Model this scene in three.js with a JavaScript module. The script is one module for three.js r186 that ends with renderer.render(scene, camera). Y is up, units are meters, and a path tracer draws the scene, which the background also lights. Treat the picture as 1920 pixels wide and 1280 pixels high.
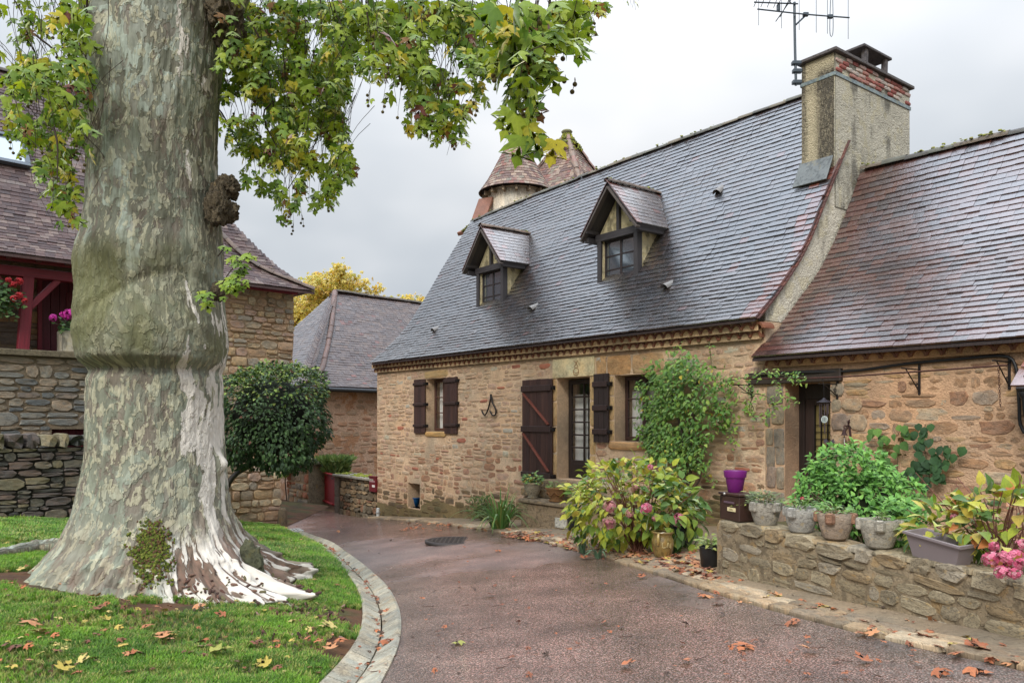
import * as THREE from 'three';
import { RoundedBoxGeometry } from 'three/addons/geometries/RoundedBoxGeometry.js';
import { ImprovedNoise } from 'three/addons/math/ImprovedNoise.js';

// ---------- camera, sky, sun, exposure ----------
const F = 1479, CX = 960, HY = 790, EYE = 1.6;      // lens of the photograph in its own pixels
const scene = new THREE.Scene();
const camera = new THREE.PerspectiveCamera(2 * Math.atan(640 / F) * 180 / Math.PI, 1.5, 0.1, 900);
camera.position.set(0, EYE, 0);
camera.setViewOffset(1920, 1280, 0, -150, 1920, 1280);   // level camera with a shifted lens
const renderer = new THREE.WebGLRenderer();
renderer.toneMapping = THREE.LinearToneMapping;
renderer.toneMappingExposure = 1.9;
renderer.shadowMap.enabled = true;

const perlin = new ImprovedNoise();
function fbm3(x, y, z, oct = 4) { let s = 0, a = 0.5; for (let i = 0; i < oct; i++) { s += a * perlin.noise(x, y, z); x *= 2.03; y *= 2.03; z *= 2.03; a *= 0.5; } return s; }
const clamp = (x, a = 0, b = 1) => Math.min(b, Math.max(a, x));
const lerp = (a, b, t) => a + (b - a) * t;
const sstep = (a, b, x) => { const t = clamp((x - a) / (b - a)); return t * t * (3 - 2 * t); };

{ // overcast sky: grey-bellied cloud sheet, far brighter overhead, out of view, to light the walls
  const w = 1024, h = 512, d = new Float32Array(w * h * 4);
  for (let j = 0; j < h; j++) for (let i = 0; i < w; i++) {
    const el = ((j + 0.5) / h - 0.5) * Math.PI, az = ((i + 0.5) / w - 0.5) * 2 * Math.PI;
    const y = Math.sin(el), c = Math.cos(el), x = c * Math.cos(az), z = c * Math.sin(az), o = (j * w + i) * 4;
    let r, g, b;
    if (y > 0) {
      const k = 1 / (y + 0.32);
      const n = fbm3(x * k * 1.1 + 5.3, z * k * 1.1 + 1.7, 0.4, 5), m = fbm3(x * k * 0.45 - 2.1, z * k * 0.45 + 6.4, 3.1, 3);
      const cloud = clamp(0.5 + n * 1.7 + m * 1.1);
      const base = 0.425 + 1.5 * Math.pow(clamp(y), 3.1);
      const L = base * lerp(0.74, 1.12, cloud);
      const blue = 1 - cloud;
      const zb = sstep(0.25, 0.8, y); r = L * lerp(1.0, 0.88, blue) * lerp(1, 0.94, zb); g = L * lerp(1.005, 0.965, blue) * lerp(1, 0.99, zb); b = L * lerp(1.02, 1.06, blue) * lerp(1, 1.07, zb);
    } else { r = 0.2; g = 0.19; b = 0.17; }
    d[o] = r; d[o + 1] = g; d[o + 2] = b; d[o + 3] = 1;
  }
  const t = new THREE.DataTexture(d, w, h, THREE.RGBAFormat, THREE.FloatType);
  t.mapping = THREE.EquirectangularReflectionMapping; t.magFilter = THREE.LinearFilter; t.needsUpdate = true;
  scene.background = t; scene.environment = t;
}
const sun = new THREE.DirectionalLight(new THREE.Color(1, 0.965, 0.9), 1.5);
sun.position.set(-14, 30, 20); sun.target.position.set(0, 0, -12);
sun.castShadow = true; sun.shadow.radius = 44; sun.shadow.mapSize.set(2048, 2048);
Object.assign(sun.shadow.camera, { left: -30, right: 30, top: 30, bottom: -30, near: 1, far: 90 });
scene.add(sun, sun.target);

// ---------- helpers ----------
const V = (x, y, z) => new THREE.Vector3(x, y, z);
function rng(seed) { let a = seed >>> 0; const f = () => { a = (a + 0x6d2b79f5) | 0; let t = Math.imul(a ^ (a >>> 15), 1 | a); t = (t + Math.imul(t ^ (t >>> 7), 61 | t)) ^ t; return ((t ^ (t >>> 14)) >>> 0) / 4294967296; }; f.r = (lo, hi) => lo + (hi - lo) * f(); f.i = (n) => Math.floor(f() * n); f.g = () => (f() + f() + f() - 1.5) / 0.75; return f; }
const rgb = (r, g, b) => new THREE.Color().setRGB(r / 255, g / 255, b / 255, THREE.SRGBColorSpace);
const at = (px, py, Z) => V((px - CX) / F * Z, EYE - (py - HY) / F * Z, -Z);       // a point at a given depth
class Frame {                                                                     // a house's own axes: x along its front, z out of it
  constructor(O, X) { this.O = O; this.X = X.clone().normalize(); this.Z = V(-this.X.z, 0, this.X.x); this.turn = Math.atan2(-this.X.z, this.X.x); }
  w(x, y, z) { return V(this.O.x + this.X.x * x + this.Z.x * z, y, this.O.z + this.X.z * x + this.Z.z * z); }
  pix(px, py, z = 0) {
    const r = V((px - CX) / F, -(py - HY) / F, -1), t = (z + this.O.dot(this.Z)) / r.dot(this.Z);
    const p = r.multiplyScalar(t); return { x: p.x * this.X.x + p.z * this.X.z - this.O.x * this.X.x - this.O.z * this.X.z, y: EYE + p.y, Z: t };
  }
}
const HF = new Frame(V(0.8 * 9.82, 0, -0.6 * 9.82), V(0.6, 0, 0.8));                // the two houses on the right
const LF = new Frame(V(0.692 * -18.32, 0, 0.722 * -18.32), V(0.722, 0, -0.692));     // the old building on the left
const WF = new Frame(V(0, 0, 0), V(1, 0, 0));

// ground: the street falls away from the camera and to the left; the lawn rises from the gutter
function curve1(pts) { return (z) => { // pts [[z, x], ...] with z falling
  if (z >= pts[0][0]) { const [a, b] = pts; return a[1] + (z - a[0]) * (b[1] - a[1]) / (b[0] - a[0]); }
  for (let i = 1; i < pts.length; i++) if (z >= pts[i][0]) { const a = pts[i - 1], b = pts[i], t = (z - a[0]) / (b[0] - a[0]); return lerp(a[1], b[1], t); }
  const a = pts[pts.length - 2], b = pts[pts.length - 1]; return b[1] + (z - b[0]) * (b[1] - a[1]) / (b[0] - a[0]); }; }
function smoothMax(a, b, k) { const h = clamp(0.5 + 0.5 * (a - b) / k); return lerp(b, a, h) + k * h * (1 - h); }
const G = (x, z) => smoothMax(-0.068 + 0.023 * z + 0.106 * clamp(x, -20, 5), -0.98, 0.12);
function onGround(px, py, f = G) { let Z = 2; const s = (py - HY) / F, q = (px - CX) / F; for (let k = 0; k < 4000; k++) { if (EYE - s * Z < f(q * Z, -Z)) break; Z += 0.01; } return V(q * Z, f(q * Z, -Z), -Z); }
const edge = (list) => list.map(([a, b]) => { const p = onGround(a, b); return [p.z, p.x]; }).sort((a, b) => b[0] - a[0]);
function smoothEdge(list) { const e = edge(list); const c = new THREE.CatmullRomCurve3(e.map(([z, x]) => V(x, 0, z)), false, 'centripetal'); return curve1(c.getPoints(160).map((p) => [p.z, p.x]).sort((a, b) => b[0] - a[0])); }
const gutIn = smoothEdge([[527, 990], [555, 1003], [594, 1022], [625, 1048], [649, 1077], [668, 1104], [678, 1135], [679, 1165], [670, 1200], [645, 1238], [606, 1280], [540, 1345]]);
const gutOut = smoothEdge([[535, 987], [565, 996], [617, 1014], [650, 1035], [680, 1057], [725, 1098], [746, 1135], [752, 1165], [748, 1205], [735, 1240], [714, 1280], [690, 1345]]);
const roadR = smoothEdge([[2060, 1290], [1920, 1254], [1700, 1206], [1500, 1156], [1345, 1113], [1240, 1079], [1100, 1038], [960, 1003], [880, 990], [790, 978], [712, 973]]);
const L = (x, z) => { const zz = clamp(z, -19, -1), xi = gutIn(zz), d = xi - x; return G(xi, zz) + 0.03 * sstep(0, 0.25, d) + 0.095 * clamp(d, 0, 7) + 0.03 * fbm3(x * 0.9, z * 0.9, 3.3, 3) * sstep(0, 0.6, d); };
const onLawn = (px, py) => onGround(px, py, (x, z) => (x < gutIn(z) ? L(x, z) : G(x, z)));

const used = {};
const numbered = (n) => { const k = used[n] = (used[n] ?? -1) + 1; return k ? `${n}_${String(k).padStart(3, '0')}` : n; };
class Thing {                                        // a top-level object: a Group at its base; parts are given in its frame's coordinates
  constructor(name, label, category, frame, x, y, z, group) {
    const o = this.o = new THREE.Group(); o.name = numbered(name); o.position.copy(frame.w(x, y, z)); o.rotation.y = frame.turn;
    o.userData = { label, category }; if (group) o.userData.group = group;
    this.off = V(-x, -y, -z); scene.add(o);
  }
  part(name, geo, mat, label) { const m = geo ? new THREE.Mesh(geo, mat) : new THREE.Group(); m.name = name; m.position.copy(this.off); if (label) m.userData.label = label; this.o.add(m); return m; }
}
function thingAt(name, label, category, p, turn = 0, group) { // things without a house frame: parts in local coordinates about p
  const t = new Thing(name, label, category, WF, p.x, p.y, p.z, group); t.off = V(0, 0, 0); t.o.rotation.y = turn; return t;
}
function sub(parent, name, geo, mat) { const m = geo ? new THREE.Mesh(geo, mat) : new THREE.Group(); m.name = name; parent.add(m); return m; }
function struct(name, geo, mat, kind = 'structure') { const m = new THREE.Mesh(geo, mat); m.name = name; m.userData.kind = kind; scene.add(m); return m; }

// geometry helpers
function geoFrom(pos, idx, uv, col) { const g = new THREE.BufferGeometry(); g.setAttribute('position', new THREE.Float32BufferAttribute(pos, 3)); if (uv) g.setAttribute('uv', new THREE.Float32BufferAttribute(uv, 2)); if (col) g.setAttribute('color', new THREE.Float32BufferAttribute(col, 3)); if (idx) g.setIndex(idx); g.computeVertexNormals(); return g; }
class Merge {                                        // collects transformed copies into one geometry, with a colour each
  constructor() { this.p = []; this.n = []; this.u = []; this.c = []; this.i = []; this.k = 0; }
  add(g, m, c) {
    const P = g.attributes.position, N = g.attributes.normal, U = g.attributes.uv, nm = m ? new THREE.Matrix3().getNormalMatrix(m) : null, v = V(0, 0, 0), n = P.count;
    for (let i = 0; i < n; i++) {
      v.fromBufferAttribute(P, i); if (m) v.applyMatrix4(m); this.p.push(v.x, v.y, v.z);
      v.fromBufferAttribute(N, i); if (nm) v.applyMatrix3(nm).normalize(); this.n.push(v.x, v.y, v.z);
      if (U) this.u.push(U.getX(i), U.getY(i)); else this.u.push(0, 0);
      if (c) this.c.push(c.r, c.g, c.b); else this.c.push(1, 1, 1);
    }
    if (g.index) for (let i = 0; i < g.index.count; i++) this.i.push(g.index.getX(i) + this.k); else for (let i = 0; i < n; i++) this.i.push(i + this.k);
    this.k += n; return this;
  }
  geo() { const g = new THREE.BufferGeometry(); g.setAttribute('position', new THREE.Float32BufferAttribute(this.p, 3)); g.setAttribute('normal', new THREE.Float32BufferAttribute(this.n, 3)); g.setAttribute('uv', new THREE.Float32BufferAttribute(this.u, 2)); g.setAttribute('color', new THREE.Float32BufferAttribute(this.c, 3)); g.setIndex(this.i); return g; }
}
const merged = (list) => { const m = new Merge(); for (const g of list) m.add(g); return m.geo(); };
const _q = new THREE.Quaternion(), _e = new THREE.Euler();
function TRS(x, y, z, rx = 0, ry = 0, rz = 0, sx = 1, sy = sx, sz = sx, order = 'XYZ') { return new THREE.Matrix4().compose(V(x, y, z), _q.setFromEuler(_e.set(rx, ry, rz, order)), V(sx, sy, sz)); }
function box(x0, x1, y0, y1, z0, z1, r = 0.006) { // bevelled box with uv in metres
  const w = x1 - x0, h = y1 - y0, d = z1 - z0, g = r > 0 ? new RoundedBoxGeometry(w, h, d, 1, Math.min(r, w / 3, h / 3, d / 3)) : new THREE.BoxGeometry(w, h, d);
  g.translate((x0 + x1) / 2, (y0 + y1) / 2, (z0 + z1) / 2); return boxUV(g);
}
function boxUV(g) { const P = g.attributes.position, N = g.attributes.normal, u = new Float32Array(P.count * 2); for (let i = 0; i < P.count; i++) { const ax = Math.abs(N.getX(i)), ay = Math.abs(N.getY(i)), az = Math.abs(N.getZ(i)), x = P.getX(i), y = P.getY(i), z = P.getZ(i); const [a, b] = ax > ay && ax > az ? [z, y] : ay > az ? [x, z] : [x, y]; u[i * 2] = a; u[i * 2 + 1] = b; } g.setAttribute('uv', new THREE.BufferAttribute(u, 2)); return g; }
function bar(a, b, w, h = w, r = 0.004) { // a beam from a to b
  const d = b.clone().sub(a), l = d.length(), g = r > 0 ? new RoundedBoxGeometry(w, l, h, 1, Math.min(r, w / 3, h / 3)) : new THREE.BoxGeometry(w, l, h); boxUV(g);
  const y = d.normalize(), ref = Math.abs(y.y) > 0.9 ? V(0, 0, 1) : V(0, 1, 0), x = (Math.abs(y.y) > 0.9 ? V(1, 0, 0) : ref.clone().cross(y)).normalize();
  const z = x.clone().cross(y).normalize(); x.copy(y.clone().cross(z));
  return g.applyMatrix4(new THREE.Matrix4().makeBasis(x, y, z).setPosition(a.clone().add(b).multiplyScalar(0.5)));
}
function tube(pts, r, seg = 6, taper = 1, n) { // tapered tube through points
  const c = new THREE.CatmullRomCurve3(pts, false, 'centripetal'), N = n ?? Math.max(4, pts.length * 4), fr = c.computeFrenetFrames(N, false), pos = [], idx = [], uv = [], len = c.getLength();
  for (let i = 0; i <= N; i++) { const t = i / N, p = c.getPointAt(t), R = r * lerp(1, taper, t); for (let j = 0; j <= seg; j++) { const a = j / seg * 2 * Math.PI, d = fr.normals[i].clone().multiplyScalar(Math.cos(a) * R).addScaledVector(fr.binormals[i], Math.sin(a) * R); pos.push(p.x + d.x, p.y + d.y, p.z + d.z); uv.push(j / seg * 2 * Math.PI * r, t * len); } }
  for (let i = 0; i < N; i++) for (let j = 0; j < seg; j++) { const a = i * (seg + 1) + j, b = a + seg + 1; idx.push(a, a + 1, b, b, a + 1, b + 1); }
  return geoFrom(pos, idx, uv);
}
function grid(nx, ny, fn, fuv) { const pos = [], uv = [], idx = [], col = []; for (let j = 0; j <= ny; j++) for (let i = 0; i <= nx; i++) { const p = fn(i / nx, j / ny); pos.push(p[0], p[1], p[2]); if (p.length > 3) col.push(p[3], p[4], p[5]); const q = fuv ? fuv(p, i / nx, j / ny) : [p[0], p[2]]; uv.push(q[0], q[1]); } for (let j = 0; j < ny; j++) for (let i = 0; i < nx; i++) { const a = j * (nx + 1) + i, b = a + nx + 1; idx.push(a, a + 1, b, b, a + 1, b + 1); } return geoFrom(pos, idx, uv, col.length ? col : null); }
function lathe(pts, seg = 28) { const g = new THREE.LatheGeometry(pts.map(([r, y]) => new THREE.Vector2(r, y)), seg); return g; }
function wallGeo(outline, holes, depth) { // a wall in its x-y plane, its front at z = 0
  const s = new THREE.Shape(outline.map(([x, y]) => new THREE.Vector2(x, y)));
  for (const [x0, x1, y0, y1] of holes) s.holes.push(new THREE.Path([[x0, y0], [x0, y1], [x1, y1], [x1, y0]].map(([x, y]) => new THREE.Vector2(x, y))));
  return new THREE.ExtrudeGeometry(s, { depth, bevelEnabled: false }).translate(0, 0, -depth);
}

// pieces: the largest in view as meshes of their own, the rest joined into one part
const _v = V(0, 0, 0);
function screenSize(world, r) { const Z = -world.z; if (Z < 0.3) return 0; const px = CX + world.x / Z * F, py = HY - (world.y - EYE) / Z * F; if (px < -15 || px > 1935 || py < -15 || py > 1295) return 0; return r / Z * F; }
const tintCache = new Map();
function tinted(base, c) { const k = base.uuid + c.getHexString(); if (!tintCache.has(k)) { const m = base.clone(); m.color.copy(c); tintCache.set(k, m); } return tintCache.get(k); }
function vcol(base) { const k = base.uuid + 'v'; if (!tintCache.has(k)) { const m = base.clone(); m.color.set(1, 1, 1); m.vertexColors = true; tintCache.set(k, m); } return tintCache.get(k); }
function pieces(parent, off, name, restName, items, base, limit = 300, minPx = 0) {
  parent.updateWorldMatrix(true, false);
  const mw = parent.matrixWorld.clone(); if (off) mw.multiply(new THREE.Matrix4().makeTranslation(off));
  for (const it of items) { _v.setFromMatrixPosition(it.m).applyMatrix4(mw); it.k = screenSize(_v, it.s); }
  items.sort((a, b) => b.k - a.k);
  const rest = new Merge(); let n = 0;
  for (const it of items) {
    if (n < limit && it.k > minPx) {
      const m = new THREE.Mesh(it.g, tinted(base, it.c)); m.name = name; it.m.decompose(m.position, m.quaternion, m.scale); if (off) m.position.add(off); parent.add(m); n++;
    } else rest.add(it.g, it.m, it.c);
  }
  if (rest.k) { const m = new THREE.Mesh(rest.geo(), vcol(base)); m.name = restName; m.userData.kind = 'stuff'; if (off) m.position.copy(off); parent.add(m); }
}

// ---------- textures ----------
function field(w, h, fx, fy, oct, seed, gain = 0.5) { // tileable value noise, 0..1
  const out = new Float32Array(w * h), r = rng(seed); let amp = 1, tot = 0;
  for (let o = 0; o < oct; o++) {
    const lat = new Float32Array(fx * fy); for (let i = 0; i < lat.length; i++) lat[i] = r();
    const xi = new Int32Array(w), xj = new Int32Array(w), xt = new Float32Array(w);
    for (let i = 0; i < w; i++) { const u = i / w * fx, a = Math.floor(u), t = u - a; xi[i] = a % fx; xj[i] = (a + 1) % fx; xt[i] = t * t * (3 - 2 * t); }
    for (let j = 0; j < h; j++) { const u = j / h * fy, a = Math.floor(u), t0 = u - a, t = t0 * t0 * (3 - 2 * t0), r0 = (a % fy) * fx, r1 = ((a + 1) % fy) * fx, o0 = j * w;
      for (let i = 0; i < w; i++) { const p = lat[r0 + xi[i]], q = lat[r0 + xj[i]], s = lat[r1 + xi[i]], v = lat[r1 + xj[i]], A = p + (q - p) * xt[i], B = s + (v - s) * xt[i]; out[o0 + i] += amp * (A + (B - A) * t); } }
    tot += amp; amp *= gain; fx *= 2; fy *= 2; if (fx > w || fy > h) break;
  }
  for (let i = 0; i < out.length; i++) out[i] = clamp((out[i] / tot - 0.5) * 1.7 + 0.5);
  return out;
}
function dataTex(w, h, fn, rep = 1) { const d = new Uint8Array(w * h * 4); for (let i = 0; i < w * h; i++) { const c = fn(i, i % w, (i / w) | 0); if (typeof c === 'number') { d[i * 4] = d[i * 4 + 1] = d[i * 4 + 2] = clamp(c) * 255; } else { d[i * 4] = clamp(c[0]) * 255; d[i * 4 + 1] = clamp(c[1]) * 255; d[i * 4 + 2] = clamp(c[2]) * 255; } d[i * 4 + 3] = 255; } const t = new THREE.DataTexture(d, w, h); t.magFilter = THREE.LinearFilter; t.wrapS = t.wrapT = THREE.RepeatWrapping; t.needsUpdate = true; t.repeat.set(rep, rep); return t; }
const withRepeat = (t, x, y = x) => { const c = t.clone(); c.repeat.set(x, y); c.needsUpdate = true; return c; };
const T = {};
{ // stone: mottled grain, lichen specks and pits
  const n = 1024, a = field(n, n, 4, 4, 8, 11, 0.62), b = field(n, n, 7, 7, 5, 12), c = field(n, n, 64, 64, 4, 13, 0.7), d = field(n, n, 22, 22, 4, 14);
  T.stone = dataTex(n, n, (i) => { let k = 0.78 + 0.66 * (a[i] - 0.5) + 0.42 * (c[i] - 0.5); k -= 0.25 * sstep(0.62, 0.8, d[i]) * b[i]; const li = sstep(0.72, 0.82, c[i] * 0.5 + b[i] * 0.5); const w = (b[i] - 0.5) * 0.2; return [k * (1 + w) + li * 0.1, k + li * 0.1, k * (1 - w) + li * 0.07]; });
  T.stoneB = dataTex(n, n, (i) => 0.5 * a[i] + 0.3 * c[i] + 0.3 * (1 - sstep(0.6, 0.78, d[i])) - 0.1);
  const e = field(n, n, 90, 90, 3, 15, 0.6), f = field(n, n, 3, 3, 4, 16), s = field(n, n, 9, 3, 5, 17);
  T.mortar = dataTex(n, n, (i) => { const k = 0.68 + 0.4 * e[i] * a[i] + 0.22 * (f[i] - 0.5) + 0.3 * (a[i] - 0.5); const w = (f[i] - 0.5) * 0.14; return [k * (1 + w), k, k * (1 - w)]; });
  T.mortarB = dataTex(n, n, (i) => 0.55 * e[i] + 0.45 * a[i]);
  // old render: blotchy, streaked black by rain, patches lost
  T.render = dataTex(n, n, (i) => { let k = 0.8 + 0.3 * (a[i] - 0.5) + 0.15 * (e[i] - 0.5); const dirt = sstep(0.5, 0.78, s[i] * 0.75 + b[i] * 0.35); k *= 1 - 0.62 * dirt; const y = sstep(0.6, 0.75, d[i]) * 0.12; return [k, k * (1 - y * 0.2), k * (1 - y)]; });
  T.plaster = dataTex(n, n, (i) => { const lost = sstep(0.5, 0.62, b[i] * 0.6 + d[i] * 0.4), k = 0.72 + 0.3 * (a[i] - 0.5) + 0.25 * (e[i] - 0.5); return [k * lerp(1, 0.86, lost), k * lerp(0.98, 0.68, lost), k * lerp(0.95, 0.52, lost)]; });
  T.plasterB = dataTex(n, n, (i) => 0.5 * e[i] + 0.3 * a[i] + 0.3 * (1 - sstep(0.45, 0.6, b[i] * 0.6 + d[i] * 0.4)));
  // lichen-grown concrete and carved stone
  T.lichen = dataTex(n, n, (i) => { let k = 0.68 + 0.35 * (a[i] - 0.4) + 0.2 * (c[i] - 0.5); const bl = sstep(0.55, 0.7, d[i] * 0.7 + c[i] * 0.3); k *= 1 - 0.38 * bl; const o = sstep(0.66, 0.8, b[i]) * (1 - bl); return [k + o * 0.1, k + o * 0.01, k - o * 0.14]; });
}
{ // clay tiles
  const n = 512, a = field(n, n, 6, 6, 7, 21, 0.6), c = field(n, n, 60, 60, 3, 22), b = field(n, n, 3, 3, 4, 23);
  T.tile = dataTex(n, n, (i) => { const k = 0.68 + 0.3 * (a[i] - 0.3) + 0.14 * (c[i] - 0.5), w = (b[i] - 0.5) * 0.24; const li = sstep(0.76, 0.84, c[i] * 0.55 + a[i] * 0.45) * 0.5; return [k * (1 + w * 0.6) + li, k + li, k * (1 - w * 0.4) + li * 0.8]; });
  T.tileB = dataTex(n, n, (i) => 0.6 * a[i] + 0.4 * c[i]);
  T.tileR = dataTex(n, n, (i) => 0.66 + 0.3 * (a[i] - 0.4) + 0.2 * (b[i] - 0.5));
}
{ // wood along v
  const n = 512, a = field(n, n, 64, 3, 4, 31, 0.6), b = field(n, n, 12, 2, 5, 32), c = field(n, n, 5, 5, 5, 33);
  T.wood = dataTex(n, n, (i) => 0.62 + 0.35 * (a[i] - 0.3) + 0.25 * (b[i] - 0.5) + 0.12 * (c[i] - 0.5));
  T.woodB = dataTex(n, n, (i) => 0.7 * a[i] + 0.3 * b[i]);
}
{ // worn asphalt: grit of red, grey and pale chips in a dark binder
  const n = 1024, r = rng(41), cell = 128, cx = new Float32Array(cell * cell * 5); for (let i = 0; i < cell * cell; i++) { cx[i * 5] = r(); cx[i * 5 + 1] = r(); cx[i * 5 + 2] = 0.3 + 0.35 * r(); cx[i * 5 + 3] = r(); cx[i * 5 + 4] = r(); }
  const a = field(n, n, 5, 5, 6, 42), h = new Float32Array(n * n), pick = new Uint16Array(n * n);
  for (let j = 0; j < n; j++) for (let i = 0; i < n; i++) { const u = i / n * cell, v = j / n * cell, iu = Math.floor(u), iv = Math.floor(v); let best = 9, bk = 0; for (let y = -1; y <= 1; y++) for (let x = -1; x <= 1; x++) { const k = ((iv + y + cell) % cell) * cell + (iu + x + cell) % cell, dx = iu + x + cx[k * 5] - u, dy = iv + y + cx[k * 5 + 1] - v, d = Math.hypot(dx, dy) / cx[k * 5 + 2]; if (d < best) { best = d; bk = k; } } h[j * n + i] = best; pick[j * n + i] = bk; }
  T.asphalt = dataTex(n, n, (i) => { const k = pick[i], e = 1 - sstep(0.75, 1.15, h[i]), t = cx[k * 5 + 3], s = 0.3 + 0.95 * cx[k * 5 + 4]; const chip = t < 0.56 ? [0.96 * s, 0.68 * s, 0.62 * s] : t < 0.86 ? [0.72 * s, 0.65 * s, 0.61 * s] : [1.1 * s, 0.98 * s, 0.9 * s]; const q = 0.9 + 0.25 * (a[i] - 0.5); return chip.map((x, j) => lerp([0.3, 0.24, 0.22][j], x, e) * q * 0.9); });
  T.asphaltB = dataTex(n, n, (i) => clamp(1 - h[i] * 0.7) * (0.6 + 0.4 * cx[pick[i] * 5 + 4]));
}
{ // wet and dry areas of the street, one picture for all of it
  const n = 1024, a = field(n, n, 6, 6, 6, 51), b = field(n, n, 30, 30, 4, 52), c = field(n, n, 3, 3, 4, 53);
  T.wet = dataTex(n, n, (i) => { const p = a[i] * 0.55 + c[i] * 0.3 + b[i] * 0.15; return clamp(0.17 + 0.5 * sstep(0.42, 0.68, p) + 0.12 * (b[i] - 0.5)); });
  T.patch = dataTex(n, n, (i) => { const p = c[i] * 0.5 + a[i] * 0.5, k = 0.82 + 0.3 * (p - 0.4); const grey = sstep(0.5, 0.7, b[i] * 0.3 + a[(i + 77777) % a.length] * 0.7); return [k * lerp(1, 0.78, grey), k * lerp(1, 0.88, grey), k * lerp(1, 0.9, grey)]; });
}
{ // soil under the grass
  const n = 512, a = field(n, n, 6, 6, 7, 61, 0.6), b = field(n, n, 4, 4, 4, 62);
  T.soil = dataTex(n, n, (i) => { const k = 0.55 + 0.6 * (a[i] - 0.3); const g = sstep(0.35, 0.55, b[i]); return [k * lerp(1, 0.62, g), k * lerp(0.75, 0.85, g), k * lerp(0.5, 0.3, g)]; });
  T.soilB = dataTex(n, n, (i) => a[i]);
}
{ // palmate veins for plane leaves, and one midrib for simple leaves
  const n = 256; const d = (x, y, ax, ay) => { const t = Math.max(0, x * ax + y * ay), l = Math.hypot(ax, ay), q = t / (l * l); return Math.hypot(x - ax * q, y - ay * q); };
  const b = field(n, n, 8, 8, 5, 71);
  T.leaf = dataTex(n, n, (i, x, y) => { const u = Math.abs(x / n - 0.5), v = y / n - 0.12; const m = Math.min(d(u, v, 0, 1), d(u, v, 0.62, 0.78), d(u, v, 0.97, 0.25)); const vein = 1 - sstep(0.004, 0.02, m); const k = 0.9 + 0.3 * (b[i] - 0.5); return [k + 0.2 * vein, k + 0.2 * vein, k * 0.9 + 0.12 * vein]; });
  T.rib = dataTex(n, n, (i, x, y) => { const u = Math.abs(x / n - 0.5), s = Math.abs(((y / n - u * 0.8) * 9) % 1 - 0.5); const vein = Math.max(1 - sstep(0.01, 0.035, u), 0.5 * (1 - sstep(0.03, 0.12, s)) * (u < 0.45 ? 1 : 0)); const k = 0.88 + 0.3 * (b[i] - 0.5); return [k + 0.16 * vein, k + 0.18 * vein, k * 0.92 + 0.1 * vein]; });
}
// ---------- materials ----------
const std = (c, o = {}) => new THREE.MeshPhysicalMaterial({ color: c, roughness: 0.9, ...o });
const W = () => new THREE.Color(1, 1, 1);
const M = {
  stone: std(W(), { map: withRepeat(T.stone, 0.55), bumpMap: withRepeat(T.stoneB, 0.55), bumpScale: 0.009, roughness: 0.9 }),
  tile: std(W(), { map: withRepeat(T.tile, 0.7), roughnessMap: withRepeat(T.tileR, 0.37), bumpMap: withRepeat(T.tileB, 1), bumpScale: 0.0022, roughness: 0.36, ior: 2.1, specularIntensity: 1.5, clearcoat: 0.6, clearcoatRoughness: 0.28 }),
  oldTile: std(W(), { map: withRepeat(T.tile, 0.7), bumpMap: withRepeat(T.tileB, 1), bumpScale: 0.006, roughness: 0.62, ior: 1.5 }),
  wood: std(W(), { map: withRepeat(T.wood, 2, 0.6), bumpMap: withRepeat(T.woodB, 2, 0.6), bumpScale: 0.003, roughness: 0.55 }),
  iron: std(rgb(38, 34, 34), { roughness: 0.5, metalness: 0.5 }),
  rust: std(rgb(84, 48, 38), { roughness: 0.8, metalness: 0.2, map: withRepeat(T.lichen, 2) }),
  dark: std(rgb(20, 17, 16), { roughness: 0.95 }),  // near-black: shade of insides and undersides put into the colour
  glass: new THREE.MeshPhysicalMaterial({ color: 0xffffff, transmission: 1, thickness: 0, roughness: 0.03, ior: 1.5 }),
  lichen: std(rgb(196, 190, 176), { map: withRepeat(T.lichen, 1.6), bumpMap: withRepeat(T.stoneB, 1.6), bumpScale: 0.012 }),
  soil: std(rgb(96, 74, 54), { map: withRepeat(T.soil, 0.5), bumpMap: withRepeat(T.soilB, 0.5), bumpScale: 0.05, roughness: 0.95 }),
  cloth: std(rgb(232, 230, 224), { roughness: 0.95, transmission: 0.25 }),
};
const leafMat = (map, o = {}) => new THREE.MeshPhysicalMaterial({ color: 0xffffff, map, roughness: 0.96, transmission: 0.4, thickness: 0, clearcoat: 0.14, clearcoatRoughness: 0.35, ...o });
M.planeLeaf = leafMat(T.leaf, { transmission: 0.52, clearcoat: 0.06 });
M.leaf = leafMat(T.rib);
M.gloss = leafMat(T.rib, { transmission: 0.2, clearcoat: 0.22, clearcoatRoughness: 0.35 });
M.fallen = leafMat(T.leaf, { transmission: 0.1, clearcoat: 0.12 });
M.moss = std(W(), { map: withRepeat(T.stone, 3), roughness: 1 });
const tints = (...l) => l.map((c) => rgb(...c));
const soft = (l, a, k = 1) => l.map((c) => { const y = c.r * 0.3 + c.g * 0.55 + c.b * 0.15; return new THREE.Color(lerp(c.r, y, a) * k, lerp(c.g, y, a) * k, lerp(c.b, y, a) * k); });

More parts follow.
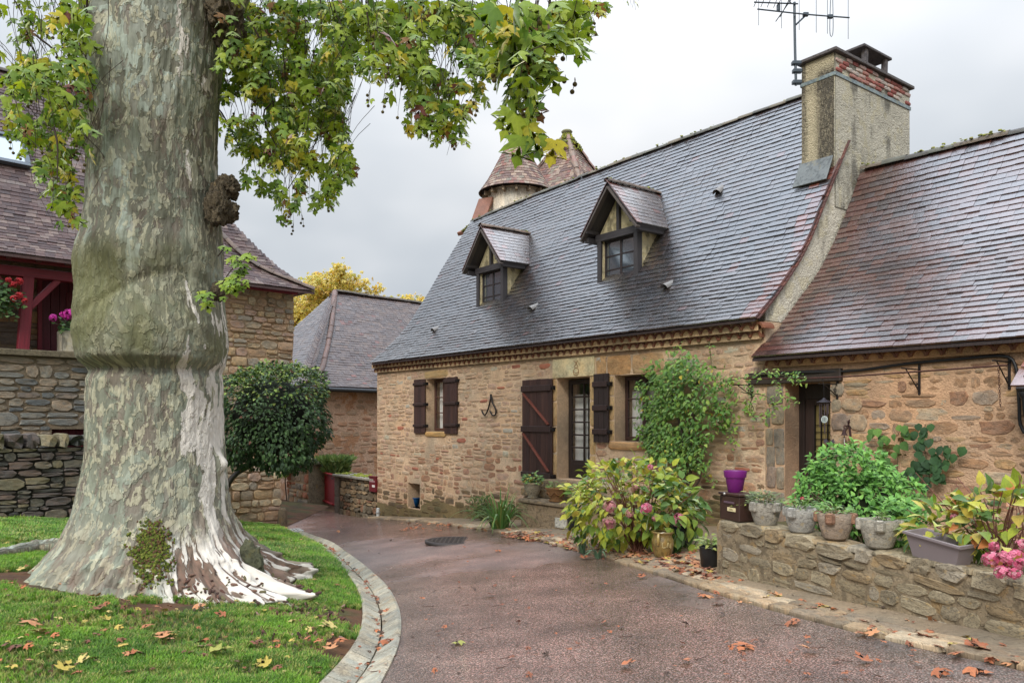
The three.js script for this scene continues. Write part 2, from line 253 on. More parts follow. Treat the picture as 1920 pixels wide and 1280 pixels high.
// ---------- piece shapes ----------
function stoneShape(seed, sq = 5, jit = 0.05, N = 10, top = 0.88, rough = 0.12) { // an irregular block, 1 x 1 x 1, its face at z = 1
  const r = rng(seed), pos = [], idx = [], uv = [], ou = r.r(0, 3), ov = r.r(0, 3), rad = [];
  for (let k = 0; k < N; k++) rad.push(1 + r.g() * jit);
  const rings = [[0, 1], [0.7, 0.985], [1, top]];
  for (const [z, s] of rings) for (let k = 0; k < N; k++) { const a = (k + 0.5) / N * 2 * Math.PI, c = Math.cos(a), d = Math.sin(a), e = 2 / sq, R = rad[k] * s * 0.5 / Math.pow(Math.pow(Math.abs(c), sq) + Math.pow(Math.abs(d), sq), 1 / sq); const x = R * c, y = R * d; pos.push(x, y, z + (z === 1 ? r.g() * rough : 0)); uv.push(x + ou, y + ov); }
  pos.push(r.g() * 0.1, r.g() * 0.1, 1.02 + r.g() * rough * 0.3); uv.push(ou, ov);
  for (let q = 0; q < 2; q++) for (let k = 0; k < N; k++) { const a = q * N + k, b = q * N + (k + 1) % N; idx.push(a, b, a + N, a + N, b, b + N); }
  for (let k = 0; k < N; k++) idx.push(2 * N + k, 2 * N + (k + 1) % N, 3 * N);
  return geoFrom(pos, idx, uv);
}
const rubble = [...Array(12)].map((_, i) => stoneShape(100 + i, 3.6, 0.09)), ashlar = [...Array(8)].map((_, i) => stoneShape(200 + i, 9, 0.02, 12)), broken = [...Array(14)].map((_, i) => { const g = stoneShape(700 + i, i % 2 ? 3.4 : 6, 0.08, 9, 0.92, 0.15).toNonIndexed(); g.deleteAttribute('normal'); g.computeVertexNormals(); return g; }), pebble = [...Array(8)].map((_, i) => stoneShape(300 + i, 2.6, 0.12));
function tileShape(seed, warp = 0.009) { // a flat clay tile, lower edge at y = 0, 1 wide, 1 long, 1 thick
  const r = rng(seed), j = () => r.g() * warp, A = [-0.5, j(), 1], B = [0.5, j(), 1], c = [0, j() * 0.6 - 0.006, 1.02], D = [0.5, 1, 1], E = [-0.5, 1, 1], ou = r.r(0, 5), ov = r.r(0, 5);
  const pos = [], uv = []; const tri = (...p) => { for (const q of p) { pos.push(...q); uv.push(q[0] * 0.5 + ou, q[1] * 0.6 + ov - q[2] * 0.05); } };
  const lo = (p) => [p[0], p[1] + 0.004, 0];
  tri(A, c, E); tri(c, D, E); tri(c, B, D);
  tri(lo(A), lo(c), A); tri(A, lo(c), c); tri(lo(c), lo(B), c); tri(c, lo(B), B);
  tri(B, lo(B), lo(D)); tri(B, lo(D), D); tri(lo(A), A, lo(E)); tri(A, E, lo(E));
  const g = geoFrom(pos, null, uv); return g;
}
const tileShapes = [...Array(8)].map((_, i) => tileShape(400 + i));
function planeLeafShape(seed) { // five-pointed plane leaf, stalk at the origin, 1 long along +y, drooping
  const r = rng(seed), half = [[0.02, 0], [0.1, -0.05], [0.3, -0.04], [0.5, 0.06], [0.36, 0.14], [0.33, 0.24], [0.46, 0.34], [0.55, 0.58], [0.38, 0.52], [0.2, 0.5], [0.17, 0.64], [0.2, 0.76], [0.07, 0.86], [0, 1]];
  const pts = [...half.map(([x, y]) => [x + r.g() * 0.02, y + r.g() * 0.02]), ...half.slice(0, -1).reverse().map(([x, y]) => [-x + r.g() * 0.02, y + r.g() * 0.02])];
  const fold = r.r(0.1, 0.5), droop = r.r(0.05, 0.45), tw = r.g() * 0.25, pos = [], uv = [], idx = [];
  const put = (x, y) => { pos.push(x, y * (1 - droop * 0.2), -Math.abs(x) * fold - droop * y * y * 0.7 + tw * x * y); uv.push(0.5 + x * 0.8, 0.12 + y * 0.8); };
  put(0, 0.3); put(0, 0.6); for (const [x, y] of pts) put(x, y);
  const n = pts.length; for (let k = 0; k < n - 1; k++) { const mid = (pts[k][1] + pts[k + 1][1]) / 2 > 0.55 ? 1 : 0; idx.push(mid, k + 2, k + 3); }
  idx.push(0, n + 1, 2); idx.push(0, 1, 2 + 10); idx.push(1, 0, n + 1 - 10);
  return geoFrom(pos, idx, uv);
}
const planeLeaves = [...Array(8)].map((_, i) => planeLeafShape(500 + i));
function simpleLeaf(seed, w = 0.5, fold = 0.3, droop = 0.35, point = 1.1) { // pointed oval leaf, 1 long along +y
  const r = rng(seed), pos = [], uv = [], idx = [], n = 4; fold *= r.r(0.6, 1.3); droop *= r.r(0.5, 1.4);
  for (let i = 0; i <= n; i++) { const t = i / n, hw = 0.5 * w * Math.pow(Math.sin(Math.PI * Math.pow(t, 0.8)), 0.85) * (t > 0.5 ? 1 / point : 1) + 0.004; for (const s of [-1, 0, 1]) { const x = s * hw; pos.push(x, t, -droop * t * t + Math.abs(x) * fold); uv.push(0.5 + s * 0.45, t); } }
  for (let i = 0; i < n; i++) for (let s = 0; s < 2; s++) { const a = i * 3 + s; idx.push(a, a + 1, a + 3, a + 3, a + 1, a + 4); }
  return geoFrom(pos, idx, uv);
}
const ovals = [...Array(6)].map((_, i) => simpleLeaf(600 + i, 0.62, 0.35, 0.4)), lances = [...Array(6)].map((_, i) => simpleLeaf(620 + i, 0.3, 0.3, 0.3)), rounds = [...Array(5)].map((_, i) => simpleLeaf(640 + i, 0.95, 0.25, 0.3, 1));
// a matrix that points a leaf's +y along dir with its face towards up
function leafM(p, dir, up, s, roll = 0) { const y = dir.clone().normalize(), x = y.clone().cross(up).normalize(), z = x.clone().cross(y); const m = new THREE.Matrix4().makeBasis(x, y, z); if (roll) m.multiply(new THREE.Matrix4().makeRotationY(roll)); const q = new THREE.Quaternion().setFromRotationMatrix(m); return new THREE.Matrix4().compose(p, q, typeof s === 'number' ? V(s, s, s) : s); }

// layouts
function courses(x0, x1, yb, yt, r, o) { // rows of stones between two heights; yb, yt may be functions of x
  const fb = typeof yb === 'function' ? yb : () => yb, ft = typeof yt === 'function' ? yt : () => yt, out = [], lo = Math.min(fb(x0), fb(x1)), hi = Math.max(ft(x0), ft(x1));
  let y = lo; while (y < hi) {
    const h = r.r(o.h[0], o.h[1]); let x = x0 - r() * o.w[1] * 0.6;
    while (x < x1) {
      const w = r.r(o.w[0], o.w[1]) * (0.6 + 0.6 * h / o.h[1]); const put = (a, b, c, d) => { const xa = Math.max(a, x0), xb = Math.min(b, x1); if (xb - xa < o.w[0] * 0.4) return; const m = (xa + xb) / 2, ya = Math.max(c, fb(m)), yb2 = Math.min(d, ft(m)); if (yb2 - ya < o.h[0] * 0.5) return; for (const [p, q, s, t] of o.holes ?? []) if (xb > p && xa < q && yb2 > s && ya < t) { if (xa < p && p - xa > o.w[0] * 0.5) return put(xa, p - 0.005, c, d); if (xb > q && xb - q > o.w[0] * 0.5) return put(q + 0.005, xb, c, d); return; } out.push([xa, xb, ya, yb2]); };
      if (h > (o.h[0] + o.h[1]) * 0.45 && r() < (o.split ?? 0.25)) { const k = r.r(0.35, 0.65); put(x, x + w, y, y + h * k); put(x, x + w, y + h * k, y + h); } else put(x, x + w, y + r.g() * o.h[0] * 0.1, y + h + r.g() * o.h[0] * 0.1);
      x += w;
    }
    y += h;
  }
  return out;
}
function stoneItems(list, r, o) { // list of [x0, x1, y0, y1] -> pieces on a wall face at z
  return list.filter(() => r() > (o.skip ?? 0)).map(([x0, x1, y0, y1]) => { const w = x1 - x0 - o.gap * r.r(0.6, 1.4), h = y1 - y0 - o.gap * r.r(0.6, 1.4), p = r.r(o.proud[0], o.proud[1]); if (w < 0.02 || h < 0.02) return null; return { g: o.shapes[r.i(o.shapes.length)], m: TRS((x0 + x1) / 2, (y0 + y1) / 2 + (o.wavy ?? 0) * fbm3((x0 + x1) * 0.35, (y0 + y1) * 0.3, 4, 2), (o.z ?? 0) - 0.03, 0, 0, r.g() * (o.rot ?? 0.03), w, h, 0.03 + p), c: o.pick ? o.pick((x0 + x1) / 2, (y0 + y1) / 2, r) : o.tints[r.i(o.tints.length)], s: Math.sqrt(w * h) }; }).filter(Boolean);
}
function profileAt(pr) { // pr: [[v, y], ...] from the eave up; returns length and a sampler of (v, y, slope)
  const seg = []; let l = 0; for (let i = 1; i < pr.length; i++) { const d = Math.hypot(pr[i][0] - pr[i - 1][0], pr[i][1] - pr[i - 1][1]); seg.push([l, d]); l += d; }
  const raw = (s) => { s = clamp(s, 0, l - 1e-6); let i = seg.findIndex(([a, d]) => s <= a + d); if (i < 0) i = seg.length - 1; const t = (s - seg[i][0]) / seg[i][1]; return [lerp(pr[i][0], pr[i + 1][0], t), lerp(pr[i][1], pr[i + 1][1], t)]; };
  return { len: l, at: (s) => { const [v, y] = raw(s), a = raw(s - 0.12), b = raw(s + 0.12); return { v, y, ang: Math.atan2(b[1] - a[1], b[0] - a[0]) }; } };
}
const curveProfile = (pts, n = 24) => new THREE.CatmullRomCurve3(pts.map(([v, y]) => V(v, y, 0)), false, 'centripetal').getPoints(n).map((p) => [p.x, p.y]);
function tileItems(pr, xa, xb, r, o) { // flat tiles on a curved roof slope: x along the eave, z = -v
  const P = profileAt(pr), out = [], ex = o.ex, n = Math.floor(P.len / ex);
  const fa = typeof xa === 'function' ? xa : () => xa, fb = typeof xb === 'function' ? xb : () => xb;
  for (let k = 0; k < n; k++) {
    const s = k * ex, q = P.at(s + 0.001), x0 = fa(s / P.len), x1 = fb(s / P.len); let x = x0 - r() * o.w * (k % 2 ? 0.5 : 1) * 0.9;
    while (x < x1) {
      const w = o.w * r.r(0.88, 1.12), a = Math.max(x, x0), b = Math.min(x + w, x1); x += w; if (b - a < 0.03) continue;
      const cx = (a + b) / 2; if (o.skip && o.skip(cx, q.v, q.y)) continue;
      const lift = o.wave ? o.wave(cx, s) : 0, dy = o.dy ? o.dy(cx, s / P.len) : 0, len = Math.min(ex * 2.15, P.len - s + 0.05), tilt = 0.5 * o.t / ex * 0.9 + r.g() * (o.tilt ?? 0.012);
      const nv = -Math.sin(q.ang), ny = Math.cos(q.ang), h = lift + o.t * 0.9;   // outward normal of the slope in (v, y)
      const m = TRS(cx, q.y + dy + ny * h + r.g() * 0.003, -(q.v + nv * h), 0, 0, 0);
      // local +y runs up the slope (towards -z as v grows), local +z out of the roof
      m.multiply(new THREE.Matrix4().makeRotationX(-(Math.PI / 2 - q.ang) - tilt)).multiply(new THREE.Matrix4().makeRotationZ(r.g() * (o.yaw ?? 0.008))).multiply(new THREE.Matrix4().makeRotationY(r.g() * (o.roll ?? 0.012))).multiply(new THREE.Matrix4().makeScale(b - a - (o.joint ?? 0.004), len * r.r(0.98, 1.03), o.t * r.r(1 - (o.tv ?? 0.15), 1 + (o.tv ?? 0.15))));
      out.push({ g: tileShapes[r.i(tileShapes.length)], m, c: o.pick(cx, s / P.len, r), s: Math.sqrt((b - a) * ex) });
    }
  }
  return out;
}
function deck(pr, x0, x1, th, dyf, steps = 1) { // solid roof under the tiles
  const pos = [], idx = [], uv = [], n = pr.length, nx = steps; const rows = [];
  for (const lay of [0, -th]) for (let i = 0; i <= nx; i++) { const t = i / nx; for (let j = 0; j < n; j++) { const [v, y] = pr[j], f = j / (n - 1), a = typeof x0 === 'function' ? x0(f) : x0, b = typeof x1 === 'function' ? x1(f) : x1, x = lerp(a, b, t); pos.push(x, y + lay + (dyf ? dyf(x, f) : 0), -v); uv.push(x, j * 0.2); } }
  const id = (l, i, j) => l * (nx + 1) * n + i * n + j;
  for (let i = 0; i < nx; i++) for (let j = 0; j < n - 1; j++) { idx.push(id(0, i, j), id(0, i + 1, j), id(0, i, j + 1), id(0, i + 1, j), id(0, i + 1, j + 1), id(0, i, j + 1)); idx.push(id(1, i, j), id(1, i, j + 1), id(1, i + 1, j), id(1, i + 1, j), id(1, i, j + 1), id(1, i + 1, j + 1)); }
  for (let j = 0; j < n - 1; j++) { idx.push(id(0, 0, j), id(0, 0, j + 1), id(1, 0, j), id(1, 0, j), id(0, 0, j + 1), id(1, 0, j + 1)); idx.push(id(0, nx, j), id(1, nx, j), id(0, nx, j + 1), id(1, nx, j), id(1, nx, j + 1), id(0, nx, j + 1)); }
  for (let i = 0; i < nx; i++) for (const j of [0, n - 1]) { const q = [id(0, i, j), id(1, i, j), id(0, i + 1, j), id(1, i + 1, j)]; idx.push(q[0], q[1], q[2], q[2], q[1], q[3]); }
  const g = geoFrom(pos, idx, uv); g.deleteAttribute('normal'); const f = g.toNonIndexed(); f.computeVertexNormals(); return f;
}
// ---------- setting: ground, street, pavement, gutter, lawn ----------
{
  struct('ground', grid(60, 60, (s, t) => { const x = lerp(-1, 1, s), z = lerp(-1, 1, t), X = Math.sign(x) * Math.pow(Math.abs(x), 3) * 400, Z = -12 + Math.sign(z) * Math.pow(Math.abs(z), 3) * 400; return [X, G(clamp(X, -12, 5), Z) - 0.14, Z]; }, (p) => [p[0], p[2]]), M.soil);
  // street
  const xl = (z) => (z > -18.2 ? gutOut(z) + 0.0 : lerp(gutOut(-18.2), -22, sstep(-18.2, -19.6, z))), xr = (z) => (z > -20.9 ? roadR(z) : roadR(-20.9) - (-20.9 - z) * 0.75);
  const road = grid(60, 240, (s, t) => { const z = lerp(-1.5, -40, t), x = lerp(xl(z), xr(z), s); const e = Math.min(s, 1 - s) * (xr(z) - xl(z)); return [x, G(x, z) + 0.016 * fbm3(x * 1.3, z * 1.3, 2, 3) * sstep(0, 0.8, e) - 0.012, z]; }, (p) => [p[0], p[2]]);
  const u1 = new Float32Array(road.attributes.uv.array); for (let i = 0; i < u1.length; i++) u1[i] /= 17; road.setAttribute('uv1', new THREE.BufferAttribute(u1, 2));
  const wet = withRepeat(T.wet, 1); wet.channel = 1;
  // broad worn areas tint the street through vertex colours
  { const P = road.attributes.position, c = []; for (let i = 0; i < P.count; i++) { const x = P.getX(i), z = P.getZ(i), a = fbm3(x * 0.5 + 3, z * 0.5, 1, 4), b = fbm3(x * 1.7, z * 1.7, 5, 3); const l = xl(z), r = xr(z), e = Math.min(x - l, (r - x)), gr = clamp(sstep(0.9, 0.1, e) * 0.75 + sstep(0.1, 0.45, a + b * 0.3) * 0.5 + sstep(-6.5, -4, z) * 0.25), k = 0.9 + 0.75 * b + 0.5 * a; c.push(k * lerp(1.0, 0.68, gr), k * lerp(0.97, 0.82, gr), k * lerp(0.97, 0.82, gr)); } road.setAttribute('color', new THREE.Float32BufferAttribute(c, 3)); }
  struct('road', road, std(rgb(186, 163, 153), { map: withRepeat(T.asphalt, 0.62), bumpMap: withRepeat(T.asphaltB, 0.62), bumpScale: 0.0035, roughnessMap: wet, roughness: 0.64, vertexColors: true, ior: 1.7, specularIntensity: 1.5 }));
  // concrete apron between street and houses, with a course of setts along the street
  struct('pavement_base', grid(14, 160, (s, t) => { const z = lerp(-1.5, -21, t), x = lerp(roadR(z) - 0.02, roadR(z) + 4.2, s); return [x, G(x, z) + (s === 0 ? -0.06 : 0.004) + 0.02 * fbm3(x * 2, z * 2, 8, 3) * sstep(0, 0.1, s), z]; }, (p) => [p[0], p[2]]), std(rgb(150, 130, 104), { map: withRepeat(T.mortar, 0.5), bumpMap: withRepeat(T.stoneB, 0.7), bumpScale: 0.02, roughness: 0.85 }));
  const pv = new THREE.Group(); pv.name = 'pavement'; pv.userData.kind = 'structure'; scene.add(pv);
  const r = rng(5), it = [], tt = tints([178, 150, 116], [186, 158, 124], [160, 136, 106], [150, 130, 106], [196, 172, 140], [140, 120, 96]);
  for (let z = -2.6; z > -20.6;) { const l = r.r(0.2, 0.5), x0 = roadR(z), z1 = z - l * 0.9, x1 = roadR(z1), row = z < -8.2 && z > -16 ? 3 : 2; for (let k = 0; k < row; k++) { const w = r.r(0.13, 0.17), o = 0.1 + k * 0.16, mx = (x0 + x1) / 2 + o + r.g() * 0.01, mz = (z + z1) / 2 + o * 0.2; const X = V(x1 - x0, G(x1, z1) - G(x0, z), z1 - z), ll = X.length(); X.normalize(); const U = V(-0.1, 1, 0).normalize(), Y = U.clone().cross(X).normalize(), Zu = X.clone().cross(Y); it.push({ g: ashlar[r.i(8)], m: new THREE.Matrix4().makeBasis(X, Y, Zu).setPosition(mx, G(mx, mz) - 0.022, mz).multiply(TRS(0, 0, 0, r.g() * 0.01, r.g() * 0.01, r.g() * 0.03, ll - 0.012, w, 0.042 + r() * 0.008)), c: tt[r.i(6)], s: Math.sqrt(l * w) }); } z = z1; }
  pieces(pv, null, 'paving_stone', 'paving_stones', it, M.stone, 300, 6);
  // gutter: two courses of dished granite stones
  const gu = new THREE.Group(); gu.name = 'gutter'; gu.userData.kind = 'structure'; scene.add(gu);
  const gm = std(rgb(176, 170, 156), { map: withRepeat(T.stone, 1.1), bumpMap: withRepeat(T.stoneB, 1.4), bumpScale: 0.014, roughness: 0.72 });
  const gt = tints([184, 174, 152], [174, 166, 146], [190, 180, 158], [168, 160, 142]); const gi = [];
  const cut = (side, za, zb) => { const pos = [], uv = [], idx = [], n = 3; for (let i = 0; i <= n; i++) { const z = lerp(za, zb, i / n), a = gutIn(z), b = gutOut(z), m = (a + b) / 2, g = 0.008; const xs = side ? [m + g, m + 0.04, b - 0.03, b] : [a, a + 0.03, m - 0.04, m - g]; const ys = side ? [-0.045, -0.03, 0.022, 0.006] : [0.03, 0.045, -0.03, -0.045]; xs.forEach((x, k) => { const zz = z + (i === 0 ? -0.005 : i === n ? 0.005 : 0); pos.push(x, G(x, zz) + ys[k] + 0.006 * fbm3(x * 6, zz * 6, 1, 2), zz); uv.push(x, zz); }); }
    const row = 4; for (let i = 0; i < n; i++) for (let k = 0; k < 3; k++) { const a = i * row + k; idx.push(a, a + 1, a + row, a + row, a + 1, a + row + 1); }
    const base = pos.length / 3; for (const i of [0, n]) { for (let k = 0; k < row; k++) { const q = (i * row + k) * 3; pos.push(pos[q], pos[q + 1], pos[q + 2], pos[q], pos[q + 1] - 0.12, pos[q + 2]); uv.push(pos[q], 0, pos[q], 0.12); } } for (let e = 0; e < 2; e++) for (let k = 0; k < 3; k++) { const a = base + e * 8 + k * 2; idx.push(a, a + 1, a + 2, a + 2, a + 1, a + 3); }
    const s2 = pos.length / 3; for (let i = 0; i <= n; i++) for (const k of [0, 3]) { const q = (i * row + k) * 3; pos.push(pos[q], pos[q + 1], pos[q + 2], pos[q], pos[q + 1] - 0.12, pos[q + 2]); uv.push(0, pos[q + 2], 0.12, pos[q + 2]); } for (let i = 0; i < n; i++) for (let e = 0; e < 2; e++) { const a = s2 + i * 4 + e * 2; idx.push(a, a + 1, a + 4, a + 4, a + 1, a + 5); }
    const g = geoFrom(pos, idx, uv); g.deleteAttribute('normal'); const f = g.toNonIndexed(); f.computeVertexNormals(); return f; };
  for (const side of [0, 1]) { let z = -3.2 - side * 0.2; while (z > -18.4) { const l = r.r(0.3, 0.62), zb = Math.max(z - l, -18.5); const m = new THREE.Mesh(cut(side, z, zb), tinted(gm, gt[r.i(4)])); m.name = 'gutter_stone'; gu.add(m); z = zb - 0.007; } }
  // grass: soil sheet and blades
  struct('lawn', grid(110, 110, (s, t) => { const z = lerp(-1.5, -24, t), x = gutIn(clamp(z, -19, -1)) - 0.004 - Math.pow(s, 1.6) * 22; return [x, L(x, z) - 0.0, z]; }, (p) => [p[0], p[2]]), M.soil);
  const blade = (() => { const rr = rng(77), m = { p: [], u: [], i: [] }; for (let k = 0; k < 7; k++) { const a = rr() * 6.283, q = rr() * 0.022, h = rr.r(0.5, 1), lean = rr.r(0.1, 0.75), w = 0.075, bx = Math.cos(a * 3) * q * 14, bz = Math.sin(a * 3) * q * 14, dx = Math.cos(a), dz = Math.sin(a), o = m.p.length / 3; for (let j = 0; j < 3; j++) { const t = j / 2, y = h * t * (1 - 0.3 * lean * t), f = lean * h * t * t, ww = w * (1 - t * 0.75); m.p.push(bx + dx * f - dz * ww, y, bz + dz * f + dx * ww, bx + dx * f + dz * ww, y, bz + dz * f - dx * ww); m.u.push(0, t, 1, t); } m.i.push(o, o + 1, o + 2, o + 2, o + 1, o + 3, o + 2, o + 3, o + 4, o + 4, o + 3, o + 5); } return geoFrom(m.p, m.i, m.u); })();
  const N = 300000, gr = new THREE.InstancedMesh(blade, std(W(), { roughness: 0.95, transmission: 0.3, clearcoat: 0.08, clearcoatRoughness: 0.4 }), N); gr.name = 'grass'; gr.userData = { kind: 'stuff', label: 'short wet green grass growing on the lawn round the plane tree', category: 'grass' };
  const spots = [[20, 1240, 0.35], [90, 1262, 0.2], [600, 1150, 0.5], [620, 1200, 0.35], [180, 1110, 0.4], [330, 1140, 0.25], [560, 1075, 0.3], [470, 1265, 0.15], [290, 1215, 0.14]].map(([a, c, q]) => { const p = onLawn(a, c); return [p.x, p.z, q]; });
  const rg = rng(91), cg = new THREE.Color(), a = rgb(70, 112, 18), b = rgb(128, 172, 36), c2 = rgb(176, 166, 96); let k = 0;
  for (let tr = 0; tr < N * 6 && k < N; tr++) { const Z = 4.2 + 14.8 * Math.pow(rg(), 1.55), qx = rg() < 0.8 ? rg.r(-0.7, -0.12) : rg.r(-1.25, -0.7), x = qx * Z, z = -Z; if (x > gutIn(z) - 0.02) continue; let bare = 1.1 * fbm3(x * 0.8 + 4, z * 0.8, 6, 3) + 0.45 * fbm3(x * 3.5, z * 3.5, 2, 3); for (const [bx, bz, br] of spots) bare += 0.45 * Math.exp(-((x - bx) ** 2 + (z - bz) ** 2) / (br * br)); const dT = Math.hypot(x + 4.05, z + 8.8); if (dT < 1.0) continue; const e = gutIn(z) - x; if (rg() < sstep(0.02, 0.22, bare) * 0.85 + sstep(2.1, 1.1, dT) * 0.25 + sstep(0.3, 0, e) * 0.4) continue; const h = rg.r(0.03, 0.085) * (1 - 0.3 * sstep(0, 0.3, bare)) * (Z > 11 ? 1.25 : 1); gr.setMatrixAt(k, TRS(x, L(x, z) - 0.004, z, rg.g() * 0.15, rg() * 6.28, rg.g() * 0.15, h * (Z > 11 ? 1.5 : 1), h, h * (Z > 11 ? 1.5 : 1))); cg.copy(a).lerp(b, clamp(rg() * 0.9 - 0.1 + 1.3 * fbm3(x * 0.9, z * 0.9, 9, 3))); if (bare > -0.02 && rg() < 0.3) cg.lerp(c2, 0.6); if (rg() < 0.05) cg.copy(c2); gr.setColorAt(k, cg); k++; }
  gr.count = k; scene.add(gr);
}

// ---------- shared builders for houses ----------
M.dglass = std(rgb(58, 66, 74), { roughness: 0.06, ior: 2.2, specularIntensity: 1.3, clearcoat: 1, clearcoatRoughness: 0.03 });
const brownWood = tinted(M.wood, rgb(74, 48, 42)), blackWood = tinted(M.wood, rgb(66, 62, 64)), redWood = tinted(M.wood, rgb(140, 36, 52)), braceWood = tinted(M.wood, rgb(126, 66, 50)), doorWood = tinted(M.wood, rgb(46, 32, 27));
function windowPart(t, x0, x1, y0, y1, z, cols, rows, fw, mat, o = {}) { // frame > glazing bars, panes, curtain
  const d = 0.05, f = t.part(o.name ?? 'window', merged([box(x0, x0 + fw, y0, y1, z - d, z), box(x1 - fw, x1, y0, y1, z - d, z), box(x0 + fw, x1 - fw, y1 - fw, y1, z - d + 0.002, z - 0.002), box(x0 + fw, x1 - fw, y0, y0 + fw * (o.foot ?? 1), z - d + 0.002, z - 0.002)]), mat);
  const a = x0 + fw, b = x1 - fw, c = y0 + fw * (o.foot ?? 1), e = y1 - fw, bw = o.bar ?? 0.025;
  for (let i = 1; i < cols; i++) { const x = lerp(a, b, i / cols), w = o.stile && i === cols / 2 ? o.stile : bw; sub(f, 'glazing_bar', box(x - w / 2, x + w / 2, c, e, z - 0.042, z - 0.006, 0.004), mat); }
  for (let j = 1; j < rows; j++) { const y = lerp(c, e, j / rows); sub(f, 'glazing_bar', box(a, b, y - bw / 2, y + bw / 2, z - 0.04, z - 0.009, 0.004), mat); }
  const r = rng(Math.round(x0 * 100) & 0xffff);
  for (let i = 0; i < cols; i++) for (let j = 0; j < rows; j++) { const p = sub(f, 'pane', new THREE.BoxGeometry((b - a) / cols - 0.004, (e - c) / rows - 0.004, 0.004), M.glass); p.position.set(lerp(a, b, (i + 0.5) / cols), lerp(c, e, (j + 0.5) / rows), z - 0.025); p.rotation.set(r.g() * 0.006, r.g() * 0.006, 0); }
  if (o.curtain) for (const [ca, cb, ya, yb] of o.curtain) sub(f, 'curtain', grid(60, 8, (s, q) => [lerp(ca, cb, s), lerp(ya, yb, q) - (q > 0.9 ? 0.012 * Math.abs(Math.sin(s * 30)) : 0), z - 0.14 + 0.022 * Math.sin(s * 46 + Math.sin(s * 9) * 2)], (p) => [p[0], p[1]]), M.cloth);
  return f;
}
function shutterPart(t, x0, x1, y0, y1, z, n, bat, brace, mat = brownWood) {
  const s = t.part('shutter', null), r = rng(Math.round(x0 * 1000) & 0xffff), w = (x1 - x0) / n;
  const m2 = [rgb(74, 48, 42), rgb(66, 43, 39), rgb(80, 53, 46)].map((c) => tinted(M.wood, c));
  for (let i = 0; i < n; i++) sub(s, 'plank', box(x0 + i * w + 0.002, x0 + (i + 1) * w - 0.002, y0 + r.g() * 0.003, y1 + r.g() * 0.003, z, z + 0.03 + r.g() * 0.001, 0.004), mat === brownWood ? m2[i % 3] : mat);
  for (const [ya, yb] of bat) sub(s, 'batten', box(x0 - 0.012, x1 + 0.012 - 0.03, ya, yb, z + 0.031, z + 0.062, 0.012), tinted(M.wood, rgb(62, 42, 38)));
  for (const [ax, ay, bx, by] of brace ?? []) sub(s, 'brace', bar(V(ax, ay, z + 0.046), V(bx, by, z + 0.046), 0.075, 0.028), braceWood);
  for (const [ya, yb] of bat) sub(s, 'hinge', merged([box(x1 - 0.02, x1 + 0.05, (ya + yb) / 2 - 0.02, (ya + yb) / 2 + 0.02, z + 0.015, z + 0.05), box(x1 + 0.03, x1 + 0.06, (ya + yb) / 2 - 0.04, (ya + yb) / 2 + 0.035, z - 0.04, z + 0.055)]), M.iron);
  return s;
}
const archGeo = (() => { const s = new THREE.Shape(), R = 0.102, h = 0.1, th = 0.03; for (let i = 0; i <= 10; i++) { const a = Math.PI * (1 - i / 10); s[i ? 'lineTo' : 'moveTo'](Math.cos(a) * R, Math.sin(a) * h); } for (let i = 10; i >= 0; i--) { const a = Math.PI * (1 - i / 10); s.lineTo(Math.cos(a) * (R - th), Math.sin(a) * (h - th) - 0.004); } return new THREE.ExtrudeGeometry(s, { depth: 0.28, bevelEnabled: false }).translate(0, 0, -0.28); })();
function genoise(t, x0, x1, rows, mortar, tt, seed) { // rows: [y, projection]; courses of half-round tiles bedded in mortar under the eave
  const c = t.part('cornice', null), r = rng(seed), it = [];
  for (const [yf, z] of rows) { const n = Math.round((x1 - x0) / 0.19); for (let i = 0; i < n; i++) { const x = x0 + (i + 0.5 + (rows.indexOf(rows.find((q) => q[0] === yf)) % 2) * 0.5) * (x1 - x0) / n; it.push({ g: archGeo, m: TRS(x, yf(x) + r.g() * 0.004, z + r.g() * 0.006, 0.02, r.g() * 0.03, r.g() * 0.05), c: tt[r.i(tt.length)], s: 0.1 }); }
    sub(c, 'mortar_bed', grid(40, 1, (s, q) => { const x = lerp(x0, x1, s); return [x, yf(x) + lerp(-0.03, 0.12, q), z - 0.022]; }, (p) => [p[0], p[1]]), mortar);
    }
  pieces(c, null, 'cornice_tile', 'cornice_tiles', it, M.oldTile, 300);
  return c;
}
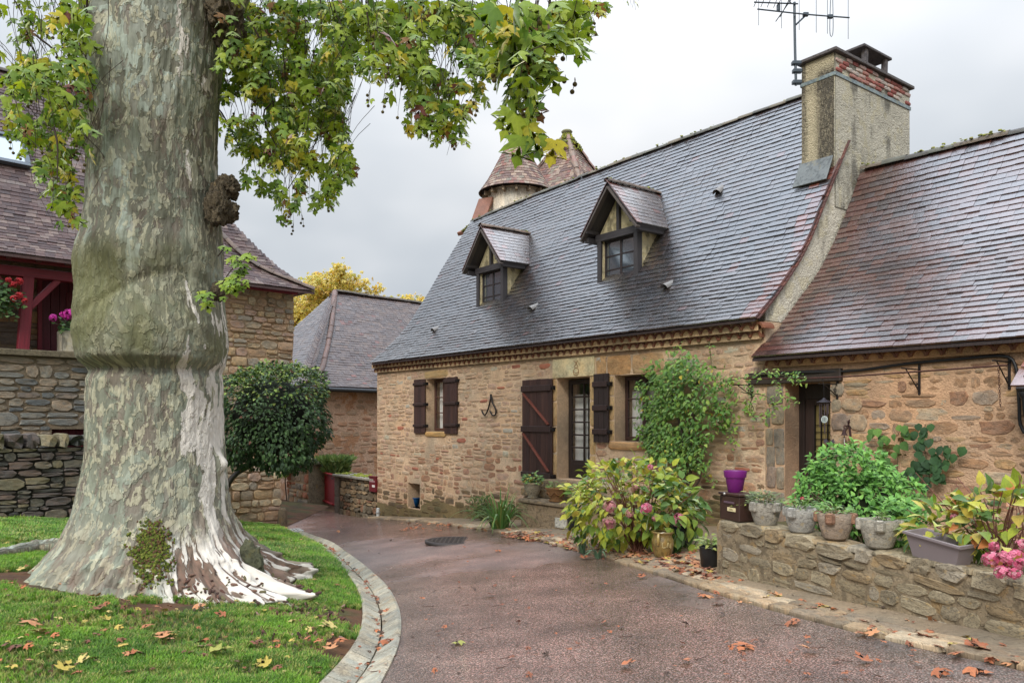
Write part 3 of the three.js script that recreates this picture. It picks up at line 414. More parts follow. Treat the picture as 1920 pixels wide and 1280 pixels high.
function ridgePart(t, pts, tt, seed, rad = 0.09, moss = 0.3) { // half-round ridge tiles with moss
  const c = t.part('ridge', null), r = rng(seed), cu = new THREE.CatmullRomCurve3(pts), len = cu.getLength(), n = Math.round(len / 0.36), it = []; const half = new THREE.CylinderGeometry(1, 1.06, 1, 10, 1, true, -Math.PI / 2, Math.PI).rotateX(-Math.PI / 2).rotateZ(0); boxUV(half);
  for (let i = 0; i < n; i++) { const p = cu.getPointAt((i + 0.5) / n), d = cu.getTangentAt((i + 0.5) / n); const m = new THREE.Matrix4().lookAt(V(0, 0, 0), d, V(0, 1, 0)).setPosition(p).multiply(TRS(0, r.g() * 0.008, 0, r.g() * 0.02, 0, 0, rad * r.r(0.9, 1.1), rad * r.r(0.8, 1.05), len / n * 1.04)); it.push({ g: half, m, c: tt[r.i(tt.length)], s: 0.2 }); }
  pieces(c, null, 'ridge_tile', 'ridge_tiles', it, M.oldTile, 300);
  if (moss) { const g = new Merge(), mr = rng(seed + 9); for (let i = 0; i < len * 40 * moss; i++) { const u = mr(), p = cu.getPointAt(u); if (fbm3(u * len * 0.9, 3, seed, 3) < -0.05) continue; const s = mr.r(0.02, 0.06); g.add(pebble[mr.i(8)], TRS(p.x + mr.g() * 0.06, p.y + rad * 0.8 + mr.g() * 0.02, p.z + mr.g() * 0.08, -1.5 + mr.g() * 0.4, 0, mr() * 6, s, s, s * 0.35), [rgb(150, 152, 70), rgb(124, 128, 66), rgb(160, 156, 100)][mr.i(3)]); } if (g.k) { const m = sub(c, 'moss', g.geo(), vcol(M.moss)); m.userData.kind = 'stuff'; } }
  return c;
}
const annexTiles = tints([86, 54, 46], [74, 50, 46], [66, 48, 48], [92, 56, 46], [60, 47, 48], [80, 52, 48]);
const houseTiles = tints([52, 46, 46], [58, 48, 46], [49, 45, 47], [62, 48, 45], [47, 44, 47], [55, 48, 48]);
const redTiles = tints([112, 62, 50], [104, 60, 50], [122, 68, 54], [94, 56, 50]);
const sag = (k) => (x, s) => 0.028 * fbm3(x * 0.35 + k, s * 0.5, k, 3) + 0.014 * fbm3(x * 1.4, s * 1.9, k + 3, 2);

// ---------- the long stone house ----------
{
  const x0 = -19.14, x1 = -6.95, t = new Thing('stone_house', 'long tan stone house with two dormers and a wide rendered chimney', 'house', HF, -13, -0.65, 0);
  const tl = (x) => clamp((x + 19) / 12), dy = (x, f) => f * 0.09 * Math.sin(Math.PI * tl(x)) + (1 - f) * 0.06 * (1 - tl(x)) - f * 0.05 * (1 - tl(x));
  const W1 = [-16.57, -15.67, 1.36, 2.63], D = [-11.64, -10.71, 0.5, 2.43], W2 = [-10.07, -9.1, 1.25, 2.41], C = [-17.46, -16.87, -0.56, 0.06];
  const mortar = std(rgb(216, 184, 150), { map: withRepeat(T.mortar, 0.45), bumpMap: withRepeat(T.mortarB, 0.8), bumpScale: 0.01, roughness: 0.93 });
  const wall = t.part('wall', wallGeo([[x0, -2], [x1 - 0.002, -2], [x1 - 0.002, 3.06], [x0, 3.06]], [W1, D, W2, C], 0.5), mortar);
  const tt = soft(tints([196, 158, 122], [202, 166, 130], [188, 148, 114], [194, 152, 122], [180, 140, 106], [206, 176, 142], [174, 134, 104], [198, 164, 122], [192, 148, 124], [184, 150, 118]), 0.16, 1.16), lowT = soft(tints([184, 136, 98], [172, 124, 88], [190, 146, 108], [164, 118, 84], [178, 130, 100]), 0.12, 1.12), st = tints([136, 112, 82], [120, 100, 76], [146, 118, 88]), ms = tints([112, 94, 62], [98, 88, 58], [124, 102, 70]), lt = tints([206, 192, 164], [198, 186, 166]), pk = tints([190, 120, 92], [178, 112, 88]);
  const r = rng(1001);
  const gy = (x) => { const p = HF.w(x, 0, 0); return G(p.x, p.z); };
  const mean = rgb(202, 168, 134), near = (c, k) => c.clone().lerp(mean, k); tt.forEach((c, i) => (tt[i] = near(c, 0.5).multiplyScalar(1.04))); const pick = (x, y, q) => { const h = y - gy(x), n = fbm3(x * 0.7, y * 0.9, 2, 3); if (h + n * 0.5 < 0.3) return ms[q.i(3)]; if (h + n * 0.8 < 0.62 && q() < 0.6) return st[q.i(3)]; const v = q(); if (v < 0.02) return pk[q.i(2)]; if (v < 0.06) return lt[q.i(2)]; if (h + n * 1.2 < 1.6 && q() < 0.4) return lowT[q.i(5)]; return tt[q.i(tt.length)]; };
  const pad = (w, a, b, c, d) => [w[0] - a, w[1] + b, w[2] - c, w[3] + d];
  const holes = [pad(W1, 0.1, 0.12, 0.14, 0.2), pad(D, 0.2, 0.16, 0.05, 0.34), pad(W2, 0.18, 0.2, 0.16, 0.36), pad(C, 0.02, 0.02, 0.02, 0.04), [-12.75, -11.66, 0.45, 2.45]];
  const list = courses(x0, x1 - 0.01, (x) => gy(x) - 0.1, 2.86, r, { h: [0.08, 0.2], w: [0.11, 0.46], holes, split: 0.42 });
  pieces(wall, null, 'stone', 'stonework', stoneItems(list, r, { gap: 0.014, proud: [0.0, 0.013], shapes: [...rubble, ...rubble, ...ashlar], pick, rot: 0.05, skip: 0.12, wavy: 0.14 }), M.stone, 300);
  t.part('damp_foot', grid(160, 4, (s2, q) => { const x = lerp(x0 + 0.003, x1 - 0.004, s2), g = gy(x), top = g + 0.34 + 0.34 * fbm3(x * 0.9, 2, 5, 4) + 0.06 * fbm3(x * 7, 2, 5, 2); if (x > C[0] - 0.02 && x < C[1] + 0.02) return [x, lerp(g - 0.3, Math.min(top, C[2] - 0.02), q), 0.0035]; return [x, lerp(g - 0.3, top, q), 0.0035]; }, (p) => [p[0], p[1]]), tinted(mortar, rgb(128, 112, 76)));
  // dressed stone round the openings and at the corner
  const dr = []; const ds = (a, b, c, d, col, p = 0.012) => dr.push({ g: ashlar[r.i(8)], m: TRS((a + b) / 2, (c + d) / 2, -0.04, 0, 0, 0, b - a - 0.008, d - c - 0.008, 0.04 + p), c: rgb(...col), s: Math.sqrt((b - a) * (d - c)) });
  ds(W1[0] - 0.1, W1[1] + 0.12, W1[3], W1[3] + 0.19, [196, 162, 112]); ds(W1[0] - 0.06, W1[1] + 0.04, W1[2] - 0.13, W1[2], [204, 160, 100], 0.03);
  for (const [a, b] of [[1.36, 1.8], [1.8, 2.2], [2.2, 2.63]]) { ds(W1[0] - 0.1, W1[0], a, b, [194, 160, 108]); ds(W1[1], W1[1] + 0.12, a, b, [190, 154, 108]); }
  for (const [a, b] of [[0.5, 0.98], [0.98, 1.5], [1.5, 1.98], [1.98, 2.43]]) { ds(D[0] - 0.2, D[0], a, b, [196, 158, 110]); ds(D[1], D[1] + 0.16, a, b, [200, 164, 112]); }
  ds(D[1] + 0.16, D[1] + 0.44, 2.43, 2.8, [198, 156, 108]); ds(W2[0] - 0.2, W2[0] + 0.42, 2.41, 2.78, [196, 150, 100]); ds(W2[0] + 0.42, W2[1] + 0.2, 2.41, 2.76, [198, 160, 116]);
  for (const [a, b] of [[1.25, 1.62], [1.62, 2.05], [2.05, 2.41]]) { ds(W2[0] - 0.18, W2[0], a, b, [200, 164, 116]); ds(W2[1], W2[1] + 0.2, a, b, [196, 158, 112]); }
  ds(W2[0] - 0.16, W2[1] + 0.16, W2[2] - 0.15, W2[2], [196, 152, 104], 0.04);
  pieces(wall, null, 'dressed_stone', 'dressed_stones', dr, M.stone, 100);
  { const a = D[0] - 0.12, b = D[1] + 0.14, g = t.part('lintel', box(a, b, 2.432, 2.8, -0.1, 0.022, 0.012), tinted(M.stone, rgb(216, 196, 152)), 'pale lintel stone with a faint carved emblem');
    const cx = (a + b) / 2 + 0.1, z = 0.024, mk = (pts) => tube(pts.map(([x, y]) => V(cx + x, y, z)), 0.006, 5, 1, 24); const el = (ex, ey, rx, ry) => [...Array(13)].map((_, i) => { const q = i / 12 * 6.283; return [ex + Math.cos(q) * rx, ey + Math.sin(q) * ry]; });
    sub(g, 'carving', merged([mk(el(0, 2.53, 0.075, 0.07)), mk(el(0, 2.63, 0.04, 0.035)), mk([[-0.06, 2.47], [0.06, 2.47]]), mk([[-0.07, 2.53], [0, 2.5], [0.07, 2.53]]), mk([[0, 2.665], [-0.02, 2.71], [-0.07, 2.735]]), mk([[0, 2.665], [0.02, 2.71], [0.06, 2.735]])]), tinted(M.stone, rgb(150, 112, 72))); }
  // closing walls
  t.part('end_wall', (() => wallGeo([[0.02, -2], [6, -2], [6, 3], [3, 7.25], [2, 5.75], [1.4, 4.8], [0.9, 4.0], [0.3, 3.4], [0.02, 3.1]], [], 0.3).rotateY(Math.PI / 2).translate(x0 + 0.36, 0, 0))(), mortar);
  t.part('back_wall', box(x0 + 0.4, x1 - 0.4, -2, 3.2, -6.1, -5.8, 0), mortar);
  const rend = std(rgb(208, 200, 180), { map: withRepeat(T.render, 0.35), bumpMap: withRepeat(T.plasterB, 0.6), bumpScale: 0.022, roughness: 0.95 });
  const prof = [[-0.25, 3.07], [0.31, 3.56], [0.918, 4.2], [1.463, 5.03], [2.03, 5.93], [3.0, 7.43]], pr = curveProfile(prof);
  t.part('gable_wall', wallGeo([[0.51, -2], [6.1, -2], [6.1, 3.0], ...curveProfile(prof.slice(1)).reverse().map(([v, y]) => [v, y - 0.06]), [0.0, 3.26], [0.0, 3.07], [0.51, 3.07]], [], 0.34).rotateY(Math.PI / 2).translate(x1, 0, 0), rend, 'weathered cream rendered gable above the lower roof');
  // cornice
  const cy = (x) => lerp(2.93, 2.83, tl(x));
  genoise(t, x0 - 0.02, x1 - 0.02, [[(x) => cy(x), 0.09], [(x) => cy(x) + 0.115, 0.17]], tinted(mortar, rgb(212, 178, 136)), tints([128, 74, 50], [116, 68, 48], [138, 84, 56], [124, 76, 52]), 33);  // tile tints darkened so the arches read as shadow lines
  // roof
  const rf = t.part('roof', deck(pr, x0 + 0.16, x1 + 0.0, 0.035, dy, 16), tinted(M.oldTile, rgb(60, 46, 44)));
  t.part('rear_roof', deck(curveProfile([[6.4, 2.95], [5.7, 3.6], [5.1, 4.3], [4.5, 5.2], [3.02, 7.4]]), x0 + 0.16, x1, 0.1, dy, 8), tinted(M.oldTile, rgb(80, 58, 52)));
  const dorm = [-15.25, -10.98];
  const rt = rng(2002), dirt = (x, f) => fbm3(x * 0.5, f * 6, 4, 3);
  pieces(rf, null, 'roof_tile', 'roof_tiles', tileItems(pr, x0 + 0.1, x1 + 0.02, rt, { ex: 0.113, w: 0.172, t: 0.026, tilt: 0.003, roll: 0.004, joint: 0.002, tv: 0.04, wave: sag(7), dy, skip: (x, v, y) => dorm.some((c) => Math.abs(x - c) < 0.52 && v > 1.0 && y < 5.35) || (x > -7.56 && v > 1.85 && v < 4.2), pick: (x, f, q) => (x > -7.2 && q() < 0.8 ? redTiles[q.i(4)] : q() < 0.008 ? redTiles[3] : houseTiles[q.i(6)]) }), M.tile, 300);
  { const v = []; const P = profileAt(pr); const q = rng(8); for (let s = 0.02; s < P.len - 1.7; s += 0.113) { const a = P.at(s); v.push({ g: tileShapes[q.i(8)], m: TRS(x1 + 0.02, a.y + 0.0, -a.v, 0, 0, 0).multiply(new THREE.Matrix4().makeRotationX(-(Math.PI / 2 - a.ang) - 0.06)).multiply(TRS(0, 0, -0.02, 0, 0, 0, 0.06, 0.2, 0.018)), c: [redTiles[3], rgb(96, 62, 54), rgb(116, 70, 58)][q.i(3)], s: 0.08 }); } pieces(rf, null, 'verge_tile', 'verge_tiles', v, M.oldTile, 120); }
  ridgePart(t, [V(x0 + 0.15, 7.43 + dy(x0, 1), -3), V(-16, 7.43 + dy(-16, 1), -3), V(-13, 7.43 + dy(-13, 1), -3), V(-10, 7.43 + dy(-10, 1), -3), V(-7.5, 7.45, -3)], tints([120, 116, 104], [104, 100, 92], [134, 122, 104]), 44, 0.085, 0.6);
  for (const [px, py] of [[1352, 362], [1255, 541], [1003, 583], [820, 621]]) { // small tile vents
    let best = 0; const P = profileAt(pr); let hit; for (let s = 0; s < P.len; s += 0.02) { const a = P.at(s), q = HF.pix(px, py, -a.v), e = Math.abs(q.y - a.y); if (!hit || e < best) { best = e; hit = { x: q.x, ...a }; } }
    const g = new THREE.CylinderGeometry(0.06, 0.085, 0.26, 8, 1, true, -1.57, 3.14); boxUV(g); t.part('roof_vent', g.applyMatrix4(TRS(hit.x, hit.y + 0.02 + dy(hit.x, 0.5), -hit.v + 0.02).multiply(new THREE.Matrix4().makeRotationX(-(Math.PI / 2 - hit.ang) - 0.35))), tinted(M.oldTile, rgb(150, 142, 136)));
  }
  // dormers
  const zf = -0.95, cream = std(rgb(236, 220, 176), { map: withRepeat(T.render, 0.8), bumpMap: withRepeat(T.plasterB, 1.4), bumpScale: 0.02 });
  dorm.forEach((c, di) => {
    const g = t.part('dormer', null), hw = 0.56, yb = 4.17, yt = 5.28, ap = 6.13;
    const bm = (a, b, w, d) => sub(g, 'beam', bar(a, b, w, d), blackWood);
    bm(V(c - hw + 0.06, yb - 0.05, zf - 0.06), V(c - hw + 0.06, yt, zf - 0.06), 0.1, 0.13); bm(V(c + hw - 0.06, yb - 0.05, zf - 0.06), V(c + hw - 0.06, yt, zf - 0.06), 0.1, 0.13);
    bm(V(c - hw - 0.04, yt - 0.05, zf - 0.05), V(c + hw + 0.06, yt - 0.05, zf - 0.05), 0.115, 0.14); bm(V(c, yt, zf - 0.06), V(c, ap - 0.2, zf - 0.06), 0.07, 0.09);
    bm(V(c - hw + 0.1, yb + 0.04, zf - 0.07), V(c + hw - 0.1, yb + 0.04, zf - 0.07), 0.12, 0.11);
    for (const s of [-1, 1]) { // cheek
      const x = c + s * (hw - 0.03), pos = [], idx = []; const pts = [[0.97, yb], [1.0, yt + 0.02], [1.78, yt + 0.1], [1.46, 4.98], [1.2, 4.56]]; for (const q of [0, -s * 0.09]) for (const [v, y] of pts) pos.push(x + q, y, -v); for (let i = 1; i < 4; i++) { idx.push(0, i, i + 1, 5, 5 + i + 1, 5 + i); } const ge = geoFrom(pos, idx); ge.deleteAttribute('normal'); const f = ge.toNonIndexed(); f.computeVertexNormals(); boxUV(f); sub(g, 'cheek', f, cream);
      const hx = 0.78, ye = yt - 0.03, px = (k) => c + s * k; // roof slope
      const e = [V(px(hx), ye, -0.72), V(px(hx), ye, -1.72), V(px(0), ap + 0.06, -2.32), V(px(0), ap + 0.06, -0.72)], nrm = V(s * (ap - ye + 0.06), hx, 0).normalize().multiplyScalar(-0.07), pp = [], ii = []; for (const o of [V(0, 0, 0), nrm]) for (const q of e) { const w = q.clone().add(o); pp.push(w.x, w.y, w.z); } for (const q of [[0, 1, 2, 3], [7, 6, 5, 4], [0, 4, 5, 1], [3, 7, 4, 0], [2, 6, 7, 3], [1, 5, 6, 2]]) ii.push(q[0], q[1], q[2], q[0], q[2], q[3]); const ds2 = geoFrom(pp, ii); ds2.deleteAttribute('normal'); const df = ds2.toNonIndexed(); df.computeVertexNormals(); boxUV(df); sub(g, 'roof_board', df, blackWood);
      const it = [], q = rng(900 + di * 2 + s), sl = Math.hypot(hx, ap + 0.06 - ye), ang = Math.atan2(ap + 0.06 - ye, hx), n = Math.floor(sl / 0.115); for (let k = 0; k < n; k++) { const f = k * 0.115 / sl, vx = hx * (1 - f), y = ye + (ap + 0.06 - ye) * f, zEnd = lerp(1.72, 2.32, f) + 0.02; let v = 0.68 - q() * 0.1; while (v < zEnd) { const w = 0.16 * q.r(0.85, 1.15), a = Math.max(v, 0.69), b = Math.min(v + w, zEnd); v += w; if (b - a < 0.03) continue; const m = new THREE.Matrix4().makeBasis(V(0, 0, -1 * s).multiplyScalar(-1), V(-s * Math.cos(ang - 0.06), Math.sin(ang - 0.06), 0), V(s * Math.sin(ang - 0.06), Math.cos(ang - 0.06), 0)); m.setPosition(px(vx) + s * Math.sin(ang) * 0.01, y + Math.cos(ang) * 0.014, -(a + b) / 2).multiply(TRS(0, 0, 0, q.g() * 0.02, 0, q.g() * 0.015, b - a - 0.004, 0.25, 0.015)); it.push({ g: tileShapes[q.i(8)], m, c: a < 0.8 ? redTiles[q.i(4)] : q() < 0.06 ? redTiles[q.i(4)] : tints([90, 76, 72], [80, 68, 66], [98, 84, 78])[q.i(3)], s: 0.14 }); } } pieces(g, null, 'roof_tile', 'roof_tiles', it, M.tile, 200);
      sub(g, 'barge_board', bar(V(px(hx - 0.01), ye - 0.07, -0.735), V(px(0.0), ap - 0.04, -0.735 - s * 0.002), 0.1, 0.04), tinted(M.wood, rgb(96, 86, 80))); bm(V(px(hx - 0.1), ye - 0.05, -0.78), V(px(hx - 0.1), ye - 0.05, -1.7), 0.1, 0.1);
      bm(V(px(0.62), ye + 0.1, -0.7), V(px(0.62), ye + 0.1, -1.05), 0.08, 0.08);
    }
    sub(g, 'gable_panel', (() => { const s = new THREE.Shape([[c - 0.6, yt + 0.01], [c + 0.6, yt + 0.01], [c, ap - 0.06]].map(([x, y]) => new THREE.Vector2(x, y))); return new THREE.ExtrudeGeometry(s, { depth: 0.06, bevelEnabled: false }).translate(0, 0, zf - 0.15); })(), cream);
    const w = windowPart(t, c - hw + 0.112, c + hw - 0.112, yb + 0.1, yt - 0.11, zf - 0.1, 2, 3, 0.042, tinted(M.wood, rgb(52, 42, 42)), { stile: 0.05, bar: 0.026 }); w.userData.label = di ? 'small paned window of the right dormer' : 'small paned window of the left dormer';
    if (di) sub(w, 'curtain', grid(30, 2, (s, q) => [lerp(c + 0.02, c + 0.4, s), lerp(yb + 0.1, yt - 0.2, q), zf - 0.24 + 0.015 * Math.sin(s * 40)], (p) => [p[0], p[1]]), tinted(M.cloth, rgb(130, 30, 44)));
    w.children.forEach((k) => { if (k.name === 'pane') k.material = M.dglass; }); sub(g, 'dark_backing', box(c - 0.44, c + 0.44, yb - 0.1, yt, zf - 0.5, zf - 0.47, 0), M.dark);  // near-black sheet added behind the panes for the unlit room
    sub(g, 'sill_flashing', box(c - hw - 0.02, c + hw - 0.06, -0.006, 0.006, -0.02, 0.28, 0.004).applyMatrix4(TRS(0, yb - 0.12, zf + 0.14, 0, 0, 0).multiply(new THREE.Matrix4().makeRotationX(0.8))).translate(0, 0.12, -0.1), tinted(M.oldTile, rgb(112, 74, 66)));
    const rg = ridgePart(t, [V(c, ap + 0.06, -0.68), V(c, ap + 0.07, -1.4), V(c, ap + 0.06, -2.3)], tints([120, 104, 92], [134, 112, 96]), 60 + di, 0.07, 0.5); rg.name = 'dormer_ridge';
  });
  // chimney
  { const ch = t.part('chimney', null), cx0 = -7.54, cx1 = x1 + 0.012, v0 = 1.8, v1 = 4.2, yt = 7.47;
    const soot = std(rgb(212, 205, 184), { map: withRepeat(T.render, 0.42, 0.3), bumpMap: withRepeat(T.plasterB, 0.8), bumpScale: 0.05, roughness: 0.95 });
    const body = box(cx0, cx1, 5, yt, -v1, -v0, 0.02); sub(ch, 'stack', body, soot);
    { const w = 256, h = 512, a = field(w, h, 12, 5, 5, 91), b = field(w, h, 5, 6, 5, 92), c = field(w, h, 48, 60, 3, 93); const tx = dataTex(w, h, (i, x, y) => { const u = x / w, v = y / h; let d = sstep(0.38, 0.62, u + 0.16 * (a[i] - 0.5)) * sstep(0.06, 0.26, v + 0.3 * (b[i] - 0.5)) * (1 - sstep(0.86, 0.95, v)) + 0.75 * (1 - sstep(0.08, 0.2, u + 0.1 * (a[i] - 0.5))) * sstep(0.12, 0.4, v) + 0.6 * sstep(0.9, 0.8, v) * sstep(0.7, 0.8, v) * b[i]; d = clamp(d * (0.55 + 0.75 * c[i])); const k = 0.95 - 0.3 * (1 - a[i]) * 0.6, br = sstep(0.25, 0.05, v) * 0.25; return [k * lerp(1, 0.2, d), k * lerp(0.95 - br * 0.25, 0.19, d), k * lerp(0.82 - br * 0.6, 0.18, d)]; }); const g = new THREE.PlaneGeometry(cx1 - cx0 - 0.03, yt - 5.32).translate((cx0 + cx1) / 2, (yt + 5.3) / 2, -v0 + 0.006); sub(ch, 'stained_render', g, std(rgb(210, 200, 176), { map: tx, bumpMap: withRepeat(T.plasterB, 0.6, 1.6), bumpScale: 0.05, roughness: 0.95 })); }
    sub(ch, 'metal_strap', merged([box(cx0 - 0.012, cx1 + 0.012, yt - 0.37, yt - 0.31, -v0, -v0 + 0.014, 0.003), box(cx1, cx1 + 0.014, yt - 0.37, yt - 0.31, -v1 - 0.01, -v0 - 0.001, 0.003), box(cx0 - 0.014, cx0, yt - 0.37, yt - 0.31, -v1 - 0.01, -v0 - 0.001, 0.003)]), std(rgb(150, 164, 166), { roughness: 0.5, metalness: 0.3, map: withRepeat(T.lichen, 2) }));
    const q = rng(17), bi = []; for (let row = 0; row < 4; row++) for (let k = 0; k < 12; k++) { const v = v0 + 0.02 + k * 0.2 + (row % 2) * 0.1; if (v + 0.18 > v1 || q() < 0.14) continue; bi.push({ g: ashlar[q.i(8)], m: TRS(cx1 - 0.02, yt - 0.295 + row * 0.074 + 0.033, -v - 0.09, 0, Math.PI / 2, 0, 0.186, 0.058, 0.033 + q() * 0.012), c: [rgb(176, 104, 92), rgb(190, 132, 118), rgb(206, 174, 160), rgb(166, 94, 84), rgb(212, 194, 180)][q.i(5)], s: 0.1 }); } pieces(ch, null, 'brick', 'bricks', bi, M.stone, 60);
    sub(ch, 'cap_slab', box(cx0 - 0.06, cx1 + 0.06, yt, yt + 0.055, -v1 - 0.05, -v0 + 0.07, 0.012), tinted(M.lichen, rgb(110, 104, 102)));
    sub(ch, 'hood', merged([box(cx0 + 0.02, cx1 - 0.02, yt + 0.37, yt + 0.415, -3.62, -2.72, 0.01), ...[[2.86, cx0 + 0.1], [2.86, cx1 - 0.1], [3.5, cx0 + 0.1], [3.5, cx1 - 0.1]].map(([v, x]) => bar(V(x, yt + 0.05, -v), V(x + 0.01, yt + 0.38, -v), 0.085, 0.1, 0.02))]), tinted(M.lichen, rgb(104, 98, 98)));
    sub(ch, 'flashing', bar(V((cx0 + cx1) / 2 - 0.03, 5.42, -1.6), V((cx0 + cx1) / 2 - 0.03, 5.86, -1.815), cx1 - cx0 + 0.0, 0.02, 0.005), std(rgb(128, 132, 130), { roughness: 0.5, metalness: 0.3, map: withRepeat(T.lichen, 1.2) })); }
  // windows, doors, shutters
  const wm = tinted(M.wood, rgb(92, 58, 46));
  windowPart(t, W1[0] + 0.02, W1[1] - 0.02, W1[2] + 0.02, W1[3] - 0.02, -0.22, 2, 3, 0.06, wm, { stile: 0.1, curtain: [[-16.5, -15.75, 1.4, 2.6]] });
  windowPart(t, W2[0] + 0.02, W2[1] - 0.02, W2[2] + 0.02, W2[3] - 0.02, -0.24, 2, 3, 0.065, tinted(M.wood, rgb(70, 44, 38)), { stile: 0.1, curtain: [[-10.0, -9.2, 1.3, 2.15]] });
  const dr2 = windowPart(t, D[0] + 0.03, D[1] - 0.03, D[2], D[3] - 0.03, -0.26, 2, 6, 0.085, tinted(M.wood, rgb(52, 38, 33)), { name: 'glazed_door', foot: 4.2, curtain: [[-11.55, -11.19, 0.85, 2.13], [-11.14, -10.8, 0.85, 2.15]], bar: 0.03 });
  sub(dr2, 'door_panel', box(D[0] + 0.2, D[1] - 0.2, D[2] + 0.08, D[2] + 0.29, -0.268, -0.252, 0.01), doorWood);
  const px = (x, y) => HF.pix(x, y, 0.03);
  shutterPart(t, px(777, 760).x, px(797.5, 760).x, px(786, 812).y, px(786, 711).y, 0.02, 3, [[1.46, 1.53], [1.98, 2.05], [2.48, 2.55]]);
  shutterPart(t, px(834, 760).x, px(857.5, 760).x, px(845, 813).y, px(845, 707).y, 0.02, 4, [[1.48, 1.55], [1.98, 2.05], [2.5, 2.57]]);
  { const a = px(981, 800).x, b = px(1037, 800).x, c = px(1009, 905).y, e = px(1009, 711).y; shutterPart(t, a, b, c, e, 0.03, 8, [[c + 0.1, c + 0.21], [lerp(c, e, 0.49), lerp(c, e, 0.49) + 0.12], [e - 0.24, e - 0.12]], [[a + 0.06, e - 0.27, b - 0.08, lerp(c, e, 0.49) + 0.15], [a + 0.06, lerp(c, e, 0.49) - 0.03, b - 0.08, c + 0.24]]); }
  { const a = px(1115, 765).x, b = px(1143, 765).x, c = px(1128, 829).y, e = px(1128, 700.5).y; shutterPart(t, a, b, c, e, 0.03, 3, [[c + 0.14, c + 0.24], [lerp(c, e, 0.46), lerp(c, e, 0.46) + 0.1], [e - 0.24, e - 0.14]], null, tinted(M.wood, rgb(54, 39, 36))); }
  // cellar opening floor and back, near-black to stand for its shade
  t.part('cellar_opening', merged([box(C[0], C[1], C[2] - 0.02, C[2], -0.9, -0.05, 0), box(C[0] + 0.01, C[1] - 0.01, C[2], C[3] - 0.02, -0.92, -0.88, 0)]), M.dark);
}

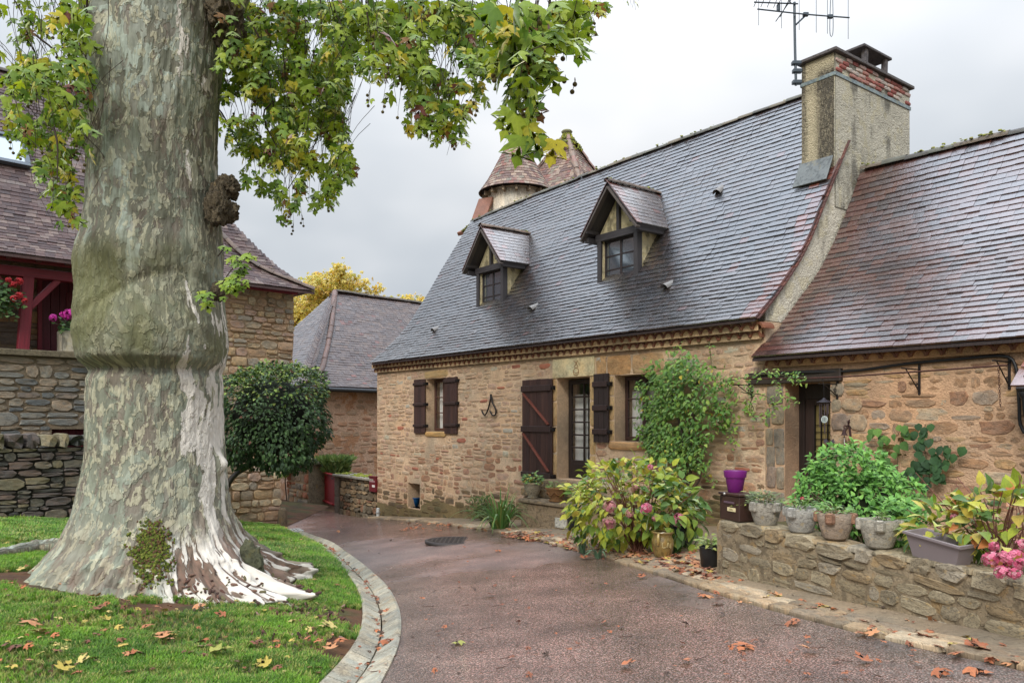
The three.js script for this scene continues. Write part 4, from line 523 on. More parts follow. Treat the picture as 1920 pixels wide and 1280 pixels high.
// ---------- the lower house on the right ----------
{
  const x0 = -6.945, x1 = 2.2, t = new Thing('stone_house', 'lower house at the right, pink mortared rubble wall and one row of cornice', 'house', HF, -4, 0.1, 0);
  const D = [-6.63, -5.93, -0.3, 2.135];
  const mortar = std(rgb(206, 168, 134), { map: withRepeat(T.mortar, 0.4), bumpMap: withRepeat(T.mortarB, 0.7), bumpScale: 0.012, roughness: 0.95 });
  const wall = t.part('wall', wallGeo([[x0, -2], [x1, -2], [x1, 2.5], [x0, 2.5]], [D], 0.5), mortar);
  t.part('end_wall', box(x1 - 0.3, x1 + 0.01, -2, 2.6, -5, -0.51, 0), mortar); t.part('back_wall', box(x0, x1 - 0.31, -2, 2.8, -5.1, -4.8, 0), mortar);
  const r = rng(3003), A = soft(tints([196, 158, 98], [176, 132, 92], [186, 168, 136], [170, 160, 144], [150, 104, 82], [198, 166, 116], [164, 124, 86], [180, 144, 110], [206, 190, 158]), 0.12).map((c) => c.lerp(rgb(198, 156, 118), 0.45)), grey = tints([158, 142, 120], [148, 134, 116], [166, 148, 122], [152, 130, 112]), moss = tints([128, 92, 50], [120, 104, 52], [140, 96, 52]);
  const items = stoneItems(courses(-5.75, x1, -0.4, 2.3, r, { h: [0.06, 0.2], w: [0.1, 0.4], split: 0.4, holes: [[-7.2, -5.76, 2.1, 2.4]] }), r, { gap: 0.026, proud: [-0.002, 0.013], shapes: [...rubble, ...broken], pick: (x, y, q) => (x < -4.85 && x > -5.3 && y < 1.5 && q() < 0.75 ? moss[q.i(3)] : A[q.i(9)]), rot: 0.08, skip: 0.07, wavy: 0.12 });
  items.push(...stoneItems(courses(-5.93, -5.4, -0.4, 2.12, r, { h: [0.14, 0.26], w: [0.2, 0.36], split: 0.1 }), r, { gap: 0.018, proud: [0.01, 0.03], shapes: rubble, pick: (x, y, q) => [grey, A][q.i(2)][q.i(4)], rot: 0.03 }));
  items.push(...stoneItems(courses(-6.94, D[0], -0.4, 2.12, r, { h: [0.24, 0.42], w: [0.16, 0.34], split: 0 }), r, { gap: 0.012, proud: [0.012, 0.024], shapes: ashlar, tints: grey }));
  pieces(wall, null, 'stone', 'stonework', items, M.stone, 300);
  t.part('lintel', box(-7.22, -5.75, 2.136, 2.31, -0.3, 0.06, 0.015), tinted(M.wood, rgb(58, 46, 38)), 'dark weathered timber lintel over the doorway');
  genoise(t, x0 + 0.05, x1, [[(x) => 2.4, 0.1]], tinted(mortar, rgb(196, 152, 108)), tints([136, 82, 56], [124, 76, 52], [146, 94, 64]), 34);  // arch shadow painted in by darker tile tints here too
  const prof = [[-0.22, 2.5], [0.58, 3.2], [1.42, 3.97], [2.15, 4.97], [2.56, 5.68]], pr = curveProfile(prof), xe = (f) => lerp(-7.02, x0 + 0.02, sstep(0, 0.12, f));
  const rf = t.part('roof', deck(pr, xe, x1 + 0.2, 0.035, null, 8), tinted(M.oldTile, rgb(60, 46, 44)));
  t.part('rear_roof', deck(curveProfile([[5.4, 2.4], [4.5, 3.2], [3.7, 4], [2.58, 5.66]]), x0, x1 + 0.2, 0.1, null, 8), tinted(M.oldTile, rgb(80, 58, 52)));
  const rt = rng(4004);
  pieces(rf, null, 'roof_tile', 'roof_tiles', tileItems(pr, xe, x1 + 0.2, rt, { ex: 0.113, w: 0.178, t: 0.026, tilt: 0.004, roll: 0.005, joint: 0.002, tv: 0.05, wave: sag(19), pick: (x, f, q) => (x < -6.5 && q() < 0.5 * sstep(-6.4, -6.9, x) || f < 0.03 && q() < 0.6 || q() < 0.012 ? redTiles[3] : annexTiles[q.i(6)]) }), M.tile, 300);
  ridgePart(t, [V(-6.9, 5.72, -2.56), V(-5, 5.66, -2.56), V(-3.2, 5.6, -2.56), V(0, 5.6, -2.56), V(x1, 5.6, -2.56)], tints([110, 108, 96], [98, 94, 88], [124, 110, 94]), 46, 0.085, 1.6);
  // door with iron grille, a near-black sheet added behind it for the unlit inside
  const d = t.part('door', null); sub(d, 'frame', merged([box(D[0], D[0] + 0.09, D[2], D[3], -0.42, -0.34), box(D[1] - 0.06, D[1], D[2], D[3], -0.42, -0.34), box(D[0] + 0.09, D[1] - 0.06, D[3] - 0.22, D[3], -0.418, -0.342)]), doorWood);
  sub(d, 'leaf', merged([box(D[0] + 0.09, D[0] + 0.23, D[2], D[3] - 0.22, -0.41, -0.36), box(D[0] + 0.23, D[1] - 0.06, D[2], 0.55, -0.41, -0.36), box(D[0] + 0.23, D[1] - 0.06, 1.83, D[3] - 0.22, -0.41, -0.36)]), tinted(M.wood, rgb(60, 42, 36)));
  sub(d, 'pane', box(D[0] + 0.23, D[1] - 0.06, 0.55, 1.83, -0.395, -0.391, 0), new THREE.MeshPhysicalMaterial({ color: rgb(170, 150, 96), roughness: 0.35, transmission: 0.5 }));
  { const g = [], gx0 = D[0] + 0.24, gx1 = D[1] - 0.07; for (let i = 0; i <= 4; i++) { const x = lerp(gx0, gx1, i / 4); g.push(bar(V(x, 0.55, -0.37), V(x, 1.83, -0.37), 0.016, 0.016, 0)); } for (let i = 0; i <= 10; i++) { const y = lerp(0.56, 1.55, i / 10); g.push(bar(V(gx0, y, -0.372), V(gx1, y, -0.372), 0.008, 0.008, 0)); } for (const s of [0, 1]) { const c = lerp(gx0, gx1, 0.28 + s * 0.44); g.push(tube([...Array(14)].map((_, i) => { const a = i * 0.7, R = 0.075 * (1 - i / 18); return V(c + Math.cos(a) * R * 0.8, 1.69 + Math.sin(a) * R, -0.37); }), 0.007, 5)); } sub(d, 'grille', merged(g), tinted(M.iron, rgb(30, 26, 24))); }
  t.part('passage_dark_sheet', box(D[0] - 0.1, D[1] + 0.1, -0.4, 2.2, -0.9, -0.86, 0), M.dark);  // added near-black sheet, stands for the shade behind the door
}
// ---------- the old building on the left, with a red timber gallery ----------
const oldTiles = soft(tints([122, 84, 78], [108, 72, 68], [136, 98, 88], [98, 68, 66], [146, 112, 100], [116, 78, 70], [160, 130, 116]), 0.32, 0.62);
const warmS = soft(tints([186, 150, 98], [172, 134, 92], [162, 140, 108], [178, 140, 100], [194, 168, 124], [160, 144, 120], [176, 140, 112], [164, 138, 98]), 0.22, 1.22), greyS = tints([120, 116, 106], [108, 106, 100], [132, 122, 106], [116, 104, 92], [98, 98, 94], [140, 124, 104], [124, 110, 90]).map((c) => c.clone().multiplyScalar(1.35));
{
  const t = new Thing('stone_house', 'old rubble stone building with red timber gallery and hipped tile roof', 'house', LF, 6, -0.6, 0), r = rng(5005);
  const mort = std(rgb(128, 112, 90), { map: withRepeat(T.mortar, 0.5), bumpMap: withRepeat(T.mortarB, 0.8), bumpScale: 0.014 }), mort2 = std(rgb(176, 146, 112), { map: withRepeat(T.mortar, 0.5), bumpMap: withRepeat(T.mortarB, 0.8), bumpScale: 0.014 });
  const lean = (y) => 9.5 + 0.36 * sstep(0.4, 3.6, y), px = (x, y, z = 0) => LF.pix(x, y, z);
  const ga = px(96, 810), gb = px(176, 810), Dg = [ga.x, gb.x, -1.2, ga.y + 0.06];
  const low = t.part('lower_wall', wallGeo([[-1, -2], [7.2, -2], [7.2, 2.92], [-1, 2.92]], [Dg], 0.5), mort);
  pieces(low, null, 'stone', 'stonework', stoneItems(courses(-0.8, 7.2, -0.6, 2.92, r, { h: [0.1, 0.3], w: [0.2, 0.62], holes: [Dg], split: 0.4 }), r, { gap: 0.022, proud: [0.012, 0.035], shapes: broken, tints: greyS, rot: 0.025 }), M.stone, 260);
  t.part('garage_door', merged([...Array(6)].map((_, i) => box(Dg[0] + i * (Dg[1] - Dg[0]) / 6 + 0.002, Dg[0] + (i + 1) * (Dg[1] - Dg[0]) / 6 - 0.002, -1.2, Dg[3], -0.3, -0.26))), redWood);
  const up = t.part('corner_wall', wallGeo([[7.21, -2], [9.5, -2], ...[0.4, 1, 1.8, 2.6, 3.6, 4.95].map((y) => [lean(y), y]), [7.21, 4.95]], [], 0.5), mort2);
  pieces(up, null, 'stone', 'stonework', stoneItems(courses(7.6, 10, -1.1, 4.93, r, { h: [0.09, 0.26], w: [0.16, 0.46], split: 0.35 }).map((q) => [q[0], Math.min(q[1], lean((q[2] + q[3]) / 2) + 0.02), q[2], q[3]]).filter((q) => q[1] - q[0] > 0.08), r, { gap: 0.02, proud: [0.012, 0.05], shapes: [...broken, ...ashlar], tints: warmS, rot: 0.03 }), M.stone, 300);
  t.part('side_wall', wallGeo([[0.5, -2], [7, -2], [7, 4.9], [0.5, 4.9]], [], 0.4).rotateY(Math.PI / 2).translate(9.5, 0, 0), mort2);
  t.part('back_wall', box(-1, 9.4, -2, 5, -7.2, -6.9, 0), mort);
  const bk = t.part('gallery_wall', box(-1, 7.2, 2.9, 5.2, -1.9, -1.5, 0), mort);
  const da = px(76, 600, -1.5).x, db = px(158, 600, -1.5).x;
  pieces(bk, null, 'stone', 'stonework', stoneItems(courses(-0.8, 7.2, 3, 5.1, r, { h: [0.16, 0.32], w: [0.24, 0.55], holes: [[da, db, 2.9, 4.75]] }), r, { gap: 0.02, proud: [0.02, 0.05], shapes: ashlar, tints: tints([150, 120, 92], [132, 110, 90], [160, 126, 88], [120, 104, 90]), z: -1.5 }), M.stone, 120);
  const dd = t.part('door', null); for (let i = 0; i < 5; i++) sub(dd, 'plank', box(lerp(da, db, i / 5) + 0.003, lerp(da, db, (i + 1) / 5) - 0.003, 3, 4.72, -1.5, -1.45), tinted(M.wood, rgb(104, 24, 40)));
  sub(dd, 'frame', merged([box(da - 0.08, da, 3, 4.8, -1.5, -1.4), box(db, db + 0.08, 3, 4.8, -1.5, -1.4), box(da, db, 4.72, 4.8, -1.498, -1.402)]), redWood); sub(dd, 'panel', box(lerp(da, db, 0.55), lerp(da, db, 0.9), 3.9, 4.5, -1.45, -1.43, 0.02), tinted(M.wood, rgb(116, 28, 44)));
  t.part('gallery_floor', box(-1, 7.2, 2.92, 3.05, -1.5, 0.12, 0.02), tinted(M.lichen, rgb(128, 116, 92)));
  // timber
  const bm = (a, b, w, d) => t.part('beam', bar(a, b, w, d, 0.012), redWood);
  bm(V(-1, 4.62, -0.08), V(7.2, 4.62, -0.08), 0.2, 0.2); bm(V(-1, 4.84, 0.1), V(9.9, 4.86, 0.1), 0.12, 0.1);
  const p0 = px(50, 580).x; t.part('post', bar(V(p0 - 0.06, 3.05, -0.08), V(p0 + 0.03, 4.53, -0.08), 0.2, 0.19, 0.012), redWood); t.part('post', bar(V(p0 - 2.6, 3.05, -0.08), V(p0 - 2.6, 4.53, -0.08), 0.2, 0.19, 0.012), redWood);
  for (const s of [-1, 1]) t.part('brace', bar(V(p0 + s * 0.06, 3.92, -0.08), V(p0 + s * 0.58, 4.54, -0.08), 0.13, 0.12, 0.012), redWood);
  for (let i = 0; i < 12; i++) t.part('rafter', bar(V(1.5 + i * 0.52, 4.83, 0.32), V(1.5 + i * 0.52, 5.2, -0.5), 0.08, 0.1, 0.006), tinted(M.wood, rgb(100, 34, 44)));
  // roof
  const pr = curveProfile([[-0.42, 4.88], [0.35, 5.5], [1.7, 7.35], [3.5, 9.85]]), xb = (f) => 10.22 - 3.6 * Math.pow(f, 0.93);
  const rf = t.part('roof', deck(pr, -1, xb, 0.06, null, 10), tinted(M.oldTile, rgb(90, 64, 60))), rt = rng(6006);
  pieces(rf, null, 'roof_tile', 'roof_tiles', tileItems(pr, -1, xb, rt, { ex: 0.115, w: 0.18, t: 0.02, tilt: 0.03, yaw: 0.02, wave: sag(31), pick: (x, f, q) => oldTiles[q.i(7)] }), M.oldTile, 300);
  // hip side, seen from elsewhere
  { const pos = [], idx = [], n = pr.length; pr.forEach(([v, y], j) => { const f = j / (n - 1); pos.push(xb(f), y, -v, xb(f), y, -7.4 + v * 1.05); }); for (let j = 0; j < n - 1; j++) idx.push(j * 2, j * 2 + 1, j * 2 + 2, j * 2 + 2, j * 2 + 1, j * 2 + 3); const g = geoFrom(pos, idx); boxUV(g); t.part('hip_slope', g, tinted(M.oldTile, rgb(110, 80, 72))); }
  ridgePart(t, pr.filter((_, j) => j % 3 === 0).map(([v, y], j, a) => V(xb(j / (a.length - 1)) - 0.02, y + 0.05, -v)), tints([128, 108, 96], [112, 98, 90]), 71, 0.085, 0.15);
  const rg = ridgePart(t, [V(-1, 9.9, -3.5), V(3, 9.88, -3.5), V(6.6, 9.88, -3.5)], tints([120, 104, 92], [104, 94, 84]), 72, 0.09, 0.2);
  // skylight
  { const P = profileAt(pr), c = [[-12, 262], [44, 272], [48, 318], [-12, 306]]; const s = P.at(P.len * 0.42); let hit; for (let q = 0; q < P.len; q += 0.02) { const a = P.at(q), k = LF.pix(20, 288, -a.v); if (!hit || Math.abs(k.y - a.y) < hit.e) hit = { e: Math.abs(k.y - a.y), x: k.x, ...a }; }
    const g = t.part('skylight', null); g.position.add(V(hit.x - 0.12, hit.y + 0.07, -hit.v + 0.07)); g.rotation.x = -(Math.PI / 2 - hit.ang);
    sub(g, 'frame', merged([box(-0.42, 0.42, 0.4, 0.48, -0.04, 0.06), box(-0.42, 0.42, -0.5, -0.4, -0.04, 0.06), box(-0.42, -0.34, -0.4, 0.4, -0.04, 0.06), box(0.34, 0.42, -0.4, 0.4, -0.04, 0.06)]), std(rgb(86, 92, 98), { roughness: 0.4, metalness: 0.5 })); sub(g, 'pane', new THREE.BoxGeometry(0.68, 0.8, 0.01), std(rgb(150, 162, 166), { roughness: 0.05, ior: 1.9, clearcoat: 1, clearcoatRoughness: 0.02 })); sub(g, 'blind', new THREE.BoxGeometry(0.68, 0.8, 0.02).translate(0, 0, -0.04), M.cloth); }
}
{ // dry-stone garden wall in front of it
  const t = new Thing('garden_wall', 'dark dry-stone garden wall with upright cap stones left of the plane tree', 'wall', LF, 5, -0.35, 1.35), r = rng(7007), top = (x) => 1.12 + 0.02 * Math.sin(x * 2);
  const core = t.part('core', box(1, 7.3, -1.2, 1.1, 0.95, 1.31, 0), std(rgb(48, 44, 38), { roughness: 1 }));
  const tt = tints([96, 90, 78], [84, 80, 72], [110, 100, 84], [104, 88, 78], [74, 72, 66], [118, 108, 84], [92, 82, 76]).map((c) => c.clone().multiplyScalar(1.3));
  const li = stoneItems(courses(1, 7.3, -0.75, 1.1, r, { h: [0.07, 0.24], w: [0.16, 0.52], split: 0.45 }), r, { gap: 0.014, proud: [0.02, 0.06], shapes: broken, tints: tt, rot: 0.05, z: 1.31 });
  pieces(t.o, t.off, 'stone', 'stonework', li, M.stone, 300);
  const cs = []; for (let x = 1; x < 7.3;) { const w = r.r(0.16, 0.42); cs.push({ g: broken[r.i(14)], m: TRS(x + w / 2, 1.1 + 0.13, 0.9, 0, r.g() * 0.03, r.g() * 0.03, w - 0.015, r.r(0.22, 0.3), 0.46 + r() * 0.06), c: tt[r.i(7)], s: 0.25 }); x += w; } pieces(t.o, t.off, 'cap_stone', 'cap_stones', cs, M.stone, 60);
}
// ---------- house across the street ----------
{
  const C2 = V(-6.99, 0, -26.5), MF = new Frame(C2, V(0.722, 0, -0.692)), HP = new Frame(C2, V(0.692, 0, 0.722));
  const t = new Thing('stone_house', 'pink plastered house across the street with a hipped tile roof and gutter', 'house', MF, 3, -0.98, 0);
  const pl = std(rgb(224, 190, 164), { map: withRepeat(T.plaster, 0.3), bumpMap: withRepeat(T.plasterB, 0.5), bumpScale: 0.025 });
  t.part('wall', box(0, 12, -2, 2.9, -0.4, 0, 0), pl); t.part('side_wall', box(0.005, 0.4, -2, 2.9, -6, -0.41, 0), pl); t.part('back_wall', box(0.41, 12, -2, 2.9, -6, -5.7, 0), pl);
  const q = rng(81), it = stoneItems(courses(0.5, 5, -0.9, 2.4, q, { h: [0.12, 0.25], w: [0.2, 0.45] }), q, { gap: 0.05, proud: [0.0, 0.02], shapes: rubble, tints: tints([204, 160, 128], [190, 160, 132], [196, 150, 120]), skip: 0.4 }); pieces(t.o, t.off, 'stone', 'stonework', it, M.stone, 80);
  const pr = curveProfile([[-0.35, 2.78], [0.3, 3.22], [1.5, 4.72], [3, 6.62]]), tt = tints([112, 92, 88], [100, 82, 80], [122, 100, 92], [106, 84, 78], [130, 106, 94]).map((c) => c.multiplyScalar(0.6)), rt = rng(8008);
  const rf = t.part('roof', deck(pr, (f) => -0.35 + 3.35 * f, 12, 0.06, null, 4), tinted(M.oldTile, rgb(80, 62, 58)));
  const sm = M.tile.clone(); sm.roughness = 0.6; sm.ior = 1.5; sm.clearcoat = 0.2;
  pieces(rf, null, 'roof_tile', 'roof_tiles', tileItems(pr, (f) => -0.35 + 3.35 * f, 9, rt, { ex: 0.12, w: 0.18, t: 0.016, tilt: 0.015, wave: sag(43), pick: (x, f, q) => (q() < 0.03 ? redTiles[q.i(4)] : tt[q.i(5)]) }), sm, 300);
  const hip = new THREE.Group(); hip.name = 'hip_slope'; t.o.add(hip); hip.position.copy(MF.w(0, 0, 0)).sub(t.o.position).applyAxisAngle(V(0, 1, 0), -MF.turn); hip.rotation.y = HP.turn - MF.turn;
  sub(hip, 'roof_board', deck(pr, (f) => -6.35 + 3.35 * f, (f) => 0.35 - 3.35 * f, 0.06, null, 4), tinted(M.oldTile, rgb(80, 62, 58)));
  pieces(hip, null, 'roof_tile', 'roof_tiles', tileItems(pr, (f) => -6.35 + 3.35 * f, (f) => 0.35 - 3.35 * f, rt, { ex: 0.12, w: 0.18, t: 0.016, tilt: 0.015, pick: (x, f, q) => tt[q.i(5)] }), M.tile, 200);
  t.part('rear_roof', deck(curveProfile([[6.35, 2.78], [4.5, 4.7], [3.02, 6.6]]), 2.8, 12, 0.06, null, 4), tinted(M.oldTile, rgb(90, 68, 62)));
  ridgePart(t, pr.filter((_, j) => j % 3 === 0).map(([v, y], j, a) => V(-0.35 + 3.35 * (j / (a.length - 1)), y + 0.05, -v)), tints([136, 112, 106], [124, 104, 98]), 73, 0.1, 0);
  const rr = ridgePart(t, [V(3, 6.67, -3), V(6, 6.64, -3), V(12, 6.6, -3)], tints([110, 98, 88], [100, 90, 80]), 74, 0.1, 0.3);
  t.part('gutter', merged([tube([V(-0.3, 2.7, 0.38), V(4, 2.67, 0.38), V(12, 2.6, 0.38)], 0.07, 8), box(-0.2, 12, 2.62, 2.76, 0.02, 0.3, 0.01)]), tinted(M.iron, rgb(70, 74, 78)));
}
// ---------- tower roofs behind the ridge ----------
const towerTiles = soft(tints([150, 112, 88], [136, 96, 76], [168, 132, 104], [122, 86, 74], [178, 146, 116], [156, 92, 70], [140, 124, 98]), 0.35);
{
  const c = at(968, 790, 26), t = thingAt('round_turret', 'round turret with a conical tile roof rising behind the long ridge', 'tower', V(c.x, 5, c.z)), r = rng(9009), y0 = -5;
  t.part('wall', lathe([[0.92, 0], [0.92, 9.03 + y0], [0.99, 9.1 + y0]], 36), std(rgb(240, 224, 200), { map: withRepeat(T.stone, 3, 1.2), bumpMap: withRepeat(T.plasterB, 4, 2), bumpScale: 0.02 }));
  const rf = t.part('roof', lathe([[1.16, 9.13 + y0], [0.9, 9.56 + y0], [0.46, 10.36 + y0], [0.02, 11.12 + y0]], 32), tinted(M.oldTile, rgb(70, 50, 44)));
  t.part('soffit', lathe([[0.9, 9.12 + y0], [1.17, 9.12 + y0]], 32), M.dark);
  for (let i = 0; i < 16; i++) { const a = i / 16 * 6.283; t.part('bracket', box(-0.04, 0.04, -0.08, 0.06, 0.9, 1.12, 0.01).applyMatrix4(TRS(0, 9.02 + y0, 0, 0, a, 0)), tinted(M.lichen, rgb(170, 150, 124))); }
  const P = profileAt(curveProfile([[0, 9.08], [0.3, 9.52], [0.74, 10.34], [1.2, 11.14]])), it = []; for (let k = 0, n = Math.floor(P.len / 0.122); k < n; k++) { const q = P.at(k * 0.122), R = 1.22 - q.v; if (R < 0.05) continue; const m = Math.max(5, Math.round(6.283 * R / 0.165)); for (let i = 0; i < m; i++) { const a = (i + (k % 2) * 0.5 + r.g() * 0.06) / m * 6.283; it.push({ g: tileShapes[r.i(8)], m: TRS(0, 0, 0, 0, a, 0).multiply(TRS(0, q.y + y0 + 0.01, R + 0.01)).multiply(new THREE.Matrix4().makeRotationX(-(Math.PI / 2 - q.ang) - 0.09 + r.g() * 0.03)).multiply(TRS(0, 0, 0, 0, 0, r.g() * 0.03, 6.283 * R / m * 0.97, 0.25, 0.02)), c: towerTiles[r.i(7)], s: 0.14 }); } }
  pieces(rf, null, 'roof_tile', 'roof_tiles', it, M.oldTile, 300);
  // mossy eaves of the roofs it rises from
  const slab = (a, b, w, d) => { const g = t.part('side_roof', bar(a.sub(V(c.x, 5, c.z)), b.sub(V(c.x, 5, c.z)), w, d, 0.02), tinted(M.oldTile, rgb(140, 92, 70))); return g; };
  slab(at(897, 415, 25.2), at(912, 372, 25.6), 0.55, 0.1); slab(at(872, 436, 24.6), at(906, 416, 25.2), 0.7, 0.12);
  { const m = new Merge(); for (let i = 0; i < 60; i++) { const p = at(868 + r() * 30, 433 - 0, 24.4).sub(V(c.x, 5, c.z)); const f = r(); const q = at(lerp(868, 900, f), lerp(436, 412, f), lerp(24.3, 25, f)).sub(V(c.x, 5, c.z)); m.add(pebble[r.i(8)], TRS(q.x, q.y + 0.04, q.z + r.g() * 0.1, -1.2, r() * 6, 0, 0.07, 0.07, 0.05), rgb(104, 104, 52)); } t.part('moss', m.geo(), vcol(M.moss)).userData.kind = 'stuff'; }
}
{
  const A = at(1063, 262, 29), t = thingAt('square_tower', 'square tower roof with a mossy cap behind the long ridge', 'tower', V(A.x, 7, A.z)), r = rng(9119), H = A.y + 0.15 - 7, a = 2.3, ht = 3.45, az = -0.62;
  t.part('wall', box(-a + 0.25, a - 0.25, -4, H - ht, -a + 0.25, a - 0.25, 0).rotateY(az), std(rgb(200, 170, 138), { map: withRepeat(T.plaster, 0.4) }));
  for (let k = 0; k < 4; k++) { const g = t.part('roof_slope', null); g.rotation.y = az + k * Math.PI / 2; const pr = curveProfile([[-a, H - ht], [-a * 0.55, H - ht + 1.3], [0, H]].map(([v, y]) => [v, y]), 10); sub(g, 'roof_board', deck(pr, (f) => -a * (1 - f) - 0.0, (f) => a * (1 - f), 0.05, null, 2), tinted(M.oldTile, rgb(70, 50, 44)));
    if (k === 0 || k === 1 || k === 3) pieces(g, null, 'roof_tile', 'roof_tiles', tileItems(pr, (f) => -a * (1 - f), (f) => a * (1 - f), r, { ex: 0.125, w: 0.18, t: 0.022, tilt: 0.04, yaw: 0.03, wave: (x, s) => 0.04 * fbm3(x, s, k, 3), pick: (x, f, q) => towerTiles[q.i(7)] }), M.oldTile, 120);
    const e = V(a, H - ht, a); const rg = ridgePart({ part: (n) => sub(g, n, null) }, [V(a, H - ht + 0.06, a), V(a * 0.55, H - ht + 1.36, a * 0.55), V(0.05, H, 0.05)], tints([160, 124, 112], [150, 128, 112]), 80 + k, 0.1, 0); }
  t.part('finial', merged([lathe([[0.26, -0.1], [0.34, -0.02], [0.22, 0.06], [0.2, 0.12]], 16).translate(0, H - 0.25, 0), lathe([[0.0, 0.32], [0.17, 0.31], [0.21, 0.26], [0.17, 0.2], [0.12, 0.18], [0.16, 0.0], [0.3, -0.12]], 18).translate(0, H - 0.12, 0)]), tinted(M.lichen, rgb(150, 148, 112)));
  const m = new Merge(); for (let i = 0; i < 420; i++) { const q = Math.pow(r(), 1.5) * 0.75, an = r() * 6.283; m.add(pebble[r.i(8)], TRS(Math.cos(an) * (q * 0.75 + 0.1), H - q + 0.02 + r() * 0.06, Math.sin(an) * (q * 0.75 + 0.1), r() * 6, r() * 6, 0, r.r(0.05, 0.1), r.r(0.05, 0.1), 0.05), [rgb(150, 148, 44), rgb(116, 122, 44), rgb(128, 130, 80)][r.i(3)]); } t.part('moss', m.geo(), vcol(M.moss)).userData.kind = 'stuff';
}
// ---------- gate and walls at the end of the street ----------
{
  const pu = (x, z = 0) => HF.pix(x, 940, z).x, r = rng(1212), gy = -1.05, tt = tints([158, 132, 100], [140, 118, 90], [126, 112, 92], [172, 146, 112], [112, 98, 78], [150, 112, 86], [136, 124, 104]);
  const dark = std(rgb(70, 60, 48), { map: withRepeat(T.mortar, 0.6), roughness: 1 });
  const mossOn = (t, x0, x1, y, z0, z1, n) => { const m = new Merge(); for (let i = 0; i < n; i++) { const x = r.r(x0, x1), z = r.r(z0, z1); if (fbm3(x * 1.5, z * 2, 3, 3) < -0.02) continue; const s = r.r(0.03, 0.08); m.add(pebble[r.i(8)], TRS(x, y, z, -1.57 + r.g() * 0.2, 0, r() * 6, s, s, s * 0.4), [rgb(150, 160, 50), rgb(110, 126, 44), rgb(170, 170, 80)][r.i(3)]); } t.part('moss', m.geo(), vcol(M.moss)).userData.kind = 'stuff'; };
  { const a = pu(628), b = -19.2, t = new Thing('garden_wall', 'low rubble wall with mossy slab cap between red gate and house corner', 'wall', HF, (a + b) / 2, gy, -0.2); const yt = -0.02;
    t.part('core', box(a, b, gy - 0.4, yt, -0.5, -0.04, 0), dark); pieces(t.o, t.off, 'stone', 'stonework', stoneItems(courses(a + 0.3, b, gy - 0.1, yt, r, { h: [0.1, 0.24], w: [0.12, 0.36], split: 0.3 }), r, { gap: 0.012, proud: [0.02, 0.06], shapes: broken, tints: tt, rot: 0.14, z: -0.04 }), M.stone, 200);
    for (const [c, d] of [[gy - 0.1, -0.6], [-0.6, -0.02]]) t.part('jamb_stone', box(a - 0.02, a + 0.28, c + 0.008, d, -0.52, 0.02, 0.02), tinted(M.lichen, rgb(136, 122, 108)));
    let x = a - 0.06; while (x < b - 0.1) { const w = Math.min(r.r(0.5, 0.9), b - 0.02 - x); const m = new THREE.Mesh(box(x + 0.006, x + w - 0.006, yt, yt + 0.07, -0.68, 0.08, 0.02), tinted(M.lichen, rgb(168, 162, 148))); m.name = 'cap_stone'; m.position.copy(t.off); t.o.add(m); x += w; } mossOn(t, a, b, yt + 0.075, -0.6, 0.04, 160); }
  { const a = pu(537), b = pu(577), t = new Thing('garden_wall', 'low rubble wall end with smooth grey jamb left of the red gate', 'wall', HF, (a + b) / 2, gy, -0.4); const yt = 0.2;
    t.part('core', box(a, b - 0.02, gy - 0.4, yt, -0.85, -0.04, 0), std(rgb(190, 166, 132), { map: withRepeat(T.mortar, 0.6) })); pieces(t.o, t.off, 'stone', 'stonework', stoneItems(courses(a, b - 0.02, gy - 0.1, yt, r, { h: [0.14, 0.3], w: [0.16, 0.42], split: 0.2 }), r, { gap: 0.035, proud: [0.01, 0.05], shapes: rubble, tints: tints([180, 160, 132], [164, 148, 126], [190, 150, 112], [150, 138, 120], [196, 130, 96]), rot: 0.12, z: -0.04 }), M.stone, 120);
    t.part('jamb', box(b - 0.02, b + 0.05, gy - 0.4, yt - 0.01, -0.84, -0.02, 0.015), tinted(M.lichen, rgb(160, 146, 120)));
    t.part('cap_stone', box(a - 0.05, b + 0.12, yt, yt + 0.09, -0.95, 0.1, 0.03), tinted(M.lichen, rgb(150, 142, 116))); t.part('cap_stone', box(a - 0.05, b - 0.3, yt + 0.09, yt + 0.19, -1.2, -0.25, 0.03), tinted(M.lichen, rgb(140, 136, 110))); mossOn(t, a, b, yt + 0.1, -0.3, 0.08, 160); mossOn(t, a, b - 0.3, yt + 0.2, -1.1, -0.3, 90);
    const k = new Thing('climbing_vine', 'yellow-green creeper hanging over the wall end left of the red gate', 'climber', HF, a + 0.1, gy, 0.05), it = []; for (let i = 0; i < 260; i++) { const x = a + r.r(-0.25, 0.55), y = yt + 0.15 - Math.pow(r(), 1.3) * 0.62 * (1 - Math.abs(x - a - 0.1) * 0.8), p = V(x, y, r.r(0.04, 0.2)); it.push({ g: rounds[r.i(5)], m: leafM(p, V(r.g() * 0.6, -0.8, 0.4), V(r.g() * 0.4, 0.4, 1), r.r(0.07, 0.12)), c: [rgb(150, 180, 40), rgb(120, 160, 40), rgb(176, 196, 60)][r.i(3)], s: 0.09 }); } pieces(k.o, k.off, 'leaf', 'foliage', it, M.leaf, 80); k.part('stem', tube([V(a, gy, -0.0), V(a - 0.05, -0.4, 0.03), V(a + 0.1, yt + 0.1, 0.08)], 0.02), tinted(M.wood, rgb(90, 70, 50))); }
